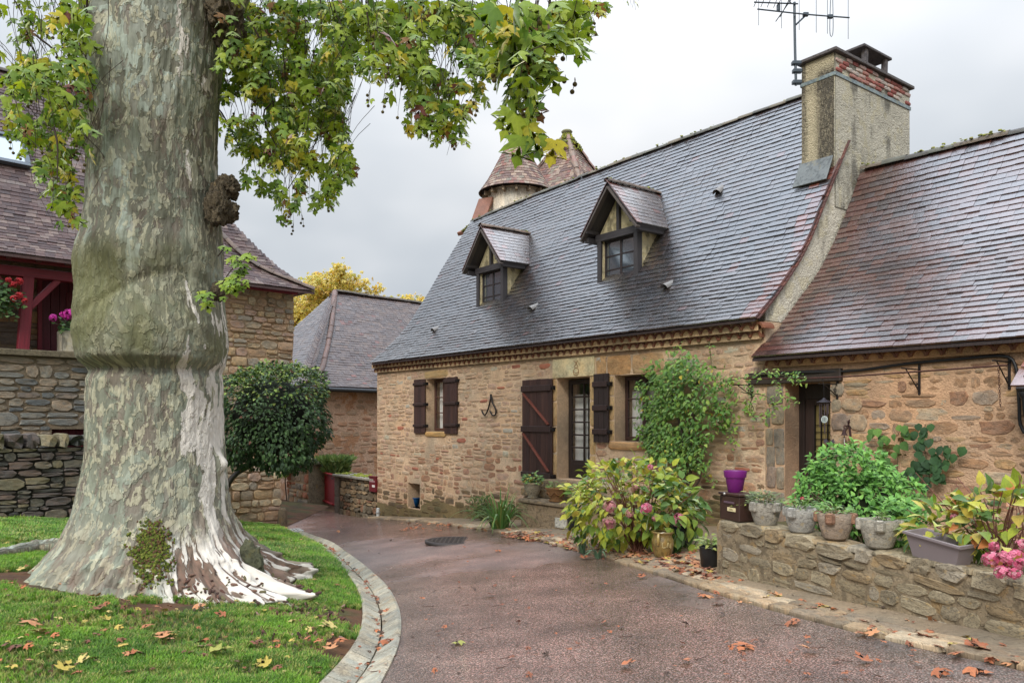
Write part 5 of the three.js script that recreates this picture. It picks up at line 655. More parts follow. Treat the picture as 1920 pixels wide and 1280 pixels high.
  { const a = pu(604.5, -0.62), b = pu(627, -0.3), t = new Thing('garden_gate', 'small red boarded garden gate between two stone walls', 'gate', HF, (a + b) / 2, gy, -0.4), n = 7; for (let i = 0; i < n; i++) t.part('board', bar(V(lerp(a, b, (i + 0.5) / n), gy + 0.05, lerp(-0.62, -0.3, (i + 0.5) / n)), V(lerp(a, b, (i + 0.5) / n), -0.02, lerp(-0.62, -0.3, (i + 0.5) / n)), (b - a) / n - 0.006, 0.03), tinted(M.wood, rgb(164, 24, 36))); for (const y of [gy + 0.12, -0.03]) t.part('rail', bar(V(a, y, -0.58), V(b, y, -0.26), 0.09, 0.035), tinted(M.wood, rgb(172, 28, 38))); t.part('hinge', box(b - 0.1, b + 0.04, -0.16, -0.12, -0.25, -0.23, 0.004), M.iron); }
  { const a = HF.pix(693.5, 905, 0.04).x, b = HF.pix(705.5, 905, 0.04).x, y0 = HF.pix(700, 922, 0.04).y, y1 = HF.pix(700, 894, 0.04).y, t = new Thing('letter_box', 'dark red letter box set in the low rubble wall beside the house corner', 'letter box', HF, (a + b) / 2, y0, 0.04); t.part('body', box(a, b, y0, y1, -0.06, 0.07, 0.012), std(rgb(96, 14, 26), { roughness: 0.5 })); t.part('flap', box(a + 0.03, b - 0.03, y1 - 0.14, y1 - 0.1, 0.07, 0.08, 0.004), std(rgb(160, 120, 124), { roughness: 0.4 })); t.part('name_plate', box((a + b) / 2, b - 0.03, y0 + 0.13, y0 + 0.19, 0.07, 0.077, 0.002), std(rgb(214, 206, 200))); t.part('lid', box(a - 0.015, b + 0.015, y1, y1 + 0.025, -0.06, 0.09, 0.008), std(rgb(104, 14, 26), { roughness: 0.35 })); }
  { const p = onGround(708.5, 969), t = thingAt('marker_post', 'short pale metal marker post at the foot of the house corner', 'post', p); t.part('pipe', lathe([[0.0, 0.24], [0.035, 0.235], [0.045, 0.22], [0.045, -0.1]], 14), std(rgb(190, 192, 190), { roughness: 0.4 })); t.part('collar', lathe([[0.05, 0.1], [0.06, 0.1], [0.06, 0.13], [0.05, 0.13]], 14), std(rgb(150, 152, 152))); }
  { const p = onGround(528.5, 985), t = thingAt('corner_stone', 'rounded grey guard stone at the foot of the old building corner', 'guard stone', p); t.part('stone', lathe([[0, 0.45], [0.06, 0.44], [0.1, 0.38], [0.12, 0.2], [0.13, -0.2]], 14).applyMatrix4(TRS(0, 0, 0, 0.04, 0, -0.05, 1, 1, 0.9)), tinted(M.lichen, rgb(120, 104, 82))); }
  { const p = onGround(541, 996), t = thingAt('drain_grate', 'slotted metal drain grate at the far end of the gutter', 'drain', V(p.x, p.y + 0.02, p.z), 0.5); t.part('frame', merged([box(-0.3, 0.3, -0.03, 0.01, 0.19, 0.24), box(-0.3, 0.3, -0.03, 0.01, -0.24, -0.19), box(-0.3, -0.25, -0.03, 0.01, -0.19, 0.19), box(0.25, 0.3, -0.03, 0.01, -0.19, 0.19)]), std(rgb(170, 172, 168), { roughness: 0.5, metalness: 0.4 })); for (let i = 0; i < 7; i++) t.part('bar', box(-0.24 + i * 0.075, -0.21 + i * 0.075, -0.02, 0.008, -0.19, 0.19, 0.004), std(rgb(170, 172, 168), { roughness: 0.5, metalness: 0.4 })); t.part('pit', box(-0.25, 0.25, -0.05, -0.04, -0.19, 0.19, 0), M.dark); }
}
// ---------- the plane tree ----------
{
  const Zc = 9, py2y = (py) => EYE - (py - HY) / F * Zc, X = (px) => (px - CX) / F * Zc, r = rng(1313);
  const sil = [[-120, 152, 452], [-40, 160, 430], [0, 165, 420], [60, 166, 412], [100, 168, 408], [200, 172, 402], [300, 175, 400], [380, 173, 402], [430, 168, 408], [470, 159, 411], [500, 157, 411], [540, 160, 412], [580, 161, 414], [620, 163, 418], [655, 168, 419], [680, 173, 416], [700, 178, 411], [750, 175, 410], [800, 174, 412], [860, 172, 415], [920, 163, 419], [960, 154, 423], [1000, 140, 430], [1040, 118, 440], [1080, 102, 446], [1120, 96, 450], [1250, 94, 455]];
  const ys = sil.map(([p]) => py2y(p)), ip = (y, k) => { let i = 0; while (i < ys.length - 2 && y < ys[i + 1]) i++; const t = clamp((ys[i] - y) / (ys[i] - ys[i + 1])); const s = t * t * (3 - 2 * t) * 0.5 + t * 0.5; return lerp(sil[i][k], sil[i + 1][k], s); };
  const cx = X(288), base = L(cx, -Zc), tree = thingAt('plane_tree', 'huge old plane tree with patchy peeling bark and a swollen trunk', 'tree', V(cx, base, -Zc));
  // bark: 1 turn x 7 m
  const n = 2048, bw = field(n, n, 9, 12, 6, 81, 0.55), b1 = field(n, n, 58, 40, 4, 82, 0.5), b2 = field(n, n, 34, 24, 5, 83, 0.5), b3 = field(n, n, 90, 64, 3, 84, 0.55), fine = field(n, n, 256, 128, 3, 85, 0.6), str = field(n, n, 190, 12, 4, 86, 0.55), big = field(n, n, 5, 4, 4, 87);
  const at2 = (f, x, y) => f[((y + n) % n) * n + ((x + n) % n)], bh = new Float32Array(n * n);
  const mix = (a, b, t) => [lerp(a[0], b[0], t), lerp(a[1], b[1], t), lerp(a[2], b[2], t)], c8 = (a, b, c) => { const q = rgb(a, b, c); return [q.r, q.g, q.b]; };
  const cGrey = c8(132, 136, 118), cPale = c8(172, 181, 167), cOlive = c8(112, 111, 94), cBrown = c8(122, 103, 92), cCream = c8(196, 190, 160), cWhite = c8(224, 216, 204), cRust = c8(128, 92, 74), cMoss = c8(98, 98, 50), cRed = c8(104, 76, 66);
  const bark = dataTex(n, n, (i, x, y) => {
    const h = y / n * 7 - 0.3, u = x / n; // height above the ground, turn: 0 right, 0.25 front, 0.5 left
    const wx = Math.round((bw[i] - 0.5) * 70), wy = Math.round((at2(bw, x + 700, y + 300) - 0.5) * 70);
    const p1 = at2(b2, x + wx, y + wy), p2 = at2(b1, x + wx + 311, y + wy + 97), p3 = at2(b3, x + wx + 901, y + wy + 555), p4 = at2(b1, x + wy + 1203, y + wx + 777);
    const cu = (v) => { let d = Math.abs(u - v); return Math.min(d, 1 - d); };
    const right = sstep(0.13, 0.03, cu(0.04)) * (1 - 0.4 * sstep(0.55, 0.7, at2(bw, x * 3, Math.round(y * 0.4)))), upper = sstep(2.9, 3.6, h), belly = sstep(2.35, 2.6, h) * (1 - sstep(3.5, 3.9, h)), low = 1 - sstep(0.2, 1.1, h), dirt = sstep(0.45, 0.7, big[i]);
    let c = mix(cGrey, cPale, sstep(0.38, 0.6, at2(bw, x + 50, y + 900) + 0.12 * (str[i] - 0.5) + 0.1 * (cu(0.36) < 0.14 ? 1 : 0) * upper) * (0.3 + 0.7 * upper)); let hh = 0.5;
    const e = 0.005;
    const o = sstep(0.53 + 0.035 * upper - e, 0.53 + 0.035 * upper + e, p1); c = mix(c, cOlive, o * lerp(0.42, 0.85, upper)); hh += o * 0.16;
    const o2 = sstep(0.6 - e, 0.6 + e, at2(b2, x + wy + 1400, y + wx + 400)) ; c = mix(c, mix(cOlive, cBrown, 0.4), o2 * 0.45); hh += o2 * 0.12;
    const br = sstep(0.63 - e, 0.63 + e, p4 - 0.05 * upper + 0.05 * (1 - upper)) * (1 - belly * 0.6); c = mix(c, cBrown, br * 0.5); hh += br * 0.14;
    const cr = sstep(0.75 - e, 0.75 + e, p2 + 0.05 * right + 0.03 * (cu(0.42) < 0.08 ? 1 : 0) - 0.03 * belly); c = mix(c, mix(cCream, cPale, 0.3), cr * 0.6); hh -= cr * 0.22;
    const cr2 = sstep(0.695 - e, 0.695 + e, at2(b3, Math.round(x * 1.5) + wx + 901, Math.round(y * 1.5) + wy + 555) + 0.035 * (1 - upper) + 0.05 * (cu(0.43) < 0.06 ? 1 : 0) - 0.05 * upper); c = mix(c, cCream, cr2 * 0.6); hh -= cr2 * 0.15;
    const wStr = 0.68 * at2(b2, Math.round(x * 0.8) + wx * 2, Math.round(y * 0.3) + wy) + 0.32 * at2(b1, x * 2 + wx, Math.round(y * 0.6) + wy), wt = (0.72 - 0.235 * right * (1 - sstep(2.9, 4.2, h) * 0.75) + 0.25 * (1 - sstep(0.12, 0.3, right)) + belly * 0.16), w = sstep(wt - e, wt + e, wStr); c = mix(c, cWhite, w * 0.95); hh -= w * 0.3;
    const rot = low * sstep(0.42, 0.6, at2(b1, x + wx, Math.round(y * 0.5))) * (1 - w * 0.3); c = mix(c, mix(cRust, mix(cRed, cOlive, 0.4), at2(bw, x + 99, y)), rot * 0.42); const plate = sstep(0.75, 0.35, h) * sstep(0.155, 0.11, cu(0.03)); if (plate > 0) { const q = at2(b1, x * 3 + wx, Math.round(y * 0.9) + wy), d = sstep(0.54, 0.58, q); c = mix(c, mix(cWhite, mix(mix(cRed, cOlive, 0.35), cRust, fine[i] * 0.7), d), plate * 0.92); hh = lerp(hh, 0.25 + 0.5 * d, plate); } 
    const mo = (belly * 0.55 + low * 0.35 + 0.15 * dirt) * sstep(0.4, 0.66, bw[i] * 0.5 + big[i] * 0.5); c = mix(c, mix(cMoss, cOlive, 0.5), belly * 0.38 * (1 - w)); c = mix(c, cMoss, mo * (1 - w * 0.8));
    const st = (str[i] - 0.5), k = 0.86 + 0.22 * (fine[i] - 0.5) + 0.22 * st * (1 - w * 0.6); bh[i] = clamp(hh + 0.16 * st + 0.1 * (fine[i] - 0.5)); return [c[0] * k, c[1] * k, c[2] * k];
  });
  const barkB = dataTex(n, n, (i) => bh[i]);
  const bm = std(W(), { map: bark, bumpMap: barkB, bumpScale: 0.03, roughness: 0.82 });
  tree.barkMat = bm;
  const roots = [[6.06, 0.72, 0.1, 0.2], [0.06, 0.78, 0.09, 0.2], [0.26, 0.95, 0.08, 0.15], [0.43, 1.02, 0.08, 0.16], [0.6, 1.0, 0.09, 0.15], [0.78, 0.85, 0.1, 0.18], [0.45, 0.66, 0.34, 0.34], [1.02, 0.62, 0.14, 0.26], [1.3, 0.5, 0.26, 0.3], [1.75, 0.42, 0.3, 0.26], [2.35, 0.5, 0.2, 0.28], [2.95, 0.5, 0.2, 0.3], [3.9, 0.9, 0.3, 0.35], [4.7, 0.9, 0.3, 0.35], [5.6, 1.1, 0.25, 0.3]];
  const NT = 420, NY = 300, y0 = -0.35, y1 = 6.95 - base - 0.15;
  const trunk = grid(NT, NY, (s, t) => {
    const a = -s * 2 * Math.PI, yy = lerp(y0, y1, Math.pow(t, 1.25)), wy = yy + base, Lx = X(ip(wy, 1)), Rx = X(ip(wy, 2)), mid = (Lx + Rx) / 2 - cx, hw = (Rx - Lx) / 2;
    const ca = Math.cos(a), sa = -Math.sin(a); // sa > 0 faces the camera
    const th = (2 * Math.PI * s); let R = hw * (1 + 0.03 * fbm3(ca * 2, wy * 0.9, sa * 2, 3));
    R += 0.034 * fbm3(ca * 6, wy * 2.2, sa * 6, 4) + 0.016 * fbm3(ca * 16, wy * 6, sa * 16, 3) + 0.03 * Math.exp(-Math.pow((wy - 2.22) / 0.16, 2)) * fbm3(th * 7, wy * 26, 1, 3) + 0.02 * Math.exp(-Math.pow((wy - 3.1) / 0.2, 2)) * fbm3(th * 7, wy * 22, 6, 3);
    const fr = Math.max(0, sa); // swollen belly on the front, hanging over a crease
    R += 0.17 * Math.pow(fr, 1.3) * sstep(2.17, 2.3, wy) * (1 - sstep(2.55, 3.35, wy)); R += 0.05 * (1 - sstep(3.4, 3.7, wy)) * sstep(3.0, 3.3, wy) * fr; R -= 0.035 * Math.exp(-Math.pow((wy - 2.16) / 0.05, 2)) * (0.4 + 0.6 * fr); R -= 0.03 * Math.exp(-Math.pow((wy - 2.95 - 0.25 * Math.sin(th * 2)) / 0.06, 2)) * fr;
    R += 0.02 * Math.exp(-Math.pow((wy - 2.05) / 0.06, 2)) * fr * (0.5 + fbm3(th * 8, wy * 30, 3, 2));
    for (const [ra, len, w, h] of roots) { let d = Math.abs(th - ra); d = Math.min(d, 6.2832 - d); const g = Math.exp(-(d * d) / (w * w)), f = Math.exp(-Math.max(0, yy + 0.02) / h); R += (len - 0.32) * g * f * (0.85 + 0.9 * fbm3(th * 12, yy * 4, 7, 3)); }
    R += 0.12 * Math.exp(-Math.max(0, yy) / 0.3); { const k = 1 - sstep(0.05, 0.75, yy); R += k * (0.1 * fbm3(th * 12, yy * 4, 5, 4) + 0.07 * Math.abs(fbm3(th * 26, yy * 7, 8, 3))); }
    { let d = Math.abs(th - 0.12); d = Math.min(d, 6.2832 - d); R += 0.11 * Math.exp(-(d * d) / 0.012 - Math.pow((wy - 1.12) / 0.1, 2)); } // small knob at the right
    if (wy > 5.6) { let d = th - 1.98; R -= 0.34 * Math.exp(-(d * d) / 0.02) * sstep(5.6, 6.4, wy); }
    return [mid + ca * R, yy, sa * R];
  }, (p, s, t) => [s, (lerp(y0, y1, Math.pow(t, 1.25)) + 0.3) / 7]);
  { const N = trunk.attributes.normal; /* close the seam's shading */ for (let j = 0; j <= NY; j++) { const a = j * (NT + 1), b = a + NT; const v = V(N.getX(a) + N.getX(b), N.getY(a) + N.getY(b), N.getZ(a) + N.getZ(b)).normalize(); N.setXYZ(a, v.x, v.y, v.z); N.setXYZ(b, v.x, v.y, v.z); } }
  tree.part('trunk', trunk, bm);
  const P = (px, py, Z) => at(px, py, Z).sub(tree.o.position);
  const limbM = bm.clone(); limbM.map = withRepeat(bark, 1, 0.25); limbM.bumpMap = withRepeat(barkB, 1, 0.25);
  const limb = (pts, r0, tp, sg = 14) => { const g = tube(pts, r0, sg, tp, 26); const u = g.attributes.uv; for (let i = 0; i < u.count; i++) u.setXY(i, u.getX(i) / (2 * Math.PI * r0), u.getY(i) * 0.5 + 0.55); return tree.part('limb', g, limbM); };
  limb([P(203, 90, 9), P(190, -120, 8.8), P(120, -420, 8.2), P(0, -800, 7.4)], 0.255, 0.7); limb([P(340, 60, 9), P(338, -120, 9.1), P(400, -420, 9.3), P(520, -900, 9.6)], 0.5, 0.5);
  limb([P(400, 40, 9.0), P(455, -60, 8.6), P(600, -230, 7.6), P(800, -330, 6.6), P(1000, -360, 6)], 0.24, 0.3); limb([P(390, 80, 9.1), P(470, -120, 10), P(640, -340, 11), P(900, -500, 11)], 0.2, 0.4); limb([P(190, -60, 8.9), P(90, -200, 8.2), P(-80, -320, 7.6), P(-300, -380, 7)], 0.18, 0.4);
  // burls
  const lump = (px, py, Z, rx, ry, seed) => { const g = new THREE.IcosahedronGeometry(1, 18), p = g.attributes.position; for (let i = 0; i < p.count; i++) { const v = V(p.getX(i), p.getY(i), p.getZ(i)), k = 1 + 0.55 * fbm3(v.x * 1.7 + seed, v.y * 1.7, v.z * 1.7, 4) + 0.45 * Math.abs(fbm3(v.x * 3.5, v.y * 3.5 + seed, v.z * 3.5, 5)); p.setXYZ(i, v.x * k * rx, v.y * k * ry, v.z * k * rx); } const m = mergeV(g); const c = P(px, py, Z); m.translate(c.x, c.y, c.z); boxUV(m); return tree.part('burl', m, tinted(std(W(), { map: withRepeat(T.lichen, 1.4), bumpMap: withRepeat(T.stoneB, 2), bumpScale: 0.03 }), rgb(118, 104, 80))); };
  function mergeV(g) { const p = g.attributes.position, map = new Map(), idx = [], pos = []; for (let i = 0; i < p.count; i++) { const k = [p.getX(i), p.getY(i), p.getZ(i)].map((x) => x.toFixed(4)).join(); if (!map.has(k)) { map.set(k, pos.length / 3); pos.push(p.getX(i), p.getY(i), p.getZ(i)); } idx.push(map.get(k)); } return geoFrom(pos, idx); }
  lump(426, 352, 8.95, 0.13, 0.13, 3); lump(424, 398, 8.9, 0.12, 0.13, 7); lump(406, 385, 8.75, 0.11, 0.22, 11); lump(430, 52, 8.9, 0.16, 0.3, 15); lump(412, 20, 8.75, 0.14, 0.2, 19); lump(408, 545, 8.75, 0.07, 0.1, 23);
  // moss cushions, dead bark flakes and a stone held by the roots
  { const m = new Merge(); const ray = (px, py) => { let best = null, bd = 1e9; const p = trunk.attributes.position, v = V(0, 0, 0); for (let i = 0; i < p.count; i += 1) { v.fromBufferAttribute(p, i).add(tree.o.position); if (v.z < -9.2) continue; const qx = CX + v.x / -v.z * F, qy = HY - (v.y - EYE) / -v.z * F, d = (qx - px) ** 2 + (qy - py) ** 2; if (d < bd) { bd = d; best = v.clone(); } } return best; };
    for (let i = 0; i < 420; i++) { const px = 282 + r.g() * 24, py = 1038 + r.g() * 38; if (fbm3(px * 0.05, py * 0.05, 2, 3) < -0.34) continue; const c = ray(px, py); for (let k = 0; k < 7; k++) { const s = r.r(0.012, 0.03); m.add(pebble[r.i(8)], TRS(c.x + r.g() * 0.03 - tree.o.position.x, c.y + r.g() * 0.03 - tree.o.position.y, c.z - 0.003 - tree.o.position.z, r.g() * 0.3 - 0.2, r.g() * 0.3, r() * 6, s, s, s * 0.3), [rgb(92, 104, 28), rgb(74, 86, 26), rgb(116, 120, 44), rgb(96, 66, 46)][r.i(4)]); } }
    tree.part('moss', m.geo(), vcol(M.moss)).userData.kind = 'stuff';
    { const k = new Merge(); for (let i = 0; i < 190; i++) { const c = ray(r.r(330, 600), r.r(1075, 1185)), s = r.r(0.012, 0.05); k.add(pebble[r.i(8)], TRS(c.x - tree.o.position.x, c.y + 0.004 - tree.o.position.y, c.z + 0.004 - tree.o.position.z, -1.0 + r.g() * 0.4, r.g() * 0.5, r() * 6, s * 1.7, s * 0.7, 0.014), [rgb(96, 66, 56), rgb(122, 92, 76), rgb(78, 56, 48), rgb(108, 100, 70)][r.i(4)]); } tree.part('peeling_flakes', k.geo(), vcol(M.moss)).userData.kind = 'stuff'; }
    const c = onLawn(462, 1118); const st = thingAt('stone', 'mossy grey stone wedged upright among the white tree roots', 'stone', V(c.x - 0.06, c.y + 0.3, c.z - 0.35)); const g = new THREE.IcosahedronGeometry(0.16, 3); g.applyMatrix4(TRS(0, 0.04, 0, 0, 0, 0.2, 0.8, 1.25, 0.5)); const pp = g.attributes.position; for (let i = 0; i < pp.count; i++) { const k = 1 + 0.8 * fbm3(pp.getX(i) * 13, pp.getY(i) * 9, pp.getZ(i) * 13 + 2, 4); pp.setXYZ(i, pp.getX(i) * k, pp.getY(i) * k, pp.getZ(i) * k); } { } st.part('rock', boxUV((() => { const q = mergeV(g).toNonIndexed(); q.deleteAttribute('normal'); q.computeVertexNormals(); return q; })()), tinted(M.lichen, rgb(92, 94, 70)));
  }
  // roots that run out over the lawn
  const rootM = bm.clone(); const rm2 = withRepeat(bark, 0.6, 0.12); rootM.map = rm2; rootM.bumpMap = withRepeat(barkB, 0.6, 0.12); rm2.offset.set(0.9, 0.02); rootM.bumpMap.offset.set(0.9, 0.02);
  const rt = (pts, r0, tp, mat) => { const q = pts.map(([px, py, dy]) => { const p = onLawn(px, py); p.y += dy; return p.sub(tree.o.position); }); const g = tube(q, r0, 12, tp, 40), p = g.attributes.position; for (let i = 0; i < p.count; i++) { const k = 0.045 * fbm3(p.getX(i) * 7, p.getY(i) * 7, p.getZ(i) * 7, 3); p.setXYZ(i, p.getX(i) + k, p.getY(i) + k * 1.3, p.getZ(i) + k); } g.computeVertexNormals(); boxUV(g); return tree.part('root', g, mat); };
  rt([[230, 1042, 0.3], [120, 1040, 0.12], [70, 1036, 0.06], [20, 1042, 0.03], [-40, 1050, 0.0]], 0.13, 0.6, rootM); rt([[290, 1100, 0.2], [250, 1115, 0.06], [210, 1098, 0.03], [160, 1090, -0.02], [120, 1088, -0.08]], 0.12, 0.5, rootM);
  { const m = new Merge(); for (let i = 0; i < 320; i++) { const p = onLawn(r.r(470, 650), r.r(1095, 1200)); const s = r.r(0.02, 0.07); m.add(pebble[r.i(8)], TRS(p.x - tree.o.position.x, p.y + 0.01 - tree.o.position.y, p.z - tree.o.position.z, -1.4 + r.g() * 0.4, r() * 6, 0, s * 1.6, s * 0.7, 0.012), [rgb(92, 58, 50), rgb(120, 84, 70), rgb(70, 46, 40), rgb(150, 120, 104)][r.i(4)]); } tree.part('bark_flakes', m.geo(), vcol(M.moss)).userData.kind = 'stuff'; }
  // ---- foliage ----
  const inside = (poly, x, y) => { let c = false; for (let i = 0, j = poly.length - 1; i < poly.length; j = i++) { const [a, b] = poly[i], [d, e] = poly[j]; if ((b > y) !== (e > y) && x < (d - a) * (y - b) / (e - b) + a) c = !c; } return c; };
  const green = tints([136, 166, 30], [156, 180, 34], [100, 138, 30], [172, 190, 40], [116, 150, 40], [146, 170, 26]), yel = tints([216, 202, 48], [226, 204, 60], [196, 192, 48]), brn = tints([150, 104, 50], [128, 84, 44], [126, 62, 50]);
  const items = [], twigs = [], fruit = [];
  const region = (poly, Z0, Z1, nT, size, thin, up = 200) => {
    const xs = poly.map((p) => p[0]), yy = poly.map((p) => p[1]), xa = Math.min(...xs), xb = Math.max(...xs), ya = Math.min(...yy), yb = Math.max(...yy);
    for (let k = 0, tr = 0; k < nT && tr < nT * 60; tr++) {
      const ex = r.r(xa, xb), ey = r.r(ya, yb); if (!inside(poly, ex, ey)) continue; k++;
      const Z = r.r(Z0, Z1), len = r.r(90, up), sx = ex + r.g() * 60, end = P(ex, ey, Z), start = P(sx, ey - len, Z + r.g() * 0.4), mid = start.clone().lerp(end, 0.45).add(V(r.g() * 0.12, 0.1, r.g() * 0.12)); twigs.push(tube([start, mid, end], r() < 0.05 ? 0.012 : 0.004, 4, 0.4, 8));
      const cu = new THREE.QuadraticBezierCurve3(start, mid, end), nL = Math.round(len / 8.5);
      for (let i = 0; i < nL; i++) { const t = 0.12 + 0.88 * (i + r()) / nL, p = cu.getPoint(t), dir = V(r.g(), -0.35 + r.g() * 0.5, r.g()).normalize(); p.addScaledVector(dir, r.r(0.03, 0.2)); const w = p.clone().add(tree.o.position), qx = CX + w.x / -w.z * F, qy = HY - (w.y - EYE) / -w.z * F; if (qy > -70 && !inside(poly, qx, qy)) continue; if (fbm3(qx * 0.017, qy * 0.017, Z * 0.6, 3) + thin < -0.08) continue;
        const v = r(), near = fbm3(qx * 0.012 + 9, qy * 0.012, 4, 2), c = v < 0.07 + 0.2 * clamp(near * 2) ? yel[r.i(3)] : v > 0.965 ? brn[r.i(3)] : green[r.i(6)]; const s = size * r.r(0.5, 1.1);
        items.push({ g: planeLeaves[r.i(8)], m: leafM(p, V(dir.x * 0.7, -0.65 + r.g() * 0.35, dir.z * 0.7), V(r.g() * 0.5, 0.75, 0.6 + r.g() * 0.5), s, r.g() * 0.5), c, s: s * 0.8 }); }
      if (r() < 0.28) { const nF = 1 + r.i(3); let y = 0; for (let f = 0; f < nF; f++) { const p = end.clone().add(V(r.g() * 0.04, -0.06 - f * 0.055 + y, r.g() * 0.04)); fruit.push([end, p]); } }
    }
  };
  region([[0, 0], [168, 0], [172, 210], [165, 330], [170, 420], [140, 468], [112, 460], [95, 420], [85, 350], [60, 330], [50, 300], [0, 240]], 7.4, 9.2, 100, 0.16, -0.04);
  region([[400, 0], [662, 0], [668, 60], [655, 150], [640, 200], [668, 330], [640, 350], [624, 402], [590, 380], [560, 420], [515, 414], [478, 372], [440, 300], [412, 282], [404, 200]], 8.6, 11, 270, 0.17, -0.015);
  region([[650, 0], [925, 0], [928, 60], [932, 165], [880, 205], [862, 300], [835, 295], [800, 262], [765, 240], [742, 205], [690, 195], [664, 110]], 7.6, 10, 150, 0.172, -0.04);
  region([[905, 0], [1085, 0], [1096, 60], [1086, 150], [1040, 160], [1010, 120], [1000, 200], [992, 285], [960, 250], [950, 170], [912, 110]], 4.9, 5.5, 30, 0.19, 0.1, 160);
  region([[1040, 0], [1140, 0], [1130, 24], [1085, 66], [1060, 40]], 8.2, 9.6, 20, 0.17, 0.1); region([[1165, 0], [1200, 0], [1190, 24]], 9, 9.6, 6, 0.15, 0.2);
  region([[0, -10], [1000, -10], [1150, -30], [1150, -320], [800, -480], [-200, -480], [-300, -200]], 6.5, 12, 80, 0.2, 0.1);
  { // the long tip with a yellow last leaf
    const e = P(1044, 272, 5.0), s = P(985, 120, 5.2), m = P(1000, 225, 5.1); twigs.push(tube([P(960, -60, 5.3), s, m, e], 0.007, 5, 0.4, 18)); for (const [px, py, a, c, z] of [[1040, 268, -0.2, yel[0], 0.19], [968, 222, -0.9, green[3], 0.2], [978, 262, -0.2, green[0], 0.22], [998, 258, 0.4, green[2], 0.19], [958, 212, -1.2, green[1], 0.17], [990, 240, 0.7, yel[2], 0.16], [1006, 262, 0.2, green[5], 0.15]]) items.push({ g: planeLeaves[r.i(8)], m: leafM(P(px, py - 6, 5.0), V(Math.sin(a) * 0.7, -0.8, 0.1), V(r.g() * 0.2, 0.3, 1), z), c, s: z }); fruit.push([P(980, 205, 5.1), P(981, 214, 5.1)], [P(980, 205, 5.1), P(983, 222, 5.1)], [P(1060, 140, 5.2), P(1058, 152, 5.2)], [P(1078, 145, 5.2), P(1073, 172, 5.2)], [P(1078, 145, 5.2), P(1078, 158, 5.2)]); }
  { // young shoot on the trunk and ivy in the fork
    for (const [a, b, c, d, k] of [[400, 560, 470, 470, 16], [405, 555, 448, 520, 14], [385, 575, 372, 545, 5], [408, 480, 440, 470, 4]]) { const s = P(a, b, 8.35), e = P(c, d, 8.1); twigs.push(tube([s, s.clone().lerp(e, 0.5).add(V(0, 0.03, 0.05)), e], 0.008, 5, 0.4)); for (let i = 0; i < k; i++) { const p = s.clone().lerp(e, 0.35 + 0.65 * (i + r()) / k).add(V(r.g() * 0.07, r.g() * 0.06, r.g() * 0.06)), z = r.r(0.08, 0.15); items.push({ g: planeLeaves[r.i(8)], m: leafM(p, V(0.5 + r.g() * 0.6, -0.4 + r.g() * 0.4, 0.4), V(0, 0.8, 0.5), z), c: [rgb(150, 180, 44), rgb(124, 160, 40), rgb(168, 190, 60)][r.i(3)], s: z }); } }
    const iv = []; for (let i = 0; i < 150; i++) { const p = P(243 + r.g() * 9, 22 + r.g() * 24, 8.4 + r() * 0.25); iv.push({ g: rounds[r.i(5)], m: leafM(p, V(r.g() * 0.6, -0.7, 0.3), V(r.g() * 0.3, 0.3, 1), r.r(0.05, 0.09)), c: [rgb(40, 66, 22), rgb(58, 88, 28), rgb(92, 124, 34)][r.i(3)], s: 0.07 }); } pieces(tree.o, null, 'ivy_leaf', 'ivy', iv, M.leaf, 60); }
  pieces(tree.o, null, 'leaf', 'foliage', items, M.planeLeaf, 300);
  { const m = new Merge(); for (const g of twigs) m.add(g, null, rgb(62, 50, 38)); tree.part('twigs', m.geo(), vcol(std(W()))).userData.kind = 'stuff'; }
  const bg = new THREE.IcosahedronGeometry(0.016, 2), bmt = std(rgb(104, 92, 52), { roughness: 1, bumpMap: T.stoneB, bumpScale: 0.01 }); const st = new Merge(); fruit.forEach(([a, b]) => { const m = new THREE.Mesh(bg, bmt); m.name = 'seed_ball'; m.position.copy(b); tree.o.add(m); st.add(tube([a, a.clone().lerp(b, 0.5).add(V(0.004, 0, 0)), b], 0.002, 4), null, rgb(96, 80, 50)); }); tree.part('fruit_stalks', st.geo(), vcol(std(W()))).userData.kind = 'stuff';
}
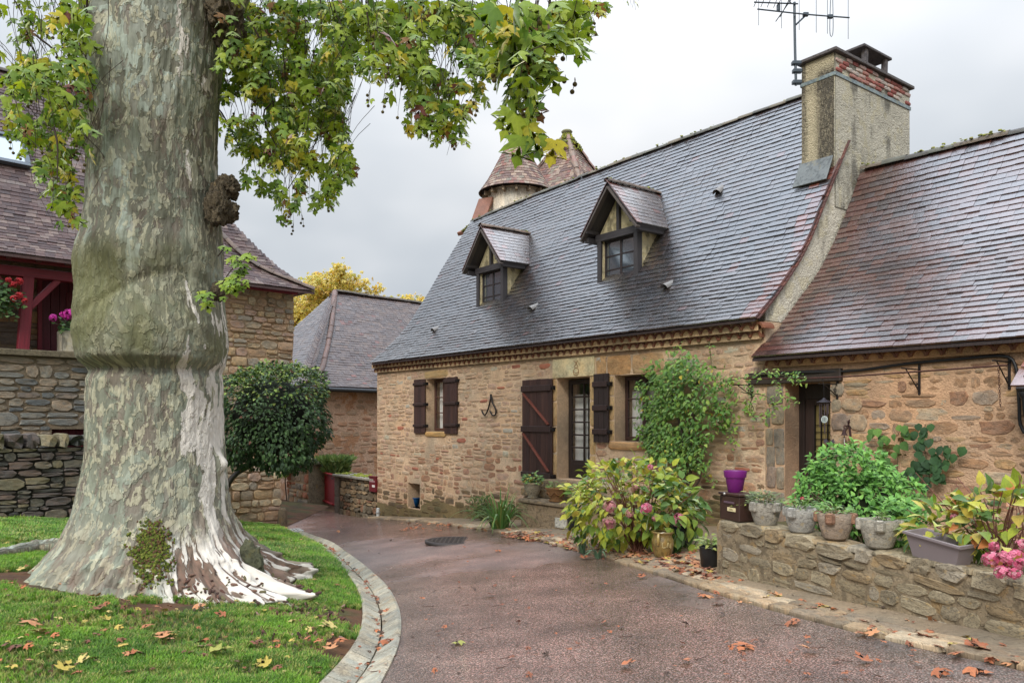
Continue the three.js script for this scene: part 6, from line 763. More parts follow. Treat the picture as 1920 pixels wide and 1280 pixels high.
// ---------- things at the houses and in the garden ----------
const hp = (px, py, z = 0) => HF.pix(px, py, z);
const PO = onGround(1345, 1075), P1 = onGround(1900, 1195), PF = new Frame(PO, V(P1.x - PO.x, 0, P1.z - PO.z));
{ // bushy garden wall
  const t = new Thing('garden_wall', 'low mortared stone planter wall carrying a row of carved stone troughs', 'wall', PF, 2.3, 0.1, -0.15), r = rng(1414), top = (x) => 0.545 + 0.012 * Math.sin(x * 3) - 0.02 * sstep(2.6, 5, x), len = 5.4;
  const gy = (x) => { const p = PF.w(x, 0, 0); return G(p.x, p.z); };
  const mort = std(rgb(158, 140, 112), { map: withRepeat(T.lichen, 0.9), bumpMap: withRepeat(T.stoneB, 1.2), bumpScale: 0.014, roughness: 0.92 });
  t.part('core', grid(80, 16, (s, q) => { const x = s * len, k = q * 3; let y, z; if (k < 1) { y = lerp(gy(x) - 0.3, top(x) - 0.02, k); z = 0; } else if (k < 2) { y = top(x) - 0.01; z = lerp(0, -0.3, k - 1); } else { y = lerp(top(x) - 0.02, gy(x) - 0.3, k - 2); z = -0.3; } const n = 0.02 * fbm3(x * 3, y * 3, z * 3, 3); return [x, y + n, z + n]; }, (p) => [p[0], p[1] + p[2]]), mort);
  t.part('end', box(-0.012, 0.05, -0.6, 0.52, -0.295, -0.004, 0.02), mort);
  const tt = tints([196, 180, 148], [178, 164, 138], [206, 190, 158], [168, 152, 122], [186, 158, 118], [160, 148, 124], [204, 192, 172]).map((c) => c.clone().lerp(rgb(176, 158, 126), 0.4));
  const li = stoneItems(courses(0.1, len, (x) => gy(x) - 0.04, (x) => top(x) - 0.12, r, { h: [0.08, 0.24], w: [0.12, 0.5], split: 0.4 }), r, { gap: 0.016, proud: [0.0, 0.018], shapes: [...broken, ...broken, ...rubble], tints: tt, rot: 0.07, skip: 0.04 });
  for (let x = 0.06; x < len;) { const w = r.r(0.2, 0.46); li.push({ g: broken[r.i(14)], m: TRS(x + w / 2, top(x) - 0.05, -0.06, 0, 0, r.g() * 0.03, w - 0.03, r.r(0.1, 0.14), 0.075 + r() * 0.012), c: tt[r.i(7)], s: 0.22 }); x += w; }
  const sm = M.stone.clone(); sm.map = withRepeat(T.lichen, 0.9); sm.bumpMap = withRepeat(T.stoneB, 0.9); sm.bumpScale = 0.014; pieces(t.o, t.off, 'stone', 'stonework', li, sm, 200);
  const cap = []; for (let x = 0.02; x < len;) { const w = r.r(0.24, 0.5); cap.push({ g: ashlar[r.i(8)], m: TRS(x + w / 2, top(x) - 0.03, -0.15, -Math.PI / 2, 0, r.g() * 0.03, w - 0.02, 0.31, 0.036 + r() * 0.008), c: tt[r.i(7)], s: 0.25 }); x += w; } pieces(t.o, t.off, 'cap_stone', 'cap_stones', cap, sm, 60);
  // earth behind it
  struct('soil_bed', grid(40, 14, (s, q) => { const a = PF.w(s * len, 0, -0.28), h = HF.w(lerp(-6.2, 1.2, s), 0, 0.1), x = lerp(a.x, h.x, q), z = lerp(a.z, h.z, q); return [x, lerp(0.47, 0.28, q) + 0.04 * fbm3(x * 3, z * 3, 1, 3), z]; }, (p) => [p[0], p[2]]), M.soil);
}
// plants --------------------------------------------------------------
function cloud(t, o) { // leaves over a rounded mass: centre c, radii, count
  const r = rng(o.seed), it = [];
  for (let i = 0; i < o.n; i++) {
    let d; do d = V(r.r(-1, 1), r.r(-1, 1), r.r(-1, 1)); while (d.length() > 1 || d.length() < 0.05); const L0 = d.length(), rad = lerp(L0, 1, o.shell ?? 0.65); if (o.sq) { d.set(Math.sign(d.x) * Math.pow(Math.abs(d.x), o.sq), Math.sign(d.y) * Math.pow(Math.abs(d.y), o.sq), Math.sign(d.z) * Math.pow(Math.abs(d.z), o.sq)); const q = Math.max(Math.abs(d.x), Math.abs(d.y), Math.abs(d.z)), l = d.length(); d.multiplyScalar(lerp(1 / l, 0.86 / q, 0.3)); } else d.normalize();
    const lump = 1 + (o.lump ?? 0.25) * 2 * fbm3(d.x * (o.lf ?? 2) + o.seed, d.y * (o.lf ?? 2), d.z * (o.lf ?? 2), 3);
    const p = V(o.c.x + d.x * o.r.x * rad * lump, o.c.y + d.y * o.r.y * rad * lump, o.c.z + d.z * o.r.z * rad * lump); if (o.min !== undefined && p.y < o.min) continue; if (o.keep && !o.keep(p, d)) continue;
    const out = d.clone().add(V(r.g() * 0.6, r.g() * 0.6 + (o.hang ?? -0.15), r.g() * 0.6)), s = o.s * r.r(0.65, 1.2);
    it.push({ g: o.shapes[r.i(o.shapes.length)], m: leafM(p, out, V(r.g() * 0.5, 1, 0.2 + r.g() * 0.5), s, r.g() * 0.4), c: o.pick ? o.pick(p, d, r) : o.tints[r.i(o.tints.length)], s: s * 0.8 });
    if (o.spray) for (let k = 1; k < o.spray; k++) { const a = k / o.spray * 6.283 + r(), ax = out.clone().normalize(), q = V(Math.cos(a), Math.sin(a) * 0.6, Math.sin(a)).cross(ax).normalize(); it.push({ g: o.shapes[r.i(o.shapes.length)], m: leafM(p, ax.clone().multiplyScalar(0.45).add(q), V(r.g() * 0.3, 1, 0.3), s * r.r(0.7, 1.1), 0), c: o.pick ? o.pick(p, d, r) : o.tints[r.i(o.tints.length)], s: s * 0.8 }); }
  }
  pieces(t.o, t.off, 'leaf', 'foliage', it, o.mat ?? M.leaf, o.limit ?? 200, o.minPx ?? 14);
}
function stems(t, a, b, n, r0, seed, col = rgb(96, 70, 50), spread = V(0.3, 0.1, 0.3)) { const r = rng(seed), m = new Merge(); for (let i = 0; i < n; i++) { const e = b.clone().add(V(r.g() * spread.x, r.g() * spread.y, r.g() * spread.z)), s = a.clone().add(V(r.g() * 0.06, 0, r.g() * 0.06)); m.add(tube([s, s.clone().lerp(e, 0.5).add(V(r.g() * 0.05, 0.05, r.g() * 0.05)), e], r0, 5, 0.4), null, col); } const g = t.part('stem', m.geo(), vcol(std(W()))); return g; }
{ // clipped evergreen by the old building
  const c = at(511, 783, 16.2), gpt = onGround(418, 985), t = thingAt('evergreen_tree', 'dark clipped round evergreen tree on a leaning stem by the old building', 'tree', V(at(419, 930, 16.2).x, G(-5.5, -16.2), -16.2)), o = t.o.position, C = c.clone().sub(o);
  const tr = [V(0, 0, 0), at(424, 915, 16.2).sub(o), at(440, 890, 16.2).sub(o), at(485, 862, 16.2).sub(o), C.clone().add(V(0, -0.4, 0))];
  t.part('trunk', tube(tr, 0.075, 10, 0.5), tinted(M.wood, rgb(48, 42, 36)));
  { const m = new Merge(), r = rng(15); for (let i = 0; i < 26; i++) m.add(tube([tr[3].clone().lerp(C, r() * 0.5), C.clone().add(V(r.g() * 0.6, r.g() * 0.5, r.g() * 0.6))], 0.025, 5, 0.4), null, rgb(52, 44, 36)); t.part('branches', m.geo(), vcol(std(W()))).userData.kind = 'stuff'; }
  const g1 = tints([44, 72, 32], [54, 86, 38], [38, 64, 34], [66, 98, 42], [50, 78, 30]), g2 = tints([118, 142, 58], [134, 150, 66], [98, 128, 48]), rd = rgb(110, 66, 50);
  cloud(t, { seed: 16, c: C, sq: 0.9, r: V(1.12, 1.14, 1.1), n: 10000, s: 0.085, shapes: ovals, lump: 0.26, lf: 2, shell: 0.7, hang: -0.4, mat: M.gloss, limit: 0, pick: (p, d, r) => (r() < 0.012 ? rd : d.y > 0.25 && r() < 0.45 * d.y + 0.1 ? g2[r.i(3)] : g1[r.i(5)]) });  // paler leaf colours towards the top paint in the crown's highlights
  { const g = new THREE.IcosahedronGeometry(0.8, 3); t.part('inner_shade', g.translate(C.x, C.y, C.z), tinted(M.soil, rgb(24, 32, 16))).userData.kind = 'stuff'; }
}
{ // shrub behind the gate
  const c = at(630, 862, 25.2), t = thingAt('shrub', 'feathery light green shrub behind the gate wall', 'shrub', V(c.x, -1, c.z)), r = rng(18), it = [], gt = tints([104, 134, 60], [122, 150, 72], [86, 118, 50], [140, 160, 86]);
  for (let i = 0; i < 1500; i++) { const a = r() * 6.283, q = Math.sqrt(r()) * 0.55, h = r.r(0.35, 1), d = V(Math.cos(a) * q * 1.05, 0.6 + 0.8 * h, Math.sin(a) * q).multiplyScalar(h * 1.05), p = V(d.x * 1.0, Math.min(1.02, 0.12 + d.y * 0.82), d.z); it.push({ g: lances[r.i(6)], m: leafM(p, V(d.x + r.g() * 0.35, 0.7 + r.g() * 0.4, d.z + r.g() * 0.35), V(r.g(), 0.4, 1), r.r(0.12, 0.24)), c: gt[r.i(4)], s: 0.1 }); }
  for (const k of it) { const e = k.m.elements; e[13] += 0.33; } pieces(t.o, null, 'leaf', 'foliage', it, M.leaf, 60, 10); stems(t, V(0, 0, 0), V(0, 0.9, 0), 14, 0.014, 19);
}
{ // autumn trees beyond the far roof
  const mk = (px, py, Z, rx, ry, n, label, seed, tr) => { const c = at(px, py, Z), t = thingAt('autumn_tree', label, 'tree', V(c.x, -1, c.z)), C = V(0, c.y + 1, 0), r = rng(seed); t.part('trunk', tube([V(0, 0, 0), V(0.1, C.y * 0.5, 0), V(0, C.y, 0), V(0.1, C.y + ry * 0.7, 0)], 0.3, 8, 0.2), tinted(M.wood, rgb(96, 84, 66)));
    const ends = [], m = new Merge(); for (let i = 0; i < 46; i++) { const d = V(r.g(), r.g() * 0.9 + 0.2, r.g()).normalize(), e = V(C.x + d.x * rx * r.r(0.7, 1.08), C.y + d.y * ry * r.r(0.7, 1.08), C.z + d.z * rx * r.r(0.7, 1)); ends.push(e); m.add(tube([V(0, C.y - ry * r.r(0.2, 0.8), 0), e.clone().lerp(C, 0.5), e], 0.05, 5, 0.25), null, rgb(92, 78, 60)); } t.part('branches', m.geo(), vcol(std(W()))).userData.kind = 'stuff';
    const it = [], tt = tints([226, 200, 76], [234, 210, 92], [212, 192, 72], [240, 220, 120], [222, 180, 72], [190, 184, 76]); for (let i = 0; i < n; i++) { const e = ends[r.i(ends.length)], q = e.clone().lerp(C, Math.pow(r(), 1.6) * 0.6).add(V(r.g() * 0.34, r.g() * 0.3, r.g() * 0.34)); it.push({ g: planeLeaves[r.i(8)], m: leafM(q, V(r.g(), -0.5 + r.g() * 0.5, r.g()), V(r.g() * 0.5, 0.7, 0.7), r.r(0.16, 0.3)), c: tt[r.i(6)], s: 0.2 }); } pieces(t.o, null, 'leaf', 'crown', it, M.planeLeaf, 0); };
  mk(640, 572, 44, 2.7, 2.3, 2900, 'yellow autumn tree rising between the old building and the far roof', 21); mk(575, 612, 46, 1.6, 2.4, 1900, 'yellow autumn tree showing beside the old building corner', 22); mk(775, 585, 48, 1.2, 1.0, 1300, 'small yellow treetop just over the far roof ridge', 23);
}
// climbers on the long house
{
  const t = new Thing('climbing_plant', 'bushy green climber on the house wall, its shoots reaching along an iron rail', 'climber', HF, -8.2, 0.1, 0.15), r = rng(24), gt = tints([92, 138, 46], [108, 152, 54], [76, 120, 40], [124, 164, 60], [98, 142, 56]), lt = tints([140, 170, 60], [156, 182, 76], [130, 164, 70]), yl = rgb(206, 180, 50), it = [];
  const leafAt = (x, y, z, s, up = 0) => it.push({ g: [...ovals, ...lances.slice(0, 3)][r.i(9)], m: leafM(V(x, y, z), V(r.g(), -0.35 + up + r.g() * 0.5, 0.4 + r.g() * 0.5), V(r.g() * 0.5, 0.8, 0.6), s), c: r() < 0.015 ? yl : r() < 0.28 + up ? lt[r.i(3)] : gt[r.i(5)], s });
  // outline of the mass on the wall, in the photograph's measure
  const mass = [[1200, 720], [1215, 690], [1262, 662], [1300, 672], [1330, 690], [1372, 700], [1392, 716], [1380, 760], [1388, 800], [1352, 806], [1330, 830], [1326, 885], [1300, 905], [1262, 890], [1225, 870], [1196, 800], [1206, 760]];
  const inside = (poly, x, y) => { let c = false; for (let i = 0, j = poly.length - 1; i < poly.length; j = i++) { const [a, b] = poly[i], [d, e] = poly[j]; if ((b > y) !== (e > y) && x < (d - a) * (y - b) / (e - b) + a) c = !c; } return c; };
  for (let k = 0; k < 6500;) { const px = r.r(1190, 1400), py = r.r(655, 885); if (!inside(mass, px + r.g() * 10, py + r.g() * 10)) continue; k++; if (fbm3(px * 0.035, py * 0.035, 4, 3) < -0.17) continue; const dens = clamp((1360 - px) / 100, 0.25, 1); if (r() > dens) continue; const z = 0.08 + 0.5 * r() * sstep(1195, 1260, px) * sstep(1390, 1320, px), q = hp(px, py, z); leafAt(q.x, q.y, z, r.r(0.055, 0.095)); }
  const shoot = (pts, z, n) => { const q = pts.map(([a, b]) => { const w = hp(a, b, z); return V(w.x, w.y, z); }); t.part('stem', tube(q, 0.009, 5, 0.5), tinted(M.wood, rgb(96, 92, 56))); const cu = new THREE.CatmullRomCurve3(q); for (let i = 0; i < n; i++) { const p = cu.getPoint(r()); leafAt(p.x + r.g() * 0.06, p.y + r.g() * 0.06, p.z + r.g() * 0.05, r.r(0.04, 0.075), 0.25); } };
  shoot([[1360, 715], [1410, 705], [1450, 700], [1490, 708], [1508, 706]], 0.45, 130); shoot([[1400, 720], [1412, 740], [1405, 765], [1420, 790]], 0.4, 70); shoot([[1440, 700], [1460, 725], [1470, 745], [1500, 757]], 0.45, 46); shoot([[1390, 735], [1440, 745], [1452, 770], [1430, 785]], 0.4, 50); shoot([[1300, 820], [1318, 860], [1322, 890], [1345, 905]], 0.2, 60); shoot([[1345, 790], [1372, 815], [1380, 838]], 0.2, 36); shoot([[1262, 668], [1268, 655], [1280, 652]], 0.2, 14); shoot([[1330, 640], [1332, 660], [1335, 690]], 0.2, 10); shoot([[1200, 735], [1195, 730], [1188, 726]], 0.3, 8);
  pieces(t.o, t.off, 'leaf', 'foliage', it, M.leaf, 150, 10);
  const st = (pts, w) => t.part('stem', tube(pts.map(([a, b, z]) => { const q = hp(a, b, z); return V(q.x, q.y, z); }), w, 8, 0.6), tinted(M.wood, rgb(84, 68, 56)));
  st([[1288, 965, 0.3], [1292, 900, 0.25], [1296, 840, 0.25], [1300, 770, 0.25], [1310, 710, 0.2]], 0.045); st([[1284, 960, 0.35], [1285, 890, 0.3], [1280, 820, 0.3], [1260, 740, 0.25]], 0.03); st([[1298, 920, 0.3], [1313, 895, 0.3], [1310, 870, 0.28], [1298, 850, 0.25]], 0.018);
}
{ // young vine with broad leaves on the right-hand wall
  const t = new Thing('climbing_vine', 'young vine with broad hanging leaves trained up the right house wall', 'climber', HF, -4.7, 0.35, 0.1), r = rng(26), it = [], gt = tints([92, 138, 58], [76, 120, 48], [112, 156, 66], [60, 100, 44]), dk = tints([48, 92, 44], [58, 104, 48], [40, 80, 40]);
  for (const [pts, n, dark] of [[[[1655, 905], [1658, 860], [1652, 825], [1645, 805]], 15, 0], [[[1682, 905], [1684, 860], [1690, 820], [1694, 798]], 16, 0], [[[1745, 905], [1738, 860], [1732, 825], [1736, 795]], 26, 1], [[[1755, 905], [1762, 880], [1775, 855], [1784, 835]], 22, 1], [[[1670, 905], [1705, 895], [1725, 880], [1745, 870]], 24, 1], [[[1630, 910], [1655, 895], [1672, 890]], 16, 0]]) { const z = 0.09, q = pts.map(([a, b]) => { const w = hp(a, b, z); return V(w.x, w.y, z); }); t.part('stem', tube(q, 0.008, 5, 0.5), tinted(M.wood, rgb(104, 96, 60))); const cu = new THREE.CatmullRomCurve3(q); for (let i = 0; i < n; i++) { const p = cu.getPoint((i + r()) / n), s = r.r(0.08, 0.13); it.push({ g: rounds[r.i(5)], m: leafM(V(p.x + r.g() * 0.09, p.y + r.g() * 0.03 + 0.03, p.z + 0.03 + r() * 0.06), V(r.g() * 0.7, -0.9, 0.35), V(r.g() * 0.3, 0.35, 1), s), c: (dark ? dk : gt)[r.i(dark ? 3 : 4)], s }); } } pieces(t.o, t.off, 'leaf', 'foliage', it, M.leaf, 200, 8);
}
const hydG = tints([164, 176, 40], [182, 190, 50], [146, 164, 40], [124, 152, 40], [190, 188, 62]), hydY = tints([202, 186, 70], [190, 168, 64], [210, 200, 96]), hydD = tints([92, 128, 44], [78, 116, 40]), pinks = tints([196, 84, 116], [180, 64, 98], [214, 120, 146], [168, 88, 104], [200, 140, 150]), dusty = tints([176, 110, 116], [190, 130, 126], [160, 96, 96], [150, 120, 90]);
function flowerHead(t, p, R, tt, seed) { const r = rng(seed), m = new Merge(), pet = new THREE.CircleGeometry(1, 5); for (let i = 0; i < 46; i++) { const d = V(r.g(), r.g() * 0.8 + 0.2, r.g()).normalize(), c = p.clone().addScaledVector(d, R * r.r(0.8, 1)), col = tt[r.i(tt.length)], x = V(0, 1, 0).cross(d).normalize(), y = d.clone().cross(x); for (let k = 0; k < 4; k++) { const a = k * 1.57 + r() * 0.4, o = c.clone().addScaledVector(x, Math.cos(a) * R * 0.17).addScaledVector(y, Math.sin(a) * R * 0.17), mm = new THREE.Matrix4().makeBasis(x, y, d).setPosition(o).multiply(TRS(0, 0, 0, r.g() * 0.3, r.g() * 0.3, 0, R * 0.16)); m.add(pet, mm, col); } } return t.part('flower_head', m.geo(), vcol(leafMat(null, { transmission: 0.3 }))); }
{ // hydrangea by the steps
  const b = onGround(1196, 1036), t = thingAt('hydrangea', 'large hydrangea turning yellow with faded pink heads beside the steps', 'shrub', b), loc = (px, py, Z) => at(px, py, Z).sub(b), r = rng(27);
  stems(t, V(0, 0, 0), V(-0.05, 0.9, 0), 60, 0.008, 28, rgb(104, 66, 50), V(0.55, 0.25, 0.4));
  const C = loc(1180, 945, 10.7), pick = (p, d, q) => { const s = p.x - C.x, v = q(); return v < 0.16 ? hydY[q.i(3)] : v < 0.3 + 0.3 * sstep(0.1, 0.7, s) ? hydD[q.i(2)] : hydG[q.i(5)]; };
  cloud(t, { seed: 29, c: C, r: V(0.88, 0.6, 0.7), n: 1150, s: 0.13, shapes: ovals, lump: 0.3, shell: 0.5, hang: -0.35, pick, min: 0.08, limit: 300, minPx: 5 });
  cloud(t, { seed: 30, c: loc(1262, 960, 10.2), r: V(0.38, 0.45, 0.4), n: 210, s: 0.16, shapes: ovals, lump: 0.25, shell: 0.5, hang: -0.4, tints: [...hydD, ...hydG.slice(2, 4)], limit: 80, minPx: 5 });
  for (const [px, py, R, tt] of [[1144, 950, 0.08, dusty], [1142, 981, 0.085, dusty], [1212, 954, 0.075, pinks], [1181, 963, 0.055, dusty], [1272, 974, 0.085, pinks], [1220, 876, 0.04, pinks], [1192, 914, 0.035, dusty], [1228, 972, 0.04, dusty]]) flowerHead(t, loc(px, py, 9.84 + r() * 0.12), R * 1.05, tt, px);
}
{ // hydrangea at the right end of the planter
  const b = PF.w(3.0, 0.5, -0.45), t = thingAt('hydrangea', 'hydrangea with bright pink heads hanging over the right end of the planter wall', 'shrub', b), loc = (px, py, Z) => at(px, py, Z).sub(b), r = rng(31);
  stems(t, V(0, 0, 0), V(0.0, 0.5, 0), 34, 0.007, 32, rgb(110, 70, 60), V(0.4, 0.2, 0.4));
  const pick = (p, d, q) => { const v = q(); return v < 0.2 ? hydY[q.i(3)] : v < 0.26 ? rgb(196, 120, 60) : v < 0.5 ? hydD[q.i(2)] : hydG[q.i(5)]; };
  cloud(t, { seed: 33, c: loc(1790, 990, 6.1), r: V(0.32, 0.2, 0.32), n: 200, s: 0.12, shapes: lances.concat(ovals), lump: 0.3, shell: 0.55, hang: 0.1, pick, limit: 160, minPx: 5 });
  cloud(t, { seed: 34, c: loc(1890, 985, 5.8), r: V(0.38, 0.27, 0.4), n: 300, s: 0.12, shapes: ovals, lump: 0.3, shell: 0.55, hang: -0.1, pick, limit: 140, minPx: 5 });
  for (const [px, py, R, Z] of [[1858, 1048, 0.055, 5.25], [1882, 1050, 0.06, 5.2], [1905, 1046, 0.06, 5.2], [1880, 1073, 0.05, 5.12], [1903, 1074, 0.045, 5.1], [1915, 1060, 0.05, 5.1], [1865, 1024, 0.035, 5.3], [1918, 1022, 0.045, 5.3], [1790, 970, 0.03, 5.9]]) flowerHead(t, loc(px, py, Z), R, pinks, px);
}
{ // mexican orange by the door
  const b = PF.w(1.25, 0.4, -0.75), t = thingAt('shrub', 'dense rounded green shrub with glossy leaves in front of the dark door', 'shrub', b), loc = (px, py, Z) => at(px, py, Z).sub(b), gt = tints([92, 146, 58], [108, 162, 68], [78, 128, 50], [128, 176, 80], [100, 152, 54]);
  stems(t, V(0, -0.1, 0), V(0, 0.5, 0), 24, 0.01, 36, rgb(90, 80, 56), V(0.4, 0.2, 0.3));
  const o = { shapes: ovals, s: 0.062, spray: 4, mat: M.gloss, lump: 0.5, lf: 2.6, shell: 0.6, hang: 0.35, tints: gt, limit: 100, minPx: 9 };
  cloud(t, { ...o, seed: 37, c: loc(1630, 945, 7.6), r: V(0.46, 0.3, 0.36), n: 620 }); cloud(t, { ...o, seed: 38, c: loc(1592, 880, 7.8), r: V(0.33, 0.22, 0.3), n: 380 }); cloud(t, { ...o, seed: 39, c: loc(1535, 930, 7.9), r: V(0.2, 0.28, 0.25), n: 240 }); cloud(t, { ...o, seed: 40, c: loc(1690, 985, 6.6), r: V(0.2, 0.2, 0.2), n: 170 });
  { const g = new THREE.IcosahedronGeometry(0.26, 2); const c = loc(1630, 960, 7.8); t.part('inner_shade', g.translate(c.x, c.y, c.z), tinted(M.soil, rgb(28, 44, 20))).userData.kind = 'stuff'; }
}
function bladePlant(t, n, L0, seed, tt, w = 0.035, droop = 0.7, spread = 0.12) { const r = rng(seed); for (let i = 0; i < n; i++) { const a = r() * 6.283, L1 = L0 * r.r(0.55, 1.1), lean = r.r(0.15, 1), dx = Math.cos(a), dz = Math.sin(a), bx = dx * spread * r(), bz = dz * spread * r(), pos = [], uv = [], idx = [], m = 7; for (let k = 0; k <= m; k++) { const q = k / m, out = lean * L1 * q * (0.35 + 0.5 * q), y = L1 * (q * (1 - 0.25 * lean) - droop * lean * q * q * q * 0.75), ww = w * r.r(0.95, 1.05) * (1 - q * q * 0.92) * 0.5; pos.push(bx + dx * out - dz * ww, y, bz + dz * out + dx * ww, bx + dx * out, y - ww * 0.5, bz + dz * out, bx + dx * out + dz * ww, y, bz + dz * out - dx * ww); uv.push(0.1, q, 0.5, q, 0.9, q); } for (let k = 0; k < m; k++) for (let s = 0; s < 2; s++) { const o = k * 3 + s; idx.push(o, o + 1, o + 3, o + 3, o + 1, o + 4); } t.part('leaf', geoFrom(pos, idx, uv), tinted(M.leafB, tt[r.i(tt.length)])); } }
M.leafB = leafMat(T.wood, { transmission: 0.3, clearcoat: 0.1 });
{ const p = onGround(938, 992), t = thingAt('iris_clump', 'clump of long arching green iris leaves left of the stone steps', 'plant', p); bladePlant(t, 100, 1.05, 41, tints([112, 160, 70], [134, 178, 88], [94, 142, 60], [152, 186, 100], [164, 172, 80]), 0.042, 0.95, 0.2); }
{ const p = onGround(905, 975), t = thingAt('weeds', 'fine-leaved weedy plant between the iris and the house wall', 'plant', p), r = rng(43); const it = []; for (let i = 0; i < 300; i++) { const q = V(r.g() * 0.24, r() * 0.5, r.g() * 0.14); it.push({ g: lances[r.i(6)], m: leafM(q, V(r.g(), 0.5 + r.g() * 0.5, r.g()), V(r.g(), 0.5, 1), r.r(0.06, 0.12)), c: tints([96, 116, 56], [116, 132, 66], [84, 104, 48])[r.i(3)], s: 0.08 }); } pieces(t.o, null, 'leaf', 'foliage', it, M.leaf, 30, 6); stems(t, V(0, 0, 0), V(0, 0.4, 0), 14, 0.005, 44, rgb(96, 90, 60), V(0.22, 0.1, 0.12)); }
{ const p = onGround(1092, 1036), t = thingAt('lily_plant', 'small grey-green strap-leaved plant at the kerb before the hydrangea', 'plant', p); bladePlant(t, 12, 0.5, 45, tints([120, 156, 120], [104, 142, 96]), 0.04, 0.7, 0.05); const q = onGround(1122, 1046), u = thingAt('lily_plant', 'smaller strap-leaved plant with a folded leaf under the hydrangea', 'plant', q); bladePlant(u, 9, 0.36, 46, tints([110, 150, 110], [128, 164, 128]), 0.05, 0.9, 0.04); }
// steps -----------------------------------------------------------------
{
  const a = hp(976, 960, 0.8).x, b = hp(1074, 960, 0.8).x, t = new Thing('stone_steps', 'worn stone landing with an upper step below the glazed door', 'steps', HF, (a + b) / 2, -0.4, 0.4), st = std(rgb(176, 152, 120), { map: withRepeat(T.lichen, 0.9), bumpMap: withRepeat(T.stoneB, 1), bumpScale: 0.04 });
  t.part('landing', box(a, b + 1.2, -0.75, 0.08, 0.02, 0.8, 0.03), st); t.part('tread', box(a - 0.03, b + 1.2, 0.085, 0.155, 0.02, 0.84, 0.025), tinted(st, rgb(160, 140, 112))); t.part('tread', box(a - 0.5, b + 0.9, 0.16, 0.32, 0.02, 0.42, 0.025), tinted(st, rgb(170, 148, 116))); t.part('tread', box(-11.8, -10.6, 0.325, 0.49, 0.02, 0.3, 0.02), st); t.part('side_block', box(a - 0.5, a - 0.02, -0.75, 0.14, 0.02, 0.36, 0.03), st); t.part('patch', box(lerp(a, b, 0.68), lerp(a, b, 0.9), -0.28, -0.1, 0.78, 0.812, 0.012), tinted(M.lichen, rgb(226, 220, 204)));
}
// pots ------------------------------------------------------------------
function pot(name, label, p, prof, mat, soilY, soilR, turn = 0, group) { const t = thingAt(name, label, 'plant pot', p, turn, group); t.part('body', lathe(prof, 32), mat); if (soilR) t.part('soil', new THREE.CircleGeometry(soilR, 20).rotateX(-Math.PI / 2).translate(0, soilY, 0), M.soil); return t; }
function sprig(label, p, n, R, h, tt, seed, o = {}) { const t = thingAt(o.name ?? 'potted_plant', label, 'plant', p), r = rng(seed), it = []; for (let i = 0; i < n; i++) { const a = r() * 6.283, q = Math.sqrt(r()) * R, y = h * r.r(0.1, 1) * (1 - 0.5 * q / R); it.push({ g: (o.shapes ?? ovals)[r.i((o.shapes ?? ovals).length)], m: leafM(V(Math.cos(a) * q, y, Math.sin(a) * q), V(Math.cos(a) + r.g() * 0.5, 0.5 + r.g() * 0.5, Math.sin(a) + r.g() * 0.5), V(r.g() * 0.4, 1, 0.3), (o.s ?? 0.05) * r.r(0.7, 1.3)), c: tt[r.i(tt.length)], s: o.s ?? 0.05 }); } pieces(t.o, null, 'leaf', 'foliage', it, M.leaf, 60, o.minPx ?? 7); stems(t, V(0, -0.03, 0), V(0, h * 0.6, 0), 8, 0.004, seed + 1, rgb(88, 92, 52), V(R * 0.5, h * 0.1, R * 0.5)); return t; }
const gp = tints([104, 150, 62], [122, 164, 74], [88, 130, 52], [140, 172, 80]);
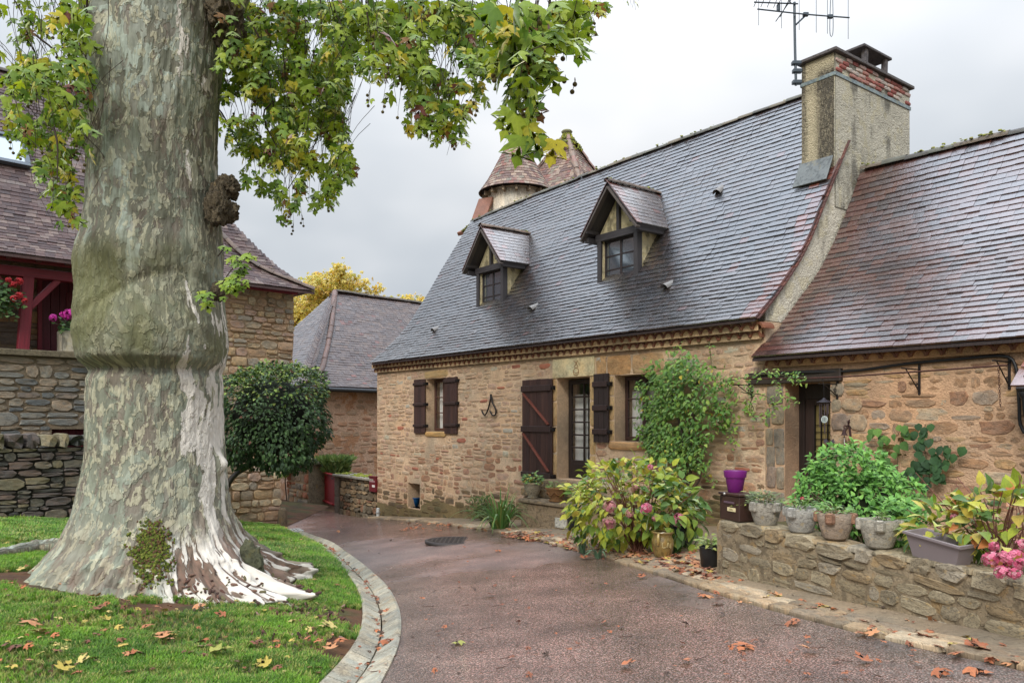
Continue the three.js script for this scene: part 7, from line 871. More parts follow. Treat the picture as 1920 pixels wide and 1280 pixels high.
{ // on the landing
  const A = hp(999, 938, 0.62), pA = HF.w(A.x, 0.157, 0.62); pot('planter_bowl', 'pale grey footed planter bowl at the left end of the landing', pA, [[0, 0], [0.09, 0], [0.1, 0.02], [0.085, 0.05], [0.12, 0.1], [0.155, 0.18], [0.165, 0.25], [0.185, 0.27], [0.185, 0.3], [0.165, 0.3], [0.15, 0.25]], tinted(M.lichen, rgb(178, 166, 142)), 0.27, 0.155); sprig('leafy yellow-flowered plant growing in the pale planter bowl', V(pA.x, pA.y + 0.27, pA.z), 110, 0.17, 0.24, [...gp, rgb(196, 170, 50)], 47, { s: 0.075 });
  const B = hp(1043, 944, 0.66), pB = HF.w(B.x, 0.157, 0.66); const u = pot('planter_bowl', 'brown clay planter bowl with moulded garland on the landing', pB, [[0, 0], [0.13, 0], [0.14, 0.03], [0.1, 0.05], [0.14, 0.1], [0.17, 0.17], [0.175, 0.21], [0.2, 0.23], [0.205, 0.26], [0.18, 0.26], [0.165, 0.21]], tinted(M.lichen, rgb(158, 116, 74)), 0.23, 0.165); { const g = []; for (let i = 0; i < 7; i++) { const a0 = i / 7 * 6.283, pts = [...Array(7)].map((_, k) => { const a = a0 + k / 6 * 6.283 / 7, y = 0.185 - 0.06 * Math.sin(k / 6 * Math.PI), R = y > 0.15 ? 0.174 : 0.162; return V(Math.cos(a) * R, y, Math.sin(a) * R); }); g.push(tube(pts, 0.012, 6)); } u.part('garland', merged(g), tinted(M.lichen, rgb(146, 104, 64))); } sprig('small green plant with blue-green spikes in the brown planter bowl', V(pB.x, pB.y + 0.23, pB.z), 80, 0.17, 0.16, gp, 49, { s: 0.06, shapes: lances });
  const black = std(rgb(30, 33, 36), { roughness: 0.45 }), bk = [[0, 0], [0.13, 0], [0.165, 0.27], [0.175, 0.27], [0.175, 0.29], [0.155, 0.29], [0.15, 0.25]];
  const q1 = onGround(1080, 993); pot('bucket', 'black plastic bucket planted with green leaves beside the landing', q1, bk, black, 0.25, 0.15); sprig('low green plant growing in the black bucket beside the landing', V(q1.x, q1.y + 0.26, q1.z), 90, 0.2, 0.13, gp, 51, { s: 0.055 });
  const q2 = onGround(1331, 1062); pot('bucket', 'black plastic bucket standing against the planter wall end', q2, bk.map(([a, b]) => [a * 0.72, b * 0.8]), black, 0.2, 0.108); sprig('yellow-green plant growing in the bucket by the planter wall end', V(q2.x, q2.y + 0.2, q2.z), 90, 0.13, 0.17, tints([150, 166, 70], [120, 150, 60], [170, 176, 90]), 53, { s: 0.06 });
  const q3 = onGround(1277, 1024); pot('bucket', 'dark grey bucket half hidden behind the glazed clay jar', q3, bk.map(([a, b]) => [a * 0.85, b]), std(rgb(44, 50, 58), { roughness: 0.4 }), 0.25, 0.128);
  const q4 = HF.w(hp(777, 945, -0.25).x, -0.555, -0.25); pot('bucket', 'blue plastic bucket in the cellar opening', q4, [[0, 0], [0.12, 0], [0.15, 0.2], [0.165, 0.2], [0.165, 0.225], [0.145, 0.225], [0.11, 0.02]], std(rgb(30, 92, 150), { roughness: 0.35 }));
  const j = onGround(1243, 1044), jar = pot('clay_jar', 'round glazed ochre clay jar with a loop handle before the hydrangea', j, [[0, 0], [0.098, 0], [0.104, 0.02], [0.13, 0.1], [0.142, 0.17], [0.138, 0.22], [0.12, 0.255], [0.122, 0.285], [0.142, 0.305], [0.145, 0.32], [0.13, 0.325], [0.115, 0.31]], std(rgb(150, 126, 74), { map: withRepeat(T.lichen, 2, 1), roughness: 0.25, clearcoat: 0.7, clearcoatRoughness: 0.12 }), 0.29, 0.116); jar.part('handle', tube([V(-0.075, 0.3, 0.115), V(-0.085, 0.275, 0.15), V(-0.085, 0.22, 0.155), V(-0.08, 0.17, 0.125)], 0.016, 8), std(rgb(166, 142, 84), { roughness: 0.25, clearcoat: 0.7 })); { const g = [], tl = [[-0.03, 0.2, -0.03, 0.14, 0.01, 0.14], [0.025, 0.14, 0.04, 0.2, 0.055, 0.14], [0.075, 0.19, 0.075, 0.14, 0.075, 0.13]]; for (const [a, b, c, d, e, f] of tl) { const on = (x, y) => V(x, y, Math.sqrt(0.145 ** 2 - x * x) + 0.001); g.push(tube([on(a, b), on(c, d), on(e, f)], 0.004, 5)); } jar.part('relief', merged(g), std(rgb(190, 172, 120), { roughness: 0.3 })); }
}
{ // on the planter wall
  const top = 0.558, x0 = 0.02;
  const t = new Thing('letter_box', 'brown metal letter box at the left end of the planter wall', 'letter box', PF, 0.17, top, -0.14); const br = std(rgb(70, 48, 42), { roughness: 0.45, map: withRepeat(T.render, 1.5) });
  t.part('body', box(0.0, 0.35, top, top + 0.26, -0.24, -0.03, 0.012), br); t.part('lid', box(-0.012, 0.362, top + 0.262, top + 0.292, -0.25, -0.018, 0.012), tinted(br, rgb(78, 54, 46))); t.part('flap', box(0.09, 0.27, top + 0.18, top + 0.2, -0.03, -0.018, 0.004), std(rgb(120, 96, 110), { roughness: 0.3, metalness: 0.4 })); t.part('name_plate', box(0.15, 0.29, top + 0.1, top + 0.14, -0.03, -0.022, 0.002), std(rgb(220, 206, 160))); t.part('name_line', merged([box(0.18, 0.255, top + 0.112, top + 0.116, -0.0225, -0.0212, 0), box(0.19, 0.245, top + 0.122, top + 0.127, -0.0225, -0.0212, 0)]), std(rgb(110, 90, 50))); t.part('lock', lathe([[0, 0.012], [0.012, 0.012], [0.014, 0]], 12).rotateX(Math.PI / 2).translate(0.11, top + 0.277, -0.018), std(rgb(190, 186, 180), { metalness: 0.6, roughness: 0.35 }));
  const pp = PF.w(0.14, top + 0.293, -0.13); pot('plastic_pot', 'plain purple plastic flower pot standing on the brown letter box', pp, [[0, 0], [0.075, 0], [0.102, 0.155], [0.114, 0.157], [0.122, 0.225], [0.112, 0.228], [0.1, 0.17], [0.07, 0.02]], std(rgb(112, 24, 110), { roughness: 0.5 }));
  const labs = ['leftmost carved stone trough, beside the brown letter box', 'second carved stone trough from the letter box, with a pink bloom', 'third carved stone trough from the letter box, rusty orange rim', 'rightmost carved stone trough, nearest the grey plastic planter'], spots = [[1436, 983], [1503, 999], [1567, 1011], [1650, 1027]];
  spots.forEach(([px, py], i) => { const q = PF.pix(px, py, -0.13), p = PF.w(q.x, top + 0.0, -0.13), tr = thingAt('stone_trough', labs[i], 'stone trough', p, 0.4 + i * 0.25, 'carved stone troughs along the planter wall'), r = rng(57 + i), m = std([rgb(206, 198, 182), rgb(212, 208, 198), rgb(206, 184, 162), rgb(210, 202, 184)][i], { map: withRepeat(T.lichen, 3), bumpMap: withRepeat(T.stoneB, 2.5), bumpScale: 0.02 });
    const g = lathe([[0, 0], [0.085, 0.0], [0.105, 0.02], [0.132, 0.1], [0.15, 0.17], [0.155, 0.235], [0.128, 0.24], [0.118, 0.19]], 40), P = g.attributes.position; for (let k = 0; k < P.count; k++) { const x = P.getX(k), y = P.getY(k), z = P.getZ(k), f = 1 + 0.05 * fbm3(x * 14 + i * 5, y * 14, z * 14, 3); P.setXYZ(k, x * f, y * (1 + 0.04 * fbm3(x * 8, i, z * 8, 2)), z * f); } g.computeVertexNormals(); tr.part('bowl', g, m);
    for (let k = 0; k < 4; k++) { const a = k * Math.PI / 2; tr.part('lug', box(0.11, 0.185, 0.145, 0.242, -0.042, 0.042, 0.02).applyMatrix4(TRS(0, 0, 0, 0, a, 0)), i === 2 ? tinted(m, rgb(186, 140, 110)) : m); } tr.part('soil', new THREE.CircleGeometry(0.122, 20).rotateX(-Math.PI / 2).translate(0, 0.215, 0), M.soil);
    const c = V(p.x, p.y + 0.215, p.z); if (i === 0) { sprig('low spreading green plant growing in the leftmost stone trough', c, 150, 0.16, 0.15, tints([104, 120, 70], [124, 140, 80], [90, 108, 60]), 61, { s: 0.06, shapes: lances }); const s2 = PF.pix(1398, 935, -0.16); sprig('yellow-green spurge between the letter box and leftmost trough', PF.w(s2.x, top + 0.1, -0.2), 130, 0.12, 0.22, tints([156, 176, 70], [130, 156, 66], [176, 186, 80]), 63, { s: 0.075, shapes: lances }); }
    if (i === 1) { const s = sprig('small plant with one pink bloom in the second stone trough', c, 110, 0.14, 0.14, gp, 65, { s: 0.05, shapes: lances }); flowerHead(s, V(-0.01, 0.11, 0.05), 0.018, tints([210, 70, 100]), 5); }
    if (i === 2) sprig('green rosette growing in the third stone trough', V(c.x, c.y, c.z - 0.03), 90, 0.15, 0.12, gp, 67, { s: 0.06, shapes: lances }); if (i === 3) sprig('thin green sprout in the rightmost stone trough', c, 26, 0.06, 0.1, gp, 69, { s: 0.045, shapes: lances }); });
  { const q = PF.pix(1767, 1052, -0.1), t2 = thingAt('planter_box', 'grey plastic planter box tipped on the sloping planter wall', 'planter', PF.w(q.x, top - 0.03, -0.1), PF.turn); const pl = std(rgb(128, 118, 120), { roughness: 0.5 }); const g = (() => { const pos = [], idx = []; const lay = [[0.19, 0.065, 0], [0.235, 0.09, 0.16], [0.25, 0.1, 0.162], [0.252, 0.102, 0.185], [0.232, 0.085, 0.185], [0.22, 0.078, 0.13]]; lay.forEach(([a, b, y]) => { for (const [sx, sz] of [[-1, 1], [1, 1], [1, -1], [-1, -1]]) pos.push(a * sx, y, b * sz); }); for (let k = 0; k < lay.length - 1; k++) for (let c = 0; c < 4; c++) { const a = k * 4 + c, b = k * 4 + (c + 1) % 4; idx.push(a, b, a + 4, a + 4, b, b + 4); } idx.push(0, 2, 1, 0, 3, 2, 20, 21, 22, 20, 22, 23); const g2 = geoFrom(pos, idx); g2.deleteAttribute('normal'); const f = g2.toNonIndexed(); f.computeVertexNormals(); boxUV(f); return f; })(); t2.part('body', g.applyMatrix4(TRS(0, 0.03, 0.02, 0.06, 0, -0.1)), pl); t2.part('rim', merged([box(-0.252, 0.252, 0.166, 0.188, 0.1, 0.112, 0.005), box(-0.252, 0.252, 0.166, 0.188, -0.112, -0.1, 0.005)]).applyMatrix4(TRS(0, 0.03, 0.02, 0.06, 0, -0.1)), pl); }
}
// ironwork on the walls --------------------------------------------------
{
  const P = (px, py, z) => { const q = hp(px, py, z); return V(q.x, q.y, z); };
  { const z = 0.05, t = new Thing('iron_hook', 'forged double iron hook hanging on the wall between window and door', 'hook', HF, P(921, 780, z).x, P(921, 780, z).y, z); const h = (l) => tube(l.map(([a, b]) => P(a, b, z)), 0.017, 7); t.part('left_hook', h([[920.5, 741], [918, 756], [914, 770], [909, 778], [905, 774], [903.5, 769]]), M.iron); t.part('right_hook', h([[921, 741], [924, 756], [929.5, 768], [929, 777], [923, 778], [919, 771]]), M.iron); t.part('eye', tube([P(920.5, 748, z + 0.01), P(920.5, 739, z)], 0.025, 7), M.iron); }
  { const a = P(1399, 758.5, 0.03), b = P(1417, 773.5, 0.03), t = new Thing('house_number', 'small cream enamel house number plate beside the dark doorway', 'plaque', HF, (a.x + b.x) / 2, b.y, 0.03); t.part('plate', box(a.x, b.x, b.y, a.y, 0.024, 0.034, 0.004), std(rgb(214, 196, 150), { roughness: 0.3, clearcoat: 0.6 })); const c = (x, y) => V(lerp(a.x, b.x, x), lerp(b.y, a.y, y), 0.036); t.part('numeral', tube([...Array(17)].map((_, i) => { const q = i / 16 * 6.283; return c(0.68 + 0.12 * Math.cos(q), 0.5 + 0.3 * Math.sin(q)); }), 0.006, 5, 1, 32), std(rgb(52, 44, 34))); const br = std(rgb(170, 150, 106)); t.part('border', merged([tube([c(0.06, 0.1), c(0.94, 0.1)], 0.003, 4), tube([c(0.06, 0.9), c(0.94, 0.9)], 0.003, 4), tube([c(0.06, 0.1), c(0.06, 0.9)], 0.003, 4), tube([c(0.94, 0.1), c(0.94, 0.9)], 0.003, 4)]), br);
    const k = new Thing('climbing_shoot', 'bright green shoot hanging across the house number plate', 'plant', HF, (a.x + b.x) / 2, b.y, 0.08), r = rng(72), it = []; for (let i = 0; i < 10; i++) it.push({ g: ovals[r.i(6)], m: leafM(V(lerp(a.x, b.x, 0.3 + r.g() * 0.14), lerp(b.y, a.y, 0.62 + r.g() * 0.3), 0.07), V(r.g(), -0.6, 0.5), V(0, 0.6, 1), 0.055), c: rgb(140, 176, 50), s: 0.06 }); pieces(k.o, k.off, 'leaf', 'foliage', it, M.leaf, 20); k.part('stem', tube([V(a.x + 0.02, a.y + 0.12, 0.06), V(a.x + 0.05, a.y, 0.07), V(a.x + 0.05, b.y + 0.03, 0.07)], 0.004, 4), tinted(M.wood, rgb(110, 110, 60))); }
  { const z = 0.45, t = new Thing('iron_rail', 'thin rusty iron rail on scrolled brackets along the right house wall', 'rail', HF, P(1640, 760, 0).x, 1.9, 0.2); const e = [1410, 708, 1891, 684]; t.part('rod', tube([P(1395, 710, z), P(1545, 708, z), P(1700, 698, z), P(1890, 684.5, z)], 0.011, 6), M.rust);
    for (const [px, top, bot] of [[1409, 722, 746], [1570, 720, 748], [1724, 692, 740], [1893, 678, 730]]) { const w = hp(px, top, 0.02), y1 = w.y, y0 = hp(px, bot, 0.02).y, x = w.x, yr = y1 - 0.005; const b = t.part('bracket', merged([box(x - 0.014, x + 0.014, y0, y1 + 0.06, 0.004, 0.022, 0.004), bar(V(x, yr, 0.02), V(x, yr, z), 0.016, 0.016, 0.003), bar(V(x, y0 + 0.04, 0.02), V(x, yr, z - 0.1), 0.012, 0.012, 0.003), tube([...Array(12)].map((_, i) => V(x, y0 + 0.11 + 0.035 * Math.sin(i * 0.7) * (1 - i / 16), 0.07 + 0.035 * Math.cos(i * 0.7) * (1 - i / 16))), 0.006, 5)]), M.iron); } }
  { const t = new Thing('cable', 'thick black cable running along the right house wall under the cornice', 'cable', HF, P(1700, 690, 0.04).x, 2.2, 0.04); t.part('sheath', tube([P(1420, 702, 0.08), P(1500, 698, 0.08), P(1600, 695, 0.03), P(1700, 682, 0.03), P(1800, 673, 0.03), P(1880, 667.5, 0.03), P(1897, 672, 0.035), P(1906, 690, 0.04), P(1909, 712, 0.04), P(1912, 760, 0.05), P(1914, 795, 0.05), P(1922, 812, 0.05)], 0.019, 8, 1, 80), std(rgb(24, 24, 26), { roughness: 0.5 })); }
  { const z = 0.44, a = P(1873, 690, z), t = new Thing('chain', 'short rusty chain hanging from the right end of the iron rail', 'chain', HF, a.x, P(1877, 758, z).y, z), y1 = a.y, y0 = P(1877, 758, z).y; const ring = new THREE.TorusGeometry(0.012, 0.0035, 5, 10); for (let i = 0, n = 16; i < n; i++) t.part('link', ring.clone().applyMatrix4(TRS(a.x + 0.02 * i / n, lerp(y1, y0, i / (n - 1)) - 0.012, z, 0, (i % 2) * 1.57, 0, 0.8, 1.25, 0.8)), M.rust); }
  { const z = 0.44, t = new Thing('wind_chime', 'dark wind chime with a pagoda cap hanging before the doorway', 'wind chime', HF, P(1546, 775, z).x, P(1546, 840, z).y, z), c = P(1545.5, 753, z), x = c.x; t.part('cord', tube([P(1542, 709, z), P(1545, 722, z), P(1545.5, 745, z)], 0.004, 5), M.iron); t.part('cap', lathe([[0, 0.055], [0.012, 0.05], [0.03, 0.028], [0.092, -0.004], [0.09, -0.012], [0.03, -0.012], [0, -0.01]], 6).translate(x, c.y, z), std(rgb(42, 38, 44), { roughness: 0.5 })); for (const [px, y0, y1, w] of [[1537.5, 757, 801, 0.009], [1541, 757, 780, 0.007], [1546.5, 757, 812, 0.009], [1551, 757, 795, 0.008], [1553, 757, 776, 0.007]]) t.part('tube', tube([P(px, y0, z + 0.02), P(px + 0.5, y1, z + 0.02)], w, 8, 1, 4), std(rgb(96, 84, 86), { roughness: 0.35, metalness: 0.7 })); const dsk = P(1546.5, 786, z + 0.04); t.part('disc', new THREE.CylinderGeometry(0.046, 0.046, 0.006, 24).rotateX(Math.PI / 2).translate(dsk.x, dsk.y, dsk.z), std(rgb(176, 186, 182), { roughness: 0.5 })); t.part('disc_pattern', merged([0, 1, 2, 3].map((k) => new THREE.TorusGeometry(0.014, 0.0035, 5, 12).translate(dsk.x + 0.017 * Math.cos(k * 1.57 + 0.78), dsk.y + 0.017 * Math.sin(k * 1.57 + 0.78), dsk.z + 0.004))), std(rgb(110, 116, 114))); for (const [px, py] of [[1549, 827], [1562, 828]]) { const q = P(px, py, z); const s = new THREE.Shape(); for (let i = 0; i < 10; i++) { const a = i / 10 * 6.283, R = i % 2 ? 0.02 : 0.042; s[i ? 'lineTo' : 'moveTo'](Math.cos(a) * R, Math.sin(a) * R); } t.part('star', new THREE.ExtrudeGeometry(s, { depth: 0.006, bevelEnabled: false }).translate(q.x, q.y, q.z), std(rgb(70, 60, 70))); t.part('cord', tube([P(px < 1555 ? 1547 : 1553, 800, z), q], 0.002, 4), M.iron); } }
  { const z = 0.12, t = new Thing('door_bell', 'small rusty iron bell with a bird bracket beside the doorway', 'bell', HF, P(1588, 805, z).x, P(1588, 822, z).y, z), b = P(1583.5, 816, z), k = M.rust; t.part('bell', lathe([[0, 0.085], [0.012, 0.08], [0.022, 0.05], [0.03, 0.02], [0.05, 0.0], [0.045, 0.0], [0.0, 0.06]], 20).translate(b.x, b.y, b.z), tinted(k, rgb(70, 46, 44))); t.part('clapper', merged([tube([V(b.x, b.y + 0.03, b.z), V(b.x, b.y - 0.02, b.z)], 0.004, 5), new THREE.SphereGeometry(0.01, 8, 6).translate(b.x, b.y - 0.022, b.z)]), M.iron); t.part('pull_cord', tube([V(b.x, b.y - 0.03, b.z), V(b.x + 0.004, b.y - 0.12, b.z)], 0.004, 5), M.cloth); t.part('bracket', merged([bar(P(1595.5, 818, 0.015), P(1592, 792, 0.015), 0.03, 0.012), tube([P(1593, 796, 0.02), P(1588, 798, 0.06), V(b.x, b.y + 0.12, z), V(b.x, b.y + 0.085, z)], 0.008, 6), tube([P(1586, 803, 0.09), P(1588, 799, 0.08), P(1590, 803, 0.06), P(1588, 806, 0.07), P(1586, 803, 0.09)], 0.005, 5)]), tinted(k, rgb(74, 46, 44))); t.part('bird', merged([new THREE.SphereGeometry(0.016, 10, 8).scale(1.3, 1, 0.7).translate(P(1592, 790, 0.03).x, P(1592, 790, 0.03).y, 0.03), new THREE.SphereGeometry(0.009, 8, 6).translate(P(1593.5, 787.5, 0.03).x, P(1593.5, 787.5, 0.03).y, 0.03)]), tinted(k, rgb(74, 46, 44))); }
  { // porch roof at the right edge
    const t = new Thing('porch_roof', 'corner of a small tiled porch roof on an iron bracket at the right edge', 'porch roof', HF, -3.3, 1.95, 0.3), a = hp(1897, 733, 0.5), r = rng(75), x0 = a.x, y0 = a.y; const g = t.part('roof', box(-0.0, 1.6, -0.02, 0.03, -0.55, 0.02, 0.01).applyMatrix4(TRS(x0 + 0.05, y0 + 0.02, 0.5, 0.75, 0, 0)), blackWood); for (let k = 0; k < 4; k++) for (let i = 0; i < 7; i++) { const m = new THREE.Mesh(tileShapes[r.i(8)], tinted(M.tile, [rgb(140, 96, 84), rgb(112, 84, 78), rgb(150, 92, 72)][r.i(3)])); m.name = 'roof_tile'; TRS(x0 + 0.12 + i * 0.2 + (k % 2) * 0.06 - (k ? 0 : 0.02), y0 + 0.045 + k * 0.105, 0.52 - k * 0.11, 0, 0, 0).multiply(new THREE.Matrix4().makeRotationX(-(Math.PI / 2 - 0.75) - 0.08)).multiply(TRS(0, 0, 0, 0, 0, 0, 0.195, 0.3, 0.022)).decompose(m.position, m.quaternion, m.scale); m.position.add(t.off); t.o.add(m); }
    t.part('bracket', merged([tube([V(x0 + 0.1, y0 - 0.0, 0.46), V(x0 + 0.11, y0 - 0.1, 0.45), V(x0 + 0.12, y0 - 0.3, 0.4), V(x0 + 0.17, y0 - 0.4, 0.3), V(x0 + 0.3, y0 - 0.44, 0.05)], 0.03, 8), lathe([[0.03, -0.06], [0.055, 0], [0.03, 0]], 12).translate(x0 + 0.1, y0 - 0.01, 0.46)]), std(rgb(26, 26, 28), { roughness: 0.4 })); }
}
{ // flower boxes of the gallery
  const q = LF.pix(140, 640, -0.05), t = new Thing('planter_box', 'whitewashed masonry planter box on the edge of the gallery', 'planter', LF, q.x, 3.05, -0.1); const a = LF.pix(114, 640, 0).x, b = LF.pix(172, 640, 0).x; t.part('body', box(a, b, 3.055, 3.5, -0.35, 0.0, 0.02), std(rgb(206, 196, 174), { map: withRepeat(T.render, 1) })); t.part('soil', box(a + 0.04, b - 0.04, 3.45, 3.505, -0.31, -0.04, 0), M.soil);
  const mk = (label, cx, cy, cz, rx, ry, n, fl, tt, seed) => { const k = new Thing('geranium', label, 'plant', LF, cx, cy - ry, cz), r = rng(seed), it = []; for (let i = 0; i < n; i++) { const p = V(cx + r.g() * rx * 0.6, cy + r.g() * ry * 0.6, cz + r.g() * 0.12); it.push({ g: rounds[r.i(5)], m: leafM(p, V(r.g(), -0.2 + r.g() * 0.5, 0.5 + r.g() * 0.5), V(r.g() * 0.3, 0.7, 0.7), r.r(0.06, 0.1)), c: tints([58, 96, 40], [74, 116, 48], [92, 128, 52])[r.i(3)], s: 0.08 }); } pieces(k.o, k.off, 'leaf', 'foliage', it, M.leaf, 20, 5); for (const [x, y, R] of fl) flowerHead(k, V(x, y, cz + 0.14), R, tt, seed + Math.round(x * 50)); stems(k, V(cx, cy - ry, cz), V(cx, cy + ry * 0.5, cz), 8, 0.008, seed + 2, rgb(80, 90, 50), V(rx * 0.5, 0.05, 0.05)); };
  const L2 = (px, py) => { const k = LF.pix(px, py, 0); return [k.x, k.y]; };
  const [gx, gy2] = L2(140, 612); mk('bright pink geraniums in the white planter box on the gallery', gx, gy2, -0.12, 0.36, 0.2, 170, [[...L2(98, 596), 0.08], [...L2(117, 590), 0.07], [...L2(128, 589), 0.11], [...L2(135, 586), 0.09], [...L2(145, 590), 0.06], [...L2(123, 595), 0.07]], tints([216, 40, 170], [230, 70, 190], [196, 30, 150]), 76);
  const [hx, hy] = L2(4, 560); mk('red geraniums hanging from the gallery beam at the far left edge', hx, hy, 0.1, 0.4, 0.4, 260, [[...L2(18, 536), 0.07], [...L2(30, 530), 0.08], [...L2(30, 556), 0.07], [...L2(40, 566), 0.06], [...L2(20, 562), 0.07], [...L2(10, 528), 0.06]], tints([200, 34, 44], [176, 24, 36]), 78);
  { const k = new Thing('ivy_trail', 'ivy trailing down the grey wall beside the plane tree trunk', 'climber', LF, L2(170, 690)[0], L2(170, 705)[1], 0.05), r = rng(79), it = []; for (let i = 0; i < 190; i++) { const py = 600 + r() * 105, [x, y] = L2(169 + r.g() * 5, py); it.push({ g: rounds[r.i(5)], m: leafM(V(x, y, 0.1 + r() * 0.1), V(r.g() * 0.6, -0.8, 0.4), V(r.g() * 0.3, 0.5, 1), r.r(0.07, 0.12)), c: tints([48, 84, 36], [60, 100, 40], [78, 116, 46])[r.i(3)], s: 0.09 }); } pieces(k.o, k.off, 'leaf', 'foliage', it, M.leaf, 20, 6); k.part('stem', tube([V(...L2(170, 605), 0.08), V(...L2(168, 705), 0.08)], 0.012, 5), tinted(M.wood, rgb(80, 66, 48))); }
}
// aerial ------------------------------------------------------------------
{
  const Z = 12.9, b = at(1493, 160, Z), t = thingAt('television_aerial', 'two-boom television aerial on a mast strapped to the chimney', 'aerial', b), P = (px, py, z = Z) => at(px, py, z).sub(b), gm = std(rgb(74, 82, 88), { roughness: 0.4, metalness: 0.5 }), R = (l, w) => merged(l.map(([a, c]) => tube([a, c], w, 6, 1, 2)));
  t.part('mast', tube([P(1493, 160), P(1491, 80), P(1490, 4)], 0.022, 8), gm); t.part('clamp', merged([P(1492, 154), P(1492.5, 133), P(1491, 118)].map((p) => box(p.x - 0.05, p.x + 0.1, p.y - 0.03, p.y + 0.03, p.z - 0.05, p.z + 0.04, 0.01))), gm);
  t.part('boom', tube([P(1421, 17, 12.6), P(1510, 26.5, 12.9), P(1593, 33, 13.2)], 0.013, 6), gm); t.part('brace', tube([P(1493, 46), P(1512, 28, 12.95)], 0.016, 6), gm);
  const els = [[1423, 17.5, 12.6, 30], [1466, 21, 12.75, 32], [1499, 24, 12.88, 32], [1531, 27, 12.98, 34], [1552, 29, 13.05, 34], [1591, 33, 13.2, 40]]; for (const [x, y, z, l] of els) t.part('element', R([[P(x, y - l, z), P(x, y + l, z)]], 0.0045), gm);
  t.part('dipole', tube([P(1558, -12, 13.08), P(1557.5, 66, 13.08), P(1559.5, 69, 13.08), P(1561.5, 66, 13.08), P(1562, -12, 13.08)], 0.006, 6, 1, 40), gm); t.part('junction_box', merged([[1557, 31, 13.08], [1511, 27, 12.93]].map(([x, y, z]) => { const p = P(x, y, z); return box(p.x - 0.045, p.x + 0.045, p.y - 0.03, p.y + 0.03, p.z - 0.03, p.z + 0.03, 0.01); })), gm);
  t.part('upper_boom', tube([P(1415, 4, 12.5), P(1496, 7, 12.9)], 0.013, 6), gm); for (const [x, y, z] of [[1418, 3.5, 12.5], [1431, 4, 12.58], [1443, 4.5, 12.65], [1455, 5, 12.7], [1462, 5, 12.75]]) t.part('element', R([[P(x + 3, y - 8, z - 0.25), P(x - 4, y + 9, z + 0.2)]], 0.006), gm); t.part('reflector', R([[P(1486, -4, 12.6), P(1455, 40, 13.1)], [P(1482, -4, 12.6), P(1463, 32, 13.1)], [P(1478, -2, 12.6), P(1484, 6, 12.8)]], 0.008), gm); { const p = P(1460, 14, 12.75); t.part('junction_box', box(p.x - 0.025, p.x + 0.025, p.y - 0.06, p.y + 0.05, p.z - 0.03, p.z + 0.03, 0.01), gm); }
}
// street details -----------------------------------------------------------
{ const p = onGround(852, 1013), t = thingAt('manhole_cover', 'dark ribbed iron manhole cover sunk in the street', 'manhole cover', V(p.x, p.y + 0.004, p.z)), m = std(rgb(62, 56, 54), { roughness: 0.5, metalness: 0.4, map: withRepeat(T.lichen, 2) }); const R = 0.45; t.part('frame', lathe([[R + 0.07, -0.04], [R + 0.07, 0.004], [R + 0.01, 0.006], [R + 0.01, -0.02]], 40), tinted(m, rgb(92, 84, 80))); t.part('lid', lathe([[0, 0.0], [R, 0.0], [R, -0.03]], 40), m); const g = []; for (let i = -5; i <= 5; i++) { const x = i * 0.078, h = Math.sqrt(R * R - x * x) - 0.03; g.push(box(x - 0.014, x + 0.014, 0.0, 0.008, -h, h, 0.003), box(-h, h, 0.0, 0.0075, x - 0.014, x + 0.014, 0.003)); } t.part('rib', merged(g), tinted(m, rgb(84, 76, 72))); t.o.rotation.x = -0.023; }
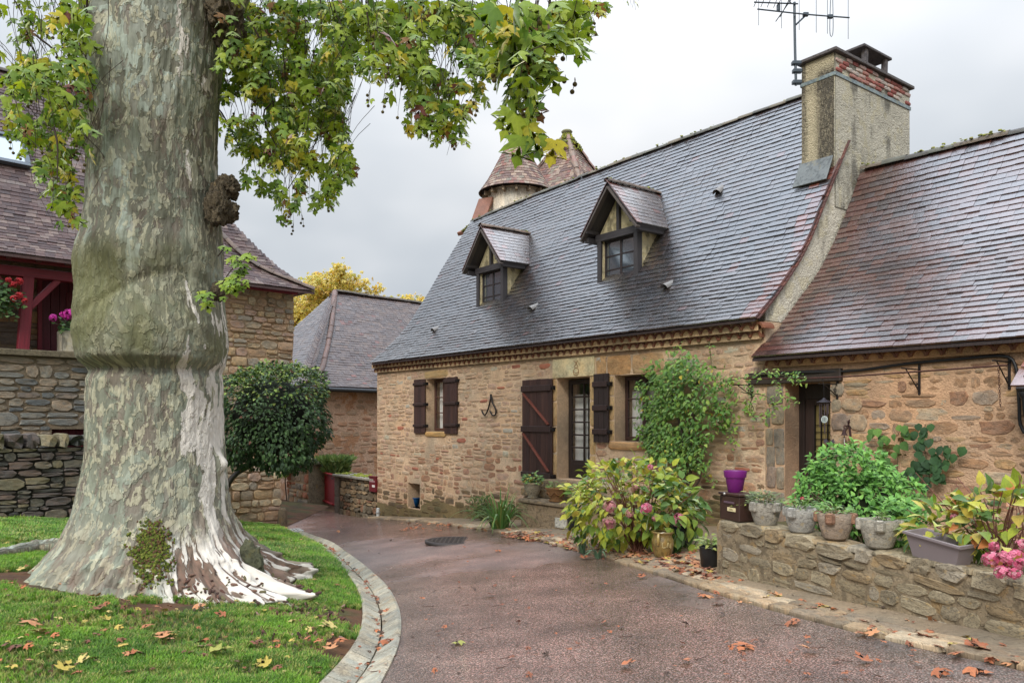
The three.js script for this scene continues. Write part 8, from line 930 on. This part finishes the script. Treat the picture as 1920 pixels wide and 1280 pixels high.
{ // fallen leaves
  const org = tints([178, 106, 68], [158, 92, 60], [190, 132, 94]), ylw = tints([188, 162, 82], [174, 154, 72], [194, 174, 108]), brn = tints([128, 76, 54], [110, 66, 50]), grn = tints([150, 150, 74]);
  const r = rng(80), spots = [[51, 1180, 'o', .2], [83, 1197, 'y', .2], [113, 1270, 'y', .15], [146, 1253, 'y', .12], [180, 1130, 'o', .17], [186, 1154, 'b', .15], [234, 1136, 'o', .16], [202, 1192, 'o', .13], [289, 1202, 'o', .24], [269, 1184, 'o', .16], [309, 1208, 'o', .14], [366, 1144, 'o', .16], [396, 1238, 'g', .22], [422, 1164, 'o', .14], [503, 1261, 'y', .14], [626, 1184, 'y', .2], [602, 1183, 'y', .14], [634, 1209, 'o', .15], [622, 1229, 'o', .15], [99, 1054, 'b', .16], [99, 1068, 'y', .12], [491, 1017, 'o', .16], [22, 1224, 'b', .14], [230, 1224, 'y', .12], [250, 1240, 'o', .1], [370, 1225, 'b', .1], [180, 1200, 'b', .1], [540, 1216, 'y', .1], [450, 1254, 'b', .1], [205, 1174, 'y', .13],
    [864, 1203, 'g', .16], [1167, 1250, 'o', .15], [1280, 1241, 'o', .12], [921, 1116, 'o', .14], [1094, 1049, 'o', .17], [1325, 1118, 'o', .14], [936, 1032, 'o', .15], [795, 1125, 'o', .08], [714, 1205, 'o', .17], [627, 1034, 'o', .2], [1401, 1210, 'o', .2], [1520, 1219, 'o', .16], [1628, 1244, 'o', .15], [1479, 1167, 'o', .15], [1323, 1119, 'o', .15], [1339, 1133, 'o', .14], [1370, 1110, 'y', .15], [1401, 1115, 'o', .16], [1817, 1254, 'o', .2], [1856, 1222, 'o', .22], [1729, 1196, 'o', .17], [1811, 1215, 'o', .17], [1897, 1236, 'o', .18], [1751, 1261, 'o', .13], [1546, 1143, 'y', .16], [1569, 1158, 'o', .15], [1464, 1122, 'o', .15], [1612, 1188, 'o', .11], [1432, 1124, 'y', .12], [705, 1080, 'o', .1], [640, 1060, 'b', .14], [724, 1150, 'o', .1], [1206, 1084, 'o', .12], [690, 1112, 'b', .1], [1345, 1060, 'o', .12]];
  const name = { o: 'orange', y: 'yellow', b: 'brown', g: 'olive green' }, pal = { o: org, y: ylw, b: brn, g: grn };
  const made = [];
  for (const [px, py, k, s] of spots) { const lawn = px < 640 && !(px > 600 && py < 1100) , p = onLawn(px, py), inG = p.x > gutIn(p.z) && p.x < gutOut(p.z), place = inG ? 'in the stone gutter' : p.x <= gutIn(p.z) ? (py < 1110 ? 'on the grass behind the tree roots' : 'on the grass in front of the plane tree') : p.x > roadR(p.z) ? 'on the pavement stones beside the planter wall' : 'on the wet street';
    const m = new THREE.Mesh(planeLeaves[r.i(8)], tinted(M.fallen, pal[k][r.i(pal[k].length)])); m.name = numbered('fallen_leaf'); const a = r() * 6.283, q = leafM(V(p.x, p.y + (place.includes('grass') ? 0.06 : inG ? 0.02 : 0.016), p.z), V(Math.cos(a), 0.06 + r() * 0.12, Math.sin(a)), V(r.g() * 0.25, 1, r.g() * 0.25), V(s, s, s * (r() < 0.5 ? -1 : 1) * 0.8).multiplyScalar(0.8)); q.decompose(m.position, m.quaternion, m.scale); m.userData = { label: `${name[k]} fallen plane leaf ${place}`, category: 'fallen leaf', group: `${name[k]} fallen leaves ${place}` }; scene.add(m); const far = py < 1180; made.push([`${name[k]} fallen plane leaf`, place, far ? 'farther half' : 'nearer half', px, m]); }
  const ord = ['leftmost', 'second from left', 'third from left', 'fourth from left', 'fifth from left', 'sixth from left', 'seventh from left', 'eighth from left', 'ninth from left', 'tenth from left', 'eleventh from left', 'twelfth from left'];
  for (const a of made) { const g = made.filter((b) => b[0] === a[0] && b[1] === a[1] && b[2] === a[2]).sort((p, q) => p[3] - q[3]), n = g.indexOf(a); a[4].userData.label = g.length === 1 ? `only ${a[0]} ${a[1]}` : `${a[0]} ${a[1].replace('on the grass in front of the plane tree', 'on the front lawn').replace('on the pavement stones beside the planter wall', 'on the planter pavement').replace('on the grass behind the tree roots', 'on the grass behind the roots')}, ${ord[n]} in the ${a[2]}`; }
  const m = new Merge(); const drop = (px, py, s, c, lift = 0.012) => { const p = onLawn(px, py), a = r() * 6.283; m.add(planeLeaves[r.i(8)], leafM(V(p.x, p.y + lift + r() * 0.02, p.z), V(Math.cos(a), 0.1 + r.g() * 0.3, Math.sin(a)), V(r.g() * 0.5, 1, r.g() * 0.5), V(s, s, s * 0.7)), c); };
  for (let i = 0; i < 620; i++) { const t = r(), px = lerp(950, 1340, t), yb = lerp(1006, 1092, Math.pow(t, 1.1)); drop(px + r.g() * 8, yb - Math.abs(r.g()) * (10 + 22 * t), r.r(0.06, 0.14), r() < 0.12 ? ylw[r.i(3)] : r() < 0.3 ? brn[r.i(2)] : org[r.i(3)]); }
  for (let i = 0; i < 60; i++) { const t = r(), px = lerp(1340, 1920, t), yb = lerp(1100, 1240, t); drop(px, yb + r.g() * 22, r.r(0.04, 0.1), r() < 0.15 ? ylw[r.i(3)] : org[r.i(3)]); }
  for (let i = 0; i < 240; i++) { drop(r.r(650, 1800), r.r(985, 1270), r.r(0.02, 0.06), [brn[0], org[1], rgb(70, 52, 44)][r.i(3)]); } for (let i = 0; i < 70; i++) drop(r.r(750, 960), 985 + r.r(-4, 10) + 0.0, r.r(0.05, 0.1), org[r.i(3)]);
  for (let i = 0; i < 260; i++) { const px = r.r(0, 660), py = r.r(985, 1275); drop(px, py, r.r(0.03, 0.085), r() < 0.35 ? ylw[r.i(3)] : r() < 0.5 ? brn[r.i(2)] : org[r.i(3)], 0.05); }
  for (let i = 0; i < 130; i++) { const z = r.r(-17, -4.5), x = (gutIn(z) + gutOut(z)) / 2 + r.g() * 0.04, a = r() * 6.283, q = r.r(0.02, 0.07); m.add(planeLeaves[r.i(8)], leafM(V(x, G(x, z) - 0.03 + r() * 0.02, z), V(Math.cos(a), r.g() * 0.2, Math.sin(a)), V(r.g() * 0.5, 1, r.g() * 0.5), V(q, q, q)), [brn[0], org[1], org[0], rgb(84, 60, 46)][r.i(4)]); }
  const s = struct('leaf_litter', m.geo(), vcol(M.fallen), 'stuff'); s.userData.label = 'drift of fallen orange leaves along the street edge and lawn'; s.userData.category = 'leaf litter';
  const tw = new Merge(); for (let i = 0; i < 60; i++) { const p = onLawn(r.r(560, 1700), r.r(990, 1270)), a = r() * 6.283, l = r.r(0.02, 0.08); const q = (d) => { const x = p.x + Math.cos(a) * d, z = p.z + Math.sin(a) * d; return V(x, (x < gutIn(z) ? L(x, z) : G(x, z)) + 0.008, z); }; tw.add(tube([q(-l), q(0).add(V(r.g() * 0.01, 0, r.g() * 0.02)), q(l)], 0.004, 4, 0.6), null, rgb(76, 54, 44)); } const ts = struct('twig_litter', tw.geo(), vcol(std(W())), 'stuff'); ts.userData.label = 'small brown twigs scattered over the wet street'; ts.userData.category = 'twigs';
}
scene.traverse((o) => { if (o.isMesh) { o.castShadow = true; o.receiveShadow = true; } });
renderer.render(scene, camera);
